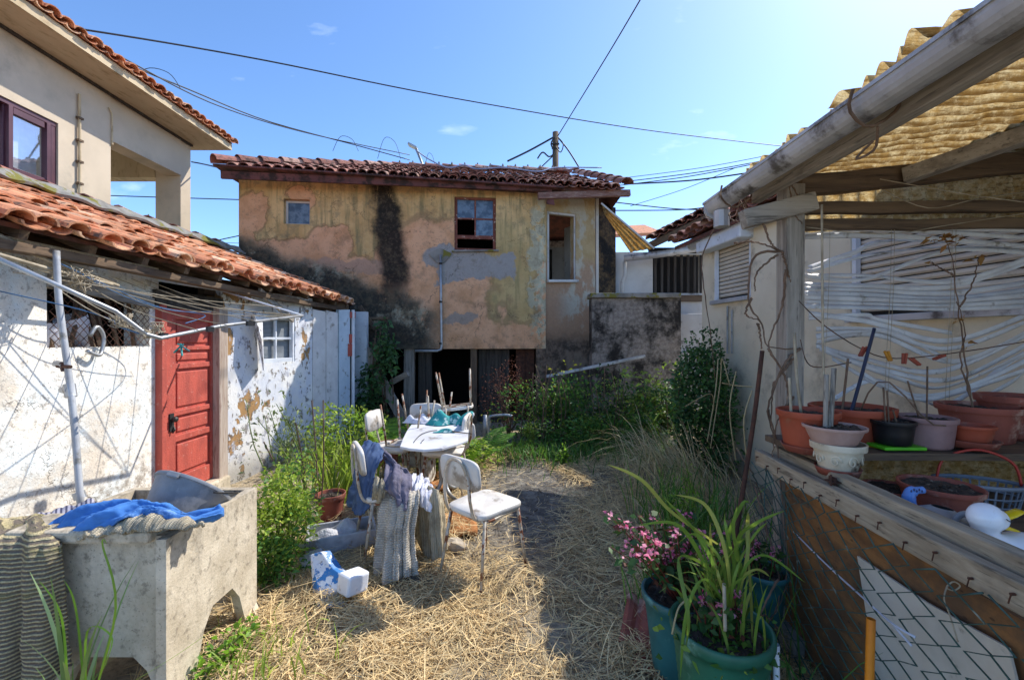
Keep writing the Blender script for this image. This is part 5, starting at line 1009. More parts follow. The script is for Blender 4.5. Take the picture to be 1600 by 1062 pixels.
def pot(name,label,px,pyr,wpx,pyb,Y,mat,soil=True,sauc=None,group='flower pots on the porch shelf',ribs=0,rim=.16,taper=.74,sz=None,soilz=.88,baseonly=False):
    r=wpx/2/F*Y; c=P(px,pyb,Y); zt_=P(px,pyr,Y).z-.3*0; h=max(P(px,pyr,Y).z-c.z,.04)
    t=thing(name,label,'flower pot',c,group); fn=(lambda a,z:1+.012*math.cos(a*ribs)) if ribs else None
    mb=MB(); rb=r*taper; q=lambda f:rb+(r*.94-rb)*f
    mb.lathe(c,[(rb*.9,0),(rb,.01),(q(.5),h*.5),(q(1-rim),h*(1-rim)),(r*.985,h*(1-rim)),(r,h*.97),(r*1.0,h),(r*.93,h),(r*.92,h*.9),(r*.88,h*.75)],36,fn=fn,cap1=False); mb.build('pot_body',mat,t,smooth=True,bevel=.0015)
    if soil:
        mb=MB(); mb.grid(lambda u,v:(c.x+math.cos(u*6.2832)*v*r*.9,c.y+math.sin(u*6.2832)*v*r*.9,c.z+h*soilz+.006*math.sin(u*30+v*20)+.004*math.sin(u*77)),32,6); mb.build('soil',M_soil,t)
    if sauc:
        mb=MB(); sr=sauc/2/F*Y; mb.lathe(c-Vector((0,0,.012)),[(sr*.85,0),(sr*.98,.03),(sr,.034),(sr*.96,.034),(sr*.84,.010),(0,.010)],36); mb.build('saucer',M_terra2 if mat!=M_blackp else mat,t,smooth=True)
    return t,c,r,h
T1=pot('flower_pot','bright terracotta pot on a saucer at the left end of the shelf, beside the post',1262,640,86,700,2.12,M_terra,sauc=74)
T2=pot('flower_pot','wide terracotta pot with scalloped rim behind the cream planter',1330,634,112,698,2.28,M_terra,ribs=24,sauc=70)
T4=pot('flower_pot','small black pot standing on a green tray',1395,656,58,693,2.08,M_blackp,taper=.8)
T5=pot('flower_pot','mauve grey pot between the black pot and the orange pots',1447,650,74,697,2.12,M_mauve,taper=.82,ribs=30)
T6=pot('flower_pot','large terracotta pot with a dead climbing stem on the shelf',1529,632,102,688,2.28,M_terra2,sauc=64)
T7=pot('flower_pot','small terracotta pot with black lining in front of the climbing stem pot',1518,663,56,693,2.06,M_terra,sauc=66,soil=False)
T8=pot('flower_pot','terracotta pot cut by the right edge of the picture on the shelf',1586,617,92,682,2.32,M_terra2,sauc=60)
T9=pot('flower_pot','wide terracotta bowl full of dead leaves on the lower shelf',1468,756,104,802,1.78,M_terra2,taper=.8,ribs=40)
T10=pot('flower_pot','shallow terracotta pot of black soil left of the wide bowl, under the shelf',1392,760,76,790,1.92,M_terra2)
T3=pot('ceramic_planter','cream glazed planter with leaf relief and charred rim, standing on a saucer on the rail',1309,690,74,736,1.97,M_glaze,soil=False,taper=.66,rim=.22,sauc=62)
T3[0]['category']='planter'; del T3[0]['group']
mb=MB(); c=T3[1]
for k in range(7):
    a=-math.pi*.5+(k-3)*.75; rr=T3[2]*.80
    o_=c+Vector((math.cos(a)*rr,math.sin(a)*rr,T3[3]*.45)); sp=[]
    for j in range(14):
        th=j*.6; q=.024*(1-j/15); sp.append(o_+Vector((-math.sin(a)*q*math.cos(th),math.cos(a)*q*math.cos(th),q*math.sin(th)*1.2))+Vector((math.cos(a),math.sin(a),0))*.002)
    mb.tube(sp,.0035,5)
mb.build('scroll_relief',M_glaze,T3[0],smooth=True)
T3b=pot('flower_pot','pinkish ribbed pot nested in the top of the cream glazed planter',1303,664,84,693,1.97,M_pink,ribs=36,taper=.7)
def sticks(name,label,pts,r,mat=M_twig,cat='stick',group=None):
    return strand(name,label,cat,pts,r,mat,group,8)
sticks('cane_stick','pale cane stick tall in the pinkish pot reaching the porch beam',[[P(1292,685,1.97),P(1286,560,2.02),P(1284,320,2.1)]],.0055,M_string)
sticks('wooden_stick','two short weathered sticks in the pinkish pot',[[P(1289,690,1.97),P(1291,585,1.99)],[P(1296,690,1.97),P(1303,575,1.99)]],.011,M_greyw['z'])
sticks('blue_rod','dark blue rod leaning from the wide terracotta pot',[[P(1328,650,2.25),P(1345,590,2.3),P(1366,513,2.36)]],.009,pm('navy_rod','2a3450','222a40',5,.5))
sticks('thin_stick','thin dark stick upright in the wide terracotta pot',[[P(1315,650,2.25),P(1325,560,2.27)]],.006)
sticks('plant_stump','pale dead stems in the leftmost terracotta pot',[[P(1236,645,2.1),P(1233,590,2.1)],[P(1252,648,2.1),P(1244,580,2.1),P(1241,520,2.12)]],.007,M_string)
sticks('dead_stalks','dead stems standing in the small black pot',[[P(1384,662,2.08),P(1380,605,2.08)],[P(1389,662,2.08),P(1386,610,2.1)],[P(1402,664,2.08),P(1395,640,2.08)]],.004)
sticks('bent_stem','straw coloured bent stem arching over the mauve pot',[[P(1345,640,2.2),P(1362,605,2.15),P(1385,595,2.1),P(1420,625,2.05),P(1450,660,2.0),P(1478,665,1.98)],[P(1448,655,2.1),P(1449,572,2.12)],[P(1435,650,2.1),P(1418,595,2.1)]],.004)
vine('dead_climber','dead twisted climbing stem rising from the large pot on the shelf',[[P(1519,640,2.26),P(1512,590,2.26),P(1500,500,2.28),P(1490,420,2.28),P(1478,375,2.28)],[P(1480,378,2.28),P(1475,372,2.28)],[P(1500,480,2.28),P(1520,440,2.28),P(1530,400,2.28)],[P(1490,430,2.28),P(1455,410,2.28)],[P(1517,620,2.25),P(1500,560,2.27),P(1508,520,2.27),P(1494,470,2.28)]],.005)
g=np.array([tuple(P(px,py,2.27)) for px,py in [(1478,372)]*16+[(1456,375)]*6+[(1500,372)]*8+[(1530,400)]*4+[(1450,412)]*3+[(1500,500)]*6+[(1505,540)]*5]); g+=RNG.normal(size=g.shape)*.014
M_dryleaf=pm('dry_ochre_leaf','b08a4a','8a5e34',9,.9,bump=.1,island=.6,trans=.3)
setp(leaves('dry_leaves',g,.035,M_dryleaf,None,org=tuple(g[0]),wr=.6),'withered ochre leaves clinging to the dead climbing stem','leaves')
tr=thing('plant_tray','bright green plastic tray under the small black pot','tray',P(1400,700,2.05)); mb=MB(); c=P(1400,697,2.07); mb.box(c,(.20,.11,.016)); mb.build('tray',pm('lime_plastic','5fc220','50a81c',4,.4),tr,bevel=.005)
yb=thing('plant_tray','small mustard yellow dish left of the green tray on the shelf','tray',P(1368,700,2.12)); mb=MB(); mb.lathe(P(1370,699,2.14),[(.05,0),(.07,.022),(.065,.022),(.045,.006),(0,.006)],20); mb.build('dish',pm('mustard_plastic','c99f28','a8841f',4,.5),yb,smooth=True)
# basket
ba=thing('plastic_basket','grey plastic lattice basket with a red handle on the lower shelf','basket',P(1530,800,1.98))
c=P(1528,797,1.98); rz=Matrix.Rotation(R(-20),3,'Z'); n=30; h=.13
mb=MB()
rim_=[c+rz@Vector((.16*math.cos(2*math.pi*i/n),.09*math.sin(2*math.pi*i/n),h)) for i in range(n+1)]; bot=[c+rz@Vector((.13*math.cos(2*math.pi*i/n),.07*math.sin(2*math.pi*i/n),0)) for i in range(n+1)]
mb.tube(rim_,.010,6,False); mb.tube(bot,.006,6,False)
for i in range(n): mb.bar(bot[i],rim_[i],.006,.004)
for t in (.3,.6): mb.tube([b_.lerp(r_,t) for b_,r_ in zip(bot,rim_)],.004,5,False)
mb.lathe(c,[(0,0),(1,0)],n,rz@Matrix.Diagonal((.13,.07,1)),cap0=False); mb.build('basket_body',pm('grey_plastic','7d8590','6a727c',5,.5),ba,smooth=False)
mb=MB(); mb.tube(cv([c+rz@Vector((-.15,0,h)),c+rz@Vector((-.12,0,h+.10)),c+rz@Vector((0,0,h+.15)),c+rz@Vector((.12,0,h+.10)),c+rz@Vector((.15,0,h))],20),.006,6); mb.build('basket_handle',pm('red_plastic','b5382a','9a2e22',4,.5),ba,smooth=True)
# duck planter
du=thing('duck_planter','white ceramic duck planter with open yellow beak behind the wooden rail','planter',P(1590,880,1.36))
hc=P(1540,808,1.38); mb=MB()
mb.ball(hc,(.050,.044,.047),18); mb.ball(hc+Vector((.02,0,-.004)),(.045,.038,.038),16)
nk=cv([hc+Vector((-.012,0,-.01)),hc+Vector((.004,0,-.06)),hc+Vector((.05,.0,-.10)),hc+Vector((.12,0,-.13))],14); mb.tube(nk,[.034,.032,.031,.031,.032,.034,.038,.043,.05,.058,.066,.074,.08,.085],16)
mb.ball(hc+Vector((.17,.0,-.165)),(.17,.10,.095),20); o=mb.build('duck_body',M_porc,du,smooth=True); rm=o.modifiers.new('r','REMESH'); rm.mode='VOXEL'; rm.voxel_size=.006; rm.use_smooth_shade=True; smd=o.modifiers.new('s','SMOOTH'); smd.iterations=6
M_beak=pm('yellow_glaze','e8c81e','d4ae16',5,.25,bump=.03)
for s,z,ln_ in ((1,.002,.075),(-1,-.022,.06)):
    mb=MB(); vs=[]
    for i in range(8):
        t=i/7; w_=.026*(1-.35*t) ; zc=z+(.020*t*t if s>0 else -.022*t+.004*t*t); th=.011*(1-.6*t)
        for j in range(8): a=2*math.pi*j/8; vs.append(hc+Vector((.034+ln_*t,w_*math.cos(a),zc+th*math.sin(a))))
    mb.add(vs,[(i*8+j,i*8+(j+1)%8,(i+1)*8+(j+1)%8,(i+1)*8+j) for i in range(7) for j in range(8)]+[tuple(range(56,64))]); mb.build('beak',M_beak,du,smooth=True)
mb=MB(); mb.tube(cv([hc+Vector((.018,-.043,.012)),hc+Vector((.03,-.043,.004)),hc+Vector((.042,-.040,.007))],6),.0016,5); mb.build('painted_eye',M_blackp,du)
# jug / hose loop & blue figurine
jg=thing('watering_can','grey translucent plastic watering can lying behind the rail','watering can',P(1475,830,1.5))
c=P(1462,822,1.55); mb=MB(); mb.lathe(c+Vector((0,0,-.10)),[(.085,0),(.09,.10),(.085,.14),(.04,.165),(.03,.17)],24,Matrix.Rotation(R(8),3,'Y')); mb.build('can_body',pm('greyish_clear_plastic','8d8f92','75777a',4,.3),jg,smooth=True)
mb=MB(); mb.tube(cv([P(1490,840,1.48),P(1492,812,1.48),P(1510,802,1.47),P(1525,815,1.46),P(1526,842,1.46)],18),.010,8); mb.build('can_handle',pm('greyish_clear_plastic','8d8f92','75777a',4,.3),jg,smooth=True)
fg=thing('ceramic_ornament','curved pale blue ceramic handle with dark spots by the wide bowl','ornament',P(1425,790,1.72)); mb=MB(); mb.tube(cv([P(1428,800,1.70),P(1420,782,1.70),P(1424,768,1.70),P(1442,765,1.70)],16),[.022]*8+[.020]*4+[.014]*4,12); mb.build('handle_loop',pm('pale_blue_glaze','6f9ce0','5c86cc',5,.3),fg,smooth=True)
mb=MB()
for i in range(5): mb.ball(P(1424+i*4.2,767,1.676)+Vector((0,0,.006*(i%2))),(.004,.003,.005),6)
mb.build('glaze_spot',pm('navy_glaze','24366e','1e2c5c',5,.3),fg)
yt=thing('yellow_tray','yellow green plastic tray behind the duck on the lower shelf','tray',P(1520,830,1.62)); mb=MB(); mb.box(P(1520,838,1.66),(.22,.14,.05)); mb.build('tray',pm('yellow_green_plastic','a9a81c','8d8e18',4,.5),yt,bevel=.006)
# ---------------- gate rails, chain link ----------------
gt=thing('pen_fence','weathered wooden rail fence of the pen with green chain link panel','fence',(1.38,1.8,0))
ra0,ra1=Vector((1.415,2.46,.93)),Vector((1.305,.72,.93))
mb=MB(); mb.bar(ra0,ra1,.045,.085,(0,0,1),seg=14,wob=.0025); mb.build('top_rail',M_railw,gt,bevel=.006)
mb=MB(); mb.bar(ra0+Vector((.075,-.06,.035)),ra1+Vector((.06,0,.045)),.06,.085,(0,0,1),seg=14,wob=.0025); mb.build('top_rail',M_railw,gt,bevel=.006)
mb=MB(); mb.bar(ra0+Vector((.036,0,-.012)),ra1+Vector((.030,0,-.012)),.02,.06,(0,0,1),seg=10,wob=.002); mb.build('middle_strip',M_darkw['z'],gt)
mb=MB(); mb.bar((1.46,2.32,-.05),(1.455,2.32,.90),.055,.06,(0,1,0)); mb.build('fence_post',M_greyw['z'],gt,bevel=.006)
mb=MB(); cx_=lambda y:1.30+ (y-.72)*.0632-.006
w_=.072; hs_=.040
for i in range(int((2.44-.70)/w_)+1):
    pts=[]
    for j in range(0,23):
        z=.905-j*hs_; y=.70+i*w_+w_*.46*(-1)**(i+j)+.006*math.sin(i*2+j*.6)+.004*math.sin(j*2.3+i*.4); 
        pts.append((cx_(y)-.03+.002*(-1)**j+.018*math.sin(y*5+z*4),y,z+.004*math.sin(i*1.3+j*.7)))
    mb.tube(pts,.0032,5)
mb.build('chain_link_wire',M_chain,gt,smooth=True)
for i in range(16):
    mb=MB(); t=(i+.4)/16; p=ra0.lerp(ra1,t)+Vector((-.026,0,.012-.02*(i%2))); mb.tube([p,p+Vector((-.012,0,0))],.004,6); mb.tube([p+Vector((-.01,0,0)),p+Vector((-.006,.01,-.03))],.0018,4); mb.build('nail',M_rust,gt)
mb=MB(); mb.box(ra0.lerp(ra1,.34)+Vector((.05,0,.055)),(.10,.05,.006)); mb.box(ra0.lerp(ra1,.34)+Vector((.02,.0,.05)),(.01,.04,.05)); mb.tube([ra0.lerp(ra1,.35)+Vector((.0,0,.04)),ra0.lerp(ra1,.35)+Vector((.0,0,.09))],.005,6); mb.build('rusty_hinge',M_rust,gt,bevel=.002)
mb=MB(); mb.poly([(1.46,2.30,.0),(1.38,.6,.0),(1.38,.6,.80),(1.46,2.30,.88)],(.015,0,0)); o=mb.build('plywood_sheet',M_ply,None,org=(1.42,1.45,0)); setp(o,'weathered orange brown plywood sheet standing behind the chain link','plywood sheet')
wb=[P(1343,868,1.745),P(1468,940,1.44),P(1608,1012,1.19),P(1640,1200,1.12),P(1500,1300,1.3),P(1392,1120,1.62)]; mb=MB(); mb.poly([Vector((1.372+(p.y-1.1)*.05,p.y,max(p.z,.0))) for p in wb],(.008,0,0)); setp(mb.build('hardboard_sheet',M_cream,None,org=(1.38,1.4,0)),'cream hardboard offcut leaning behind the chain link','board')
strand('torn_strap','grey torn cloth strip tied across the chain link','strip',[[P(1240,830,2.2),P(1290,880,1.95),P(1345,930,1.65),P(1392,972,1.42),P(1430,995,1.34)],[P(1392,972,1.42),P(1408,990,1.40),P(1424,1008,1.36)]],.004,M_whitec)
strand('green_twine','green twine tied around the pen rail','twine',[[P(1205,770,2.35),P(1260,785,2.2),P(1320,775,2.0),P(1335,768,1.95)],[P(1315,778,2.0),P(1318,800,1.96)]],.0025,M_tealp)
strand('wire_tail','pale bent wire tail hanging on the chain link','wire',[[P(1480,915,1.30),P(1475,935,1.29),P(1484,960,1.28),P(1497,1002,1.27)],[P(1480,915,1.30),P(1490,908,1.30),P(1500,915,1.30),P(1490,922,1.30),P(1478,918,1.30)]],.0022,M_string)
strand('loose_fence_wire','tangled loose wire at the left end of the pen fence',[], .002,M_chain) if False else None
strand('loose_fence_wire','tangled loose green wires hanging from the left end of the rails','wire',[[P(1185,705,2.45),P(1210,780,2.3),P(1225,900,2.2),P(1205,960,2.1)],[P(1205,720,2.4),P(1230,760,2.3),P(1228,860,2.2),P(1236,960,2.2)],[P(1215,735,2.35),P(1240,820,2.2),P(1258,835,2.15),P(1280,825,2.1)],[P(1200,715,2.4),P(1195,800,2.3),P(1220,850,2.3),P(1215,960,2.2)],[P(1180,700,2.5),P(1215,770,2.2),P(1245,870,2.1),P(1240,930,2.1)]],.0028,M_chain)
# poles
op=thing('orange_pole','orange plastic pole end standing in front of the chain link','pole',G(1360,1300)); mb=MB(); mb.tube([P(1352,1320,1.33),P(1361,966,1.37)],.0125,10,False); mb.build('pole_tube',M_orange,op,smooth=True); mb=MB(); mb.tube([P(1361,966,1.37)-Vector((0,0,.015)),P(1361,965,1.37)-Vector((0,0,.012))],.0105,10); mb.build('pole_mouth',M_iron,op)
gp=thing('grey_pole','short pale grey plastic pipe end by the green pots','pole',G(1213,1200)); mb=MB(); mb.tube([P(1213,1300,1.65),P(1213,1006,1.65)],.012,10,False); mb.build('pole_tube',M_whitep,gp,smooth=True); mb=MB(); mb.tube([P(1213,1007,1.65)-Vector((0,0,.012)),P(1213,1006,1.65)-Vector((0,0,.008))],.0095,10); mb.build('pole_mouth',M_iron,gp)
mb=MB(); mb.tube(cv([P(1191,548,2.42),P(1180,640,2.36),P(1165,740,2.3),P(1143,880,2.2),P(1135,960,2.15)],10),.012,8); setp(mb.build('rusty_rod',M_rust,None,smooth=True,org=tuple(P(1143,880,2.2))),'tall dark rusty iron rod leaning out of the green pots','rod')
# cinder block at the fence foot
mb=MB(); mb.box(G(1257,1035,0.0)+Vector((0,.1,.05)),(.14,.2,.12),Matrix.Rotation(R(8),3,'Z')); setp(mb.build('concrete_block',M_mortar,None,bevel=.01,org=tuple(G(1257,1035))),'grey concrete block at the foot of the pen fence','block')
# ---------------- utility pole, lamp, cables ----------------
up=thing('utility_pole','dark wooden utility pole with cables rising behind the house roof','utility pole',(P(868,300,14).x,14,0))
mb=MB(); x_=P(868,300,14).x; mb.tube([(x_,14,0),(x_,14,P(868,207,14).z)],[.13,.10],10); mb.build('pole_shaft',M_brownw['z'],up,smooth=True)
mb=MB(); 
for z in (225,232): mb.tube([P(862,z,13.9),P(874,z,13.9)],.03,6)
mb.tube(cv([P(866,215,13.9),P(861,225,13.8),P(866,238,13.8),P(858,245,13.8),P(848,238,13.8),P(840,248,13.8)],20),.025,5); mb.tube(cv([P(872,215,13.9),P(880,225,13.8),P(876,238,13.8),P(869,230,13.8)],14),.018,5); mb.build('insulator',M_iron,up)
sp=thing('street_lamp','street lamp head on a slanted arm above the red roof ridge','street lamp',(P(660,300,15).x,15,0))
mb=MB(); mb.tube([(P(662,300,15).x,15,0),P(662,262,15),P(650,232,15)],.045,8); mb.build('lamp_post',M_metal,sp,smooth=True); mb=MB(); mb.box(P(645,229,15),(.34,.25,.08),Matrix.Rotation(R(28),3,'Y')); mb.build('lamp_head',M_metal,sp,bevel=.02)
def cable(l,label,r=.012,n=24,group='overhead cables crossing the sky'):
    return strand('overhead_cable',label,'cable',l,r,M_cable,group,n)
cable([[P(-30,30,5.5),P(100,42,6.0),P(400,92,8),P(700,152,10.5),P(1000,202,13),P(1235,230,15)]],'long cable sagging across the whole sky from the upper left',.014,40)
cable([[P(70,20,6),P(200,95,7),P(340,165,9),P(480,208,11),P(640,242,13.5)]],'upper cable of the bundle running from left eave down to the ridge')
cable([[P(60,10,6),P(180,90,7),P(300,142,9),P(420,190,11),P(560,228,12.5),P(640,250,13.5)]],'lower cable of the bundle running from left eave down to the ridge',.014)
cable([[P(1012,-20,9),P(950,85,11),P(872,212,14)]],'steep cable rising from the utility pole to the top of the picture',.016)
cable([[P(793,252,13.5),P(828,235,13.8),P(866,214,14)]],'cable slanting from the pole left down to the roof',.03)
cable([[P(872,215,14),P(888,235,14),P(905,262,14)]],'cable slanting from the pole right down to the roof',.025)
cable([[P(845,262,15),P(866,242,14.5)]],'short low stay wire left of the utility pole',.02)
for i,(a,b) in enumerate((((960,280),(1235,236)),((960,286),(1240,242)),((950,292),(1200,252)),((985,322),(1150,262)),((975,288),(1185,268)))):
    cable([[P(a[0],a[1],12),P((a[0]+b[0])/2,(a[1]+b[1])/2+4,11),P(b[0],b[1],10)]],['topmost of the fan of cables right of the house','second cable of the fan right of the house','third cable of the fan right of the house','steepest cable of the fan meeting the porch gutter','ragged cable with tape in the fan right of the house'][i],[.008,.012,.012,.008,.02][i])
cable([[P(960,316,12),P(1050,326,12),P(1110,328,11)]],'upper horizontal cable beside the torn sheet',.016)
cable([[P(960,329,12),P(1060,328,12),P(1120,322,11)]],'lower horizontal cable beside the torn sheet',.016)
cable([[P(150,305,15),P(240,308,15),P(373,312,15)]],'level cable behind the balcony opening',.018)
cable([[P(299,253,9),P(315,256,9),P(342,262,8)]],'short cable from balcony pillar to the derelict house roof',.014)
cable([[P(290,390,15),P(330,378,15),P(375,368,15)]],'cable with clips low between the shed roof and house corner',.018)
cable([[P(290,378,17),P(375,380,17)]],'level faint cable low between the shed roof and house corner',.010)
cable([[P(-5,0,5.2),P(20,40,5.4),P(40,52,5.5),P(30,60,5.5),P(60,52,5.6)],[P(20,40,5.4),P(70,48,5.7),P(130,62,6)]],'knotted cables at the eave of the left house',.010)
loops=[]
for px,py,Y,w_,h_ in ((243,120,8.5,40,20),(540,222,12,20,14),(608,228,13,18,20),(672,246,14,7,10)): 
    loops.append([P(px-w_,py+h_,Y),P(px-w_*.4,py-h_*.6,Y),P(px+w_*.5,py-h_*.3,Y),P(px+w_,py+h_,Y)])
cable(loops,'loose thin loops of cable curling above the bundle and ridge',.007,16)
strand('roof_cable','loose pale blue cable snaking over the red roof tiles','cable',[[P(650,235,8.8)+Vector((0,0,0)),P(672,250,8.9),P(700,262,8.6),P(725,258,8.7),P(745,264,8.6),P(790,262,8.7),P(840,268,8.6),P(870,262,8.9),P(940,262,9.4)]],.014,pm('pale_blue_cable','8a9ab8','7484a2',5,.6),None,50)
# ---------------- facade-side props ----------------
def plank(name,label,a,b,w_,h_,mat,cat='plank',group=None,up=(0,1,0)):
    mb=MB(); mb.bar(a,b,w_,h_,up); return setp(mb.build(name,mat,None,org=tuple(a),bevel=.006),label,cat,group)
plank('leaning_beam','long slanted grey timber leaning left of the dark doorway',FP(570,545,.35),FP(632,660,.45),.17,.07,M_greyw['z'],'beam')
plank('leaning_beam','shorter weathered timber crossing the slanted one',FP(556,552,.3),FP(590,546,.3),.10,.06,M_greyw['x'],'beam')
plank('square_post','grey square timber end jutting beside the leaning beam',FP(612,597,.3),FP(638,583,.4),.10,.10,M_greyw['x'],'beam')
plank('metal_channel','long pale metal channel leaning against the mouldy wall',P(853,588,7.85),P(1008,556,7.75),.05,.06,M_zinc,'metal strip')
plank('broken_rafter','broken rafter hanging in the gap above the vine',FP(562,478,.05),FP(587,515,.05),.07,.05,M_brownw['z'],'beam')
wf=thing('walking_frame','bent grey tubular frame standing before the dark doorway','metal frame',FP(770,700,1.2)); mb=MB(); mb.tube(cv([P(764,690,6.6),P(764,655,6.6),P(768,650,6.6),P(790,648,6.6),P(800,650,6.6)],20),.022,8); mb.tube([P(758,692,6.7),P(758,648,6.7)],.035,8); mb.build('frame_tube',M_metal,wf,smooth=True)
# roof tiles lying on the ground by the pots
rt=thing('fallen_roof_tile','upper loose interlocking clay roof tile lying under the teal pot','roof tile',G(1015,990),'loose clay roof tiles by the pots')
c=G(1018,1000)+Vector((0,.05,.05)); rz=Matrix.Rotation(R(-22),3,'Z')@Matrix.Rotation(R(6),3,'X'); prof=[(-.13,.02),(-.11,.028),(-.09,.02),(-.07,.0),(-.05,.0),(-.03,.022),(0,.03),(.03,.022),(.05,0),(.08,0),(.10,.02),(.13,.02)]
mb=MB(); vs=[];n=len(prof)
for v in range(2):
    for (a,b) in prof: vs.append(c+rz@Vector((a,(-.19,.19)[v],b)))
mb.add(vs,[(i,i+1,n+i+1,n+i) for i in range(n-1)]); mb.box(c+rz@Vector((0,-.18,.015)),(.26,.02,.02),rz); mb.build('tile_body',M_terra2,rt,solid=.013,bevel=.002)
r2=copy_tree(rt); r2.location=rt.location+Vector((.06,-.14,-.035)); r2.rotation_euler=(0,0,R(-9)); r2['label']='lower loose clay roof tile, partly under the green ribbed pot'
# far tiny pot in the grass, old pot by ferns
for (px,py,wp,pb,Y,l) in ((1057,703,34,724,5.6,'brown clay pot lying among dry grass near the mouldy wall'),(608,690,34,728,4.95,'terracotta pot half hidden under the chairs left of the table'),(517,770,44,815,3.9,'terracotta pot behind the bright green bush'),(515,768,40,790,4.4,'second terracotta pot behind the bright green bush')):
    pot('flower_pot',l,px,py,wp,pb,Y,M_terra2,group='clay pots on the ground')
# ---------------- vegetation ----------------
def leafm(n,c1,c2,c3=None,trans=.35,isv=.7,r=.55):
    def fn():
        i=isl(); c=mix(i,hx(c1),hx(c2))
        if c3: c=mix(sm(MT('FRACT',i*9.7),.80,.88),c,hx(c3))
        return hsv(c,.5,1.,MT('FRACT',i*5.3)*isv+1-isv*.5),None
    return material(n,fn,r,trans=trans)
M_lbright=leafm('bright_green_leaf','86a434','a6bf48','c0cc5a',.45)
M_lmid=leafm('mid_green_leaf','44702c','5d8a38','7f9c3c',.35)
M_ldark=leafm('dark_green_leaf','2f5226','41682f','5a7a34',.3)
M_livy=leafm('ivy_leaf','3a6034','547a44','2c4a2a',.3)
M_lolive=leafm('olive_shrub_leaf','62743c','7f8e50','4f6238',.3)
M_fern=leafm('fern_leaf','7aa52f','96bd40','5b8a2a',.45)
M_strap=leafm('strap_leaf','6a8a34','88a040','a6a850',.35,.5)
M_beg=leafm('begonia_leaf','2f4f28','43682f','6a3a2c',.25)
M_pinkf=leafm('pink_petal','ee86ac','f7b2cc','e0588e',.4,.3)
M_redst=pm('red_stem','7c3428','5d2a22',9,.6,bump=.1)
M_gst=pm('green_stem','6d7a3a','55642e',9,.7,bump=.1)
M_straw=leafm('dry_straw','ecd4a2','d2b480','987c54',.15,.6,.8)
M_straw2=leafm('bleached_dry_grass','dccb9c','bca87c','96845c',.2,.5,.8)
M_deadb=leafm('dead_brown_leaf','7a4a38','5e3a30','94644c',.2,.6,.9)
M_debris=leafm('dark_litter','6d5a44','4a3d30','8e7a5c',.0,.6,.95)
# straw
def strawmesh(name,n,xy,lmin,lmax,wd,mat,zb=0.0,lay=.035,arc=.5):
    x,y=xy; n=len(x); a=RNG.uniform(0,2*math.pi,n); L=RNG.uniform(lmin,lmax,n)*(.5+.5*RNG.uniform(0,1,n)); k=6; t=np.linspace(-.5,.5,k)[None,:]
    cu=RNG.normal(size=n)*arc; px=x[:,None]+L[:,None]*(t*np.cos(a)[:,None]-cu[:,None]*(t**2)*np.sin(a)[:,None]); py=y[:,None]+L[:,None]*(t*np.sin(a)[:,None]+cu[:,None]*(t**2)*np.cos(a)[:,None])
    mound=.03*np.clip(np.sin(px*5.1+1)*np.sin(py*4.3+2)+np.sin(px*9+py*7)*.5,0,2)
    z=zb+RNG.uniform(.0,lay,n)[:,None]+mound+(RNG.normal(size=n)*.10)[:,None]*t*L[:,None]+ (RNG.uniform(0,1,n)**6*.4)[:,None]*L[:,None]*(t+.5)
    z=np.maximum(z,zb+.004)
    pts=np.stack([px,py,z],2); s=np.stack([-np.sin(a),np.cos(a),RNG.normal(size=n)*.5],1); s=unit(s)*wd; sd=s[:,None,:]*(RNG.uniform(.6,1.5,n)[:,None,None])*np.array([.5,1,1,1,.9,.2])[None,:,None]
    return ribbons(name,pts,sd,mat)
def sampxy(n,fn):
    xs=[];ys=[]
    while sum(map(len,xs))<n:
        y=.9+5.4*RNG.uniform(0,1,n)**1.5; x=RNG.uniform(-1.75,1.5,n); keep=RNG.uniform(0,1,n)<fn(x,y); xs.append(x[keep]);ys.append(y[keep])
    return np.concatenate(xs)[:n],np.concatenate(ys)[:n]
nzf=lambda x,y:(np.sin(x*3.1+y*1.7)+np.sin(x*5.3-y*4.1+1)+np.sin(x*9.7+y*8.3+2)*.7)/2.7
def dens(x,y):
    d=.75+.5*nzf(x,y)
    d*=1-.985*np.exp(-(((x-.13)/.52)**2+((y-4.7)/1.4)**2)**3)       # bare dark soil right of the table
    d*=1-.75*np.exp(-(((x-.12)/.30)**2+((y-3.3)/.65)**2)**2)
    d*=1-.6*np.exp(-(((x+.35)/.2)**2+((y-3.35)/.3)**2)**2)
    d*=np.where((y>3.6)&(x<-.9),.25,1); d*=np.where(x<-1.45,.5,1); d*=1-.4*np.exp(-((x-.75)/.12)**2)*(y<3)
    return np.clip(d,.02,1)
o=strawmesh('straw',0,sampxy(42000,dens),.08,.34,.0017,M_straw); o['kind']='stuff'; o['label']='mown dry golden straw spread over the courtyard ground'
o=strawmesh('straw',0,sampxy(9000,lambda x,y:dens(x,y)*.9),.02,.09,.0026,M_straw2); o['kind']='stuff'
o=strawmesh('ground_litter',0,sampxy(9000,lambda x,y:np.clip(1.1-dens(x,y)*.6,0,1)),.01,.05,.003,M_debris,lay=.012); o['kind']='stuff'
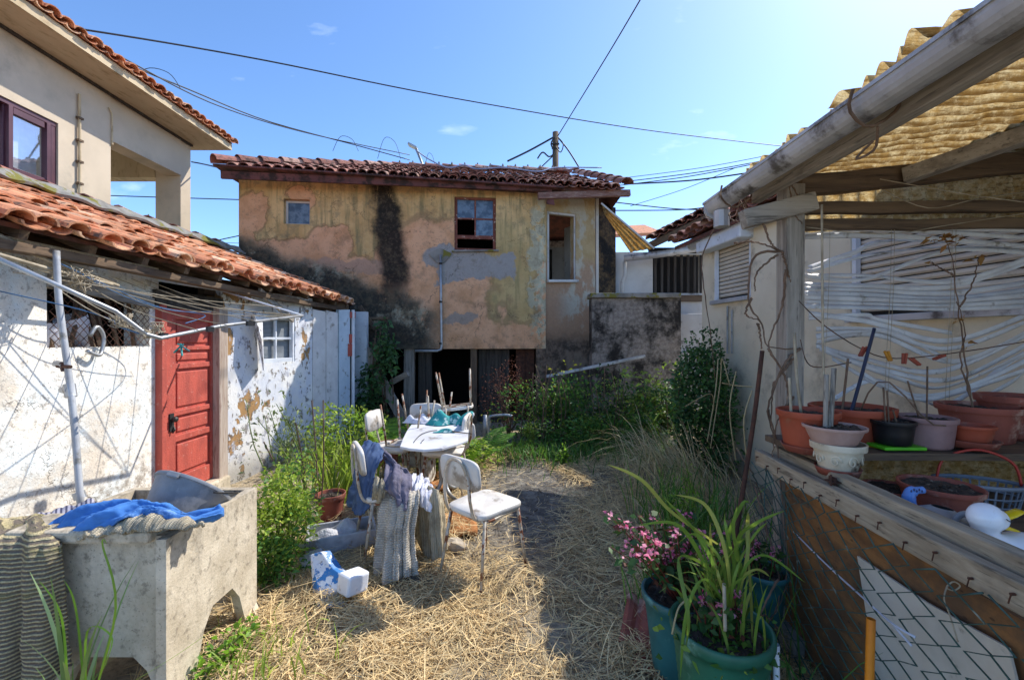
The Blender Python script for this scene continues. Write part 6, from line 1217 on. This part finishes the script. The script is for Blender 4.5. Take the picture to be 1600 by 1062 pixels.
# helpers for plants
def plant(name,label,cat,loc,group=None): return thing(name,label,cat,loc,group)
def stems(mbl,base,tips,r,seg=8,curve=.15):
    for t in tips:
        b=Vector(base)+Vector((random.uniform(-.03,.03),random.uniform(-.03,.03),0)); t=Vector(t); m=b.lerp(t,.5)+Vector((random.uniform(-1,1),random.uniform(-1,1),.3))*curve*(t-b).length; mbl.tube(cv([b,m,t],seg),[r*(1-.6*i/(seg-1)) for i in range(seg)],5)
def bush(name,label,c,r,n,size,mat,seed,base=None,cat='bush',group=None,up=.3,stemmat=None,extra=None,shell=.35,wr=.45,lump=.4):
    c=Vector(c); base=Vector(base) if base else Vector((c.x,c.y,0)); t=plant(name,label,cat,base,group)
    pts=blob_pts(n,tuple(c),r,shell,lump,seed); pts=pts[pts[:,2]>.01]; leaves('foliage',pts,size,mat,t,up=up,wr=wr,out=tuple(c-Vector((0,0,r[2]*.5))))
    mb=MB(); stems(mb,base,[tuple(pts[i]) for i in range(0,len(pts),max(1,len(pts)//22))],.008,8); mb.build('stem',stemmat or M_gst,t,smooth=True)
    if extra: 
        m,k,s=extra; p2=blob_pts(k,tuple(c),tuple(q*1.05 for q in r),.8,lump,seed); p2=p2[p2[:,2]>.01]; leaves('foliage',p2,s,m,t,up=.5,wr=wr)
    return t
def fern(name,label,base,nf,L,seed,mat=M_fern):
    g=random.Random(seed); base=Vector(base); t=plant(name,label,'fern',base,'green ferns round the table'); mb=MB(); cs=[];ds=[]
    P_=[];S_=[]
    for f in range(nf):
        a=g.uniform(0,6.28); l=L*g.uniform(.7,1.2); ln=g.uniform(.4,.9); d=Vector((math.cos(a),math.sin(a),0)); side=Vector((-d.y,d.x,0))
        ps=[base+d*(l*ln*s**1.3)+Vector((0,0,l*(s*1.0-.55*ln*s**2.2))) for s in [i/18 for i in range(19)]]
        mb.tube(ps,[.004*(1-.7*i/18) for i in range(19)],4)
        for i in range(4,19):
            for sg in (-1,1):
                w_=l*.22*math.sin(math.pi*min(1,(i-2)/17))**.7; p=ps[i]; q=p+side*sg*w_+(ps[min(i+1,18)]-ps[i-1]).normalized()*w_*.35-Vector((0,0,w_*.2)); P_.append([tuple(p),tuple(p.lerp(q,.5)),tuple(q)]); s=(ps[min(i+1,18)]-ps[i-1]).normalized()*l*.018; S_.append([tuple(s*.9),tuple(s),tuple(s*.15)])
    ribbons('frond',np.array(P_),np.array(S_),mat,t); mb.build('stem',M_gst,t,smooth=True); return t
# left bush by the tank
c0_=G(440,905)
bush('green_bush','bright yellow green leafy bush beside the concrete tank',(-1.66,3.12,.34),(.22,.34,.36),3300,.034,M_lbright,1,shell=.1,lump=.75,extra=(M_lmid,700,.04))
bush('green_bush','lower darker green leafy weeds at the foot of the bright bush',(-1.62,2.85,.13),(.18,.18,.18),1300,.035,M_lmid,2,shell=.2)
sh_=bush('olive_shrub','thin upright grey green shrub against the flaking white wall',(-1.95,3.75,.75),(.28,.22,.42),420,.05,M_lolive,3,base=(-1.8,3.7,0),wr=.3,shell=.1,lump=.6)
mb=MB()
for a,b in (((-1.62,3.6,0),P(505,585+40,3.6)),((-1.66,3.65,0),P(487,625,3.7)),((-1.75,3.7,0),P(462,660,3.7)),((-1.9,3.8,0),P(412,690,3.8))): mb.tube(cv([a,(Vector(a)+Vector(b))/2+Vector((.02,0,0)),b],10),.006,5)
setp(mb.build('bare_twigs',M_twig,None,org=(-1.62,3.6,0)),'tall bare brown twigs standing in front of the white boards','twigs')
t=plant('lily_clump','clump of bright strap leaves in front of the white boards','plant',(-1.85,4.7,0)); b=np.array([(-1.75+RNG.normal()*.18,4.5+RNG.normal()*.18,0) for _ in range(130)]); blades('leaves',b,.55,M_lbright,t,lean=.6,width=.013,droop=.7)
bush('green_bush','sunlit low green plants filling the corner by the pale blue board',(-2.15,5.6,.28),(.45,.4,.34),2600,.05,M_lbright,5,shell=.3,extra=(M_fern,500,.06))
for i,(x,y,n,L,l) in enumerate(((-1.55,5.45,16,.62,'fern behind the stacked chairs left of the table'),(-1.25,5.95,14,.6,'fern under the leaning grey beam'),(-1.0,5.6,12,.5,'fern directly behind the turquoise cloth on the table'),(-.38,5.55,14,.6,'fern to the right of the table edge by the tubular frame'),(-.55,5.1,10,.45,'small fern under the right end of the table'),(-1.95,6.2,14,.6,'fern against the shed corner board'))): fern('fern',l,(x,y,0),n,L,40+i,M_fern if i not in (3,) else leafm('shaded_fern_leaf','4f7f2e','6a9a3c',None,.35))
bush('green_bush','leafy weeds under and behind the table',(-.75,5.3,.18),(.55,.35,.22),1500,.045,M_lbright,8,shell=.2)
# ivy on the collapsed corner of the facade
t=plant('climbing_vine','dark climbing vine over the collapsed corner left of the doorway','vine',(-2.5,7.7,0))
pts=[]
for (px,py,sx,sy,n) in ((600,545,16,24,260),(586,595,16,28,300),(576,645,24,28,420),(612,560,10,26,90),(566,610,8,40,150),(600,508,6,8,30)):
    for _ in range(n): pts.append(tuple(P(px+random.gauss(0,sx*.6),py+random.gauss(0,sy*.6),7.55+random.uniform(-.25,.2))))
leaves('foliage',np.array(pts),.085,M_livy,t,up=-.1,wr=.6)
mb=MB(); 
for i in range(7): mb.tube(cv([P(575+i*7,690,7.7),P(580+i*5+random.uniform(-8,8),600,7.6),P(592+random.uniform(-12,16),510+i*6,7.6)],12),.012,5)
mb.build('stem',M_twig,t,smooth=True)
M_lyel=leafm('yellow_green_leaf','7a9438','94a848',None,.4)
# undergrowth and bushes along the back
for i,(x,y,z,r,n,sz,m,l) in enumerate(((1.15,6.45,.30,.22,500,.045,'y','yellow green bush tuft between the two dark bushes'),(1.95,6.3,.32,.26,500,.09,'m','large leaved green plant before the dark bushes'),(.25,6.4,.22,.2,420,.04,'y','small bright weed at the left end of the dark bushes'),(2.05,6.6,.62,.2,380,.08,'y','taller light green plant rising over the dark bushes'))): bush('weed',l,(x,y,z),(r,r*.8,r*1.1),n,sz,M_lyel if m=='y' else M_lmid,80+i,cat='weed',shell=.1,lump=.7)
bush('flecked_bush','dark bush flecked with leaves coloured yellow as if sunlit right of the doorway',(.72,6.9,.42),(.70,.5,.56),4300,.06,M_lmid,11,shell=.1,lump=.8,extra=(leafm('yellow_lit_leaf','b5b03c','8fa040',None,.4),340,.06))  # yellow leaf colour stands in for light catching single leaves
bush('dark_bush','low dark green bush below the leaning metal channel',(1.6,7.0,.32),(.8,.5,.50),3000,.065,M_ldark,12,shell=.1,lump=.9,extra=(M_lyel,700,.06))  # extra paler leaves are highlights put into the leaf colour
bush('dark_bush','dark leafy bush at the foot of the mouldy wall by the cream house',(2.35,6.7,.40),(.7,.5,.60),3000,.07,M_ldark,13,shell=.1,lump=.8,extra=(M_lyel,900,.07))  # the lighter extra leaves paint light onto this bush as well
bush('dark_bush','pale tipped weeds in front of the dark bushes',(1.35,6.2,.22),(.9,.4,.30),2400,.05,M_lmid,14,shell=.2)
bush('dry_bush','dead reddish brown bush before the dark doorway planks',(-.05,7.2,.72),(.42,.32,.52),1500,.04,M_deadb,15,shell=.1,stemmat=M_twig,cat='dead bush',wr=.3,lump=.6)
iv=bush('ivy','rounded ivy heap climbing the corner of the cream house',(2.30,5.15,.78),(.36,.34,.80),7500,.045,M_livy,16,shell=.3,stemmat=M_twig,cat='ivy',extra=(M_lmid,900,.04),wr=.7,lump=.2)
strand('dead_twigs','bare brown twigs sticking out of the dark bushes','twigs',[[(x,y,.1),(x+random.uniform(-.1,.1),y-.05,z*.6),(x+random.uniform(-.25,.25),y-.1,z)] for x,y,z in [(random.uniform(.1,2.5),random.uniform(6.3,6.8),random.uniform(.6,1.25)) for _ in range(46)]],.006,M_twig,None,6)
o=leaves('fallen_leaves',np.array([(RNG.uniform(-.4,2.2),5.7+abs(RNG.normal())*.5,.02) for _ in range(700)]),.05,M_deadb,None,up=0,wr=.6); o['kind']='stuff'
b=[]
for _ in range(1500):
    x=RNG.uniform(-.2,2.6); b.append((x,5.9+RNG.normal()*.3-.25*max(0,x-1.2),0))
o=blades('undergrowth_grass',np.array(b),.22,M_lmid,None,lean=.7,width=.006); o['kind']='stuff'; o['label']='green grass fringe in front of the bushes'
# bleached dry grass heaps right
b=[];
for _ in range(380): b.append((1.85+RNG.normal()*.22,4.7+RNG.normal()*.4,0))
o=blades('dry_grass',np.array(b),.75,M_straw2,None,lean=.95,width=.004,k=7,droop=.9,az=2.6); o['kind']='stuff'; o['label']='pale dry grass bent over before the ivy'
b=[(1.62+RNG.normal()*.3,3.9+RNG.normal()*.6,0) for _ in range(360)]
o=blades('dry_grass',np.array(b),.42,M_straw2,None,lean=.9,width=.0035,k=6,droop=.8); o['kind']='stuff'
b=[(1.40+RNG.normal()*.16,3.0+RNG.normal()*.32,0) for _ in range(220)]+[(1.45+RNG.normal()*.2,3.6+RNG.normal()*.3,0) for _ in range(110)]
o=blades('green_grass',np.array(b),.5,M_lmid,None,lean=.45,width=.006,k=6,droop=.6); o['kind']='stuff'; o['label']='green grass clump left of the porch fence'
b=[(1.22+RNG.normal()*.12,2.25+RNG.normal()*.25,0) for _ in range(70)]
o=blades('green_grass',np.array(b),.5,M_lmid,None,lean=.4,width=.005,k=6,droop=.6); o['kind']='stuff'
bush('fennel_weed','light green fennel like weed beside the dry grass',(1.3,3.25,.34),(.22,.25,.25),900,.03,M_fern,19,shell=.1,wr=.2,cat='weed',lump=.6)
bush('small_weed','small yellow green weed alone on the dark ground',(.68,5.5,.10),(.09,.09,.14),160,.05,M_fern,20,shell=.1,cat='weed')
strand('yellow_stalk','single bright yellow dry stalk leaning over the straw','stalk',[[G(1052,725),P(1035,690,4.9),P(1020,655,4.8)],[P(1020,655,4.8),P(1008,645,4.8)],[P(1022,657,4.8),P(1030,645,4.8)]],.008,M_lbright)
strand('white_twigs','bleached white twigs standing among ivy and dry grass','twigs',[[P(1110,700,4.4),P(1125,600,4.5),P(1128,560,4.5),P(1140,600,4.4)],[P(1105,690,4.5),P(1118,610,4.5),P(1122,560,4.6)],[P(1070,635,4.4),P(1110,615,4.4),P(1115,640,4.4)],[P(1128,598,4.3),P(1150,602,4.3),P(1175,604,4.2)],[P(1150,720,4),P(1140,640,4),P(1150,580,4.1)],[P(1170,740,3.6),P(1162,660,3.6),P(1175,610,3.7)]],.006,M_straw2)
# tangle near the post
vine('dry_creeper','dry leafless creeper stems tangled over the left end of the fence',[[P(1200,640,2.35),P(1215,700,2.3),P(1222,780,2.2),P(1230,900,2.1),P(1210,960,2.1)],[P(1180,760,2.4),P(1205,850,2.2),P(1218,930,2.1),P(1190,990,2.0)],[P(1165,990,1.9),P(1190,960,1.9),P(1215,980,1.9),P(1235,1020,1.9)],[P(1240,620,2.35),P(1215,660,2.3),P(1206,720,2.3)],[P(1150,700,2.6),P(1185,760,2.5),P(1200,860,2.3)],[P(1215,905,1.85),P(1170,1000,1.8),P(1160,1060,1.8)],[P(1180,990,1.8),P(1200,1040,1.8),P(1215,1080,1.8)]],.005)
# tank side weeds
bush('tank_weeds','small broad leaved weeds growing under the tank arch',(-1.42,2.15,.05),(.10,.26,.08),260,.028,M_fern,23,shell=.1,cat='weed',wr=.9)
t=plant('grass_tuft','tall green grass tuft in front of the concrete tank','grass tuft',(-1.78,1.72,0)); b=np.array([(-1.76+RNG.normal()*.035,1.70+RNG.normal()*.03,0) for _ in range(14)]); blades('leaves',b,.55,leafm('tall_grass_blade','8aa860','6d9045','a8bd80',.35),t,lean=.35,width=.008,k=8,droop=.6)
lst=[[Vector((-1.72,1.7,0)),P(180,960,1.68),P(160,850,1.70),P(168,860-10,1.7)],[P(190,1075,1.62),P(280,1020,1.62),P(350,970,1.62)],[P(105,1062,1.68),P(95,960,1.66),P(60,905,1.66)],[Vector((-1.7,1.72,0)),P(135,990,1.7),P(175,995,1.68),P(160,1050,1.66)],[Vector((-1.7,1.72,0)),P(120,960,1.7),P(100,905,1.7)]]
mb=MB()
for l in lst:
    ps=cv(l,18)
    s=Vector((.8,.3,.3)); vs=[q_ for i in range(18) for q_ in (ps[i]-s*.005*(1-(i/17)**3),ps[i]+s*.005*(1-(i/17)**3))]; mb.add(vs,[(2*i,2*i+1,2*i+3,2*i+2) for i in range(17)])
mb.build('leaves',M_fern,t,smooth=True)
b=[(-1.15+RNG.normal()*.2,2.0+RNG.normal()*.22,0) for _ in range(120)]
o=blades('green_grass',np.array(b),.16,M_lbright,None,lean=.6,width=.004); o['kind']='stuff'
# weeds on the shed roof ridge
for i,(px,py,l) in enumerate(((232,352,'taller weed on the shed roof ridge beside the pillar'),(187,345,'tiny dry weed on the shed roof ridge'))):
    c=P(px,py,6.6); bush('roof_weed',l,tuple(c),(.10,.1,.14),60,.05,M_lolive,60+i,base=tuple(c-Vector((0,0,.2))),cat='weed',shell=.1)
# ---------------- green pots with flowers ----------------
def bigpot(label,px,pyr,wpx,Y,zb,mat,ribs,group='green plastic pots with flowers'):
    r=wpx/2/F*Y; c=P(px,pyr,Y); zt_=c.z; t=thing('flower_pot',label,'flower pot',(c.x,c.y,zb),group); h=zt_-zb; b=Vector((c.x,c.y,zb))
    prof=[(r*.70,0)]; n=22 if ribs else 4
    for i in range(n): f=i/n; prof+=[(r*(.72+.22*f)+(.005 if ribs and i%2 else 0),h*.86*f+.003)]
    prof+=[(r*.95,h*.87),(r*1.0,h*.88),(r*1.03,h*.93),(r*1.03,h*.985),(r*1.0,h),(r*.94,h*.99),(r*.92,h*.9),(r*.9,h*.8)]
    mb=MB(); mb.lathe(b,prof,48); mb.build('pot_body',mat,t,smooth=True)
    mb=MB(); mb.grid(lambda u,v:(b.x+math.cos(u*6.2832)*v*r*.92,b.y+math.sin(u*6.2832)*v*r*.92,b.z+h*.90+.012*math.sin(u*31+v*23)*v),40,8); mb.build('soil',M_soil,t); return t,Vector((c.x,c.y,zb+h*.9)),r
pg1,pc1,pr1=bigpot('big ridged dark green pot with strap leaves in the foreground',1126,972,146,1.72,.02,M_greenp,True)
pg2,pc2,pr2=bigpot('smooth teal pot with pink flowers behind the ridged green pot',1062,922,112,2.02,.06,M_tealp,False)
pg3,pc3,pr3=bigpot('small teal pot at the fence foot right of the strap leaves',1192,888,70,2.2,.18,M_tealp,False)
for (cc,l,pr_,n,seed) in ((pc2,'tall pink flowering begonia with dark red stems in the teal pot','',50,1),(pc1,'low pink begonia around the strap leaves in the ridged green pot','low',16,2),(pc3,'small pink flowering plant in the pot at the fence foot','low',8,3)):
    g=random.Random(seed); t=plant('begonia',l,'flowering plant',tuple(cc)); mb=MB(); lp=[];fp=[]
    for i in range(n):
        a=g.uniform(0,6.28); low=pr_=='low'; L=g.uniform(.10,.20) if low else g.uniform(.22,.46); sp_=g.uniform(.3,1.0)
        dx=math.cos(a)*L*sp_*.8-(0 if low else .08*L/.4); dy=math.sin(a)*L*sp_*.6; tip=cc+Vector((dx,dy,L*(1-.3*sp_)))
        b=cc+Vector((math.cos(a)*.03*(2 if low else 1),math.sin(a)*.03,0)); m=b.lerp(tip,.5)+Vector((0,0,.05*L)); ps=cv([b,m,tip],10); mb.tube(ps,[.0035*(1-.5*k/9) for k in range(10)],5)
        for k in (3,4,5,6,7,8,9):
            for _ in range(2): lp.append(tuple(ps[k]+Vector([g.gauss(0,.014) for _ in range(3)])))
        if g.random()<(.75 if not low else .6):
            for _ in range(g.randint(6,12)): fp.append(tuple(tip+Vector([g.gauss(0,.011) for _ in range(3)])))
        if g.random()<.5:
            q=ps[7]
            for _ in range(6): fp.append(tuple(q+Vector([g.gauss(0,.010)+.01 for _ in range(3)])))
    mb.build('stem',M_redst,t,smooth=True); leaves('leaves',np.array(lp),.036,M_beg,t,up=.2,wr=.65,droop=.1); leaves('blossoms',np.array(fp),.019,M_pinkf,t,up=.3,wr=.85,droop=0,var=.3)
SPL=1
t=plant('strap_plant','arching green strap leaved plant in the ridged green pot','plant',tuple(pc1))
SL=[((1135,960),(1120,900),(1060,870),(1078,960),(1072,1010)),((1140,960),(1105,905),(1075,955),(1065,1062)),((1150,955),(1140,850),(1160,790),(1170,785)),((1145,950),(1150,850),(1180,820),(1225,797)),((1150,950),(1160,890),(1200,868),(1258,910)),((1140,955),(1128,880),(1090,830),(1035,772)),((1135,960),(1100,880),(1060,820),(990,822)),((1145,950),(1130,860),(1100,790),(1055,772)),((1150,950),(1145,880),(1135,830),(1130,800)),((1148,955),(1165,870),(1168,820),(1172,800)),((1142,955),(1112,870),(1085,835),(1060,850)),((1140,960),(1150,900),(1175,840),(1200,815)),((1150,955),(1155,890),(1148,830),(1150,790)),((1138,958),(1122,900),(1115,860),(1112,815)),((1145,955),(1160,905),(1185,890),(1205,900)),((1120,850),(1050,800),(1000,750),(950,725)),((1145,958),(1138,905),(1125,870),(1098,868)),((1150,958),(1160,900),(1150,860),(1165,840))]
mb=MB(); g=random.Random(9)
for l in SL:
    Y=[1.74,1.72+g.uniform(-.08,.05),1.66+g.uniform(-.12,.12),1.62+g.uniform(-.12,.12),1.56+g.uniform(-.04,.04)]
    ps=cv([P(p[0]+g.uniform(-3,3),p[1],Y[i]) for i,p in enumerate(l)],24); wm=g.uniform(.0042,.0066); vs=[]
    for i,a in enumerate(ps):
        f=i/23; d=(ps[min(i+1,23)]-ps[max(i-1,0)]).normalized(); s=d.cross(Vector((.25,1,.35))).normalized(); u_=s.cross(d).normalized()*.3; w0=wm*(.5+.8*math.sin(math.pi*min(.98,f*.9+.05))**.8)*min(1,(1-f)*6+.05)
        vs+=[a-s*w0+u_*w0,a,a+s*w0+u_*w0]
    mb.add(vs,[(3*i+k,3*i+k+1,3*i+k+4,3*i+k+3) for i in range(23) for k in (0,1)])
mb.build('strap_leaves',M_strap,t,smooth=True)
bb=np.array([(pc1.x+RNG.normal()*.05,pc1.y+RNG.normal()*.05,pc1.z) for _ in range(34)]); blades('leaves',bb,.36,M_strap,t,lean=.55,width=.0075,k=8,droop=.8)
sticks('plant_stake','white wooden stake standing in the ridged green pot',[[P(1133,985,1.60),P(1131,911,1.62)]],.007,M_string)
strand('dead_leaf','withered tan leaf hanging over the rim of the teal pot','leaf',[[P(1075,935,1.7),P(1060,950,1.68),P(1050,990,1.66)]],.004,M_straw2)
b=np.array([(pc1.x+RNG.normal()*.10,pc1.y+RNG.normal()*.10,pc1.z) for _ in range(260)]); leaves('leaves',b,.03,M_lmid,t,up=.6,wr=.7)
b=[(pc2.x+.12+RNG.normal()*.10,2.5+RNG.normal()*.15,0) for _ in range(60)]
o=blades('green_grass',np.array(b),.4,M_lmid,None,lean=.4,width=.005,k=6,droop=.6); o['kind']='stuff'
b=[(1.0+RNG.normal()*.12,1.55+RNG.normal()*.1,0) for _ in range(30)]
t=plant('broad_weed','broad green leaves at the bottom by the grey pipe','weed',(1.05,1.55,0)); blades('leaves',np.array(b),.3,M_lmid,t,lean=.8,width=.016,k=6,droop=.9)
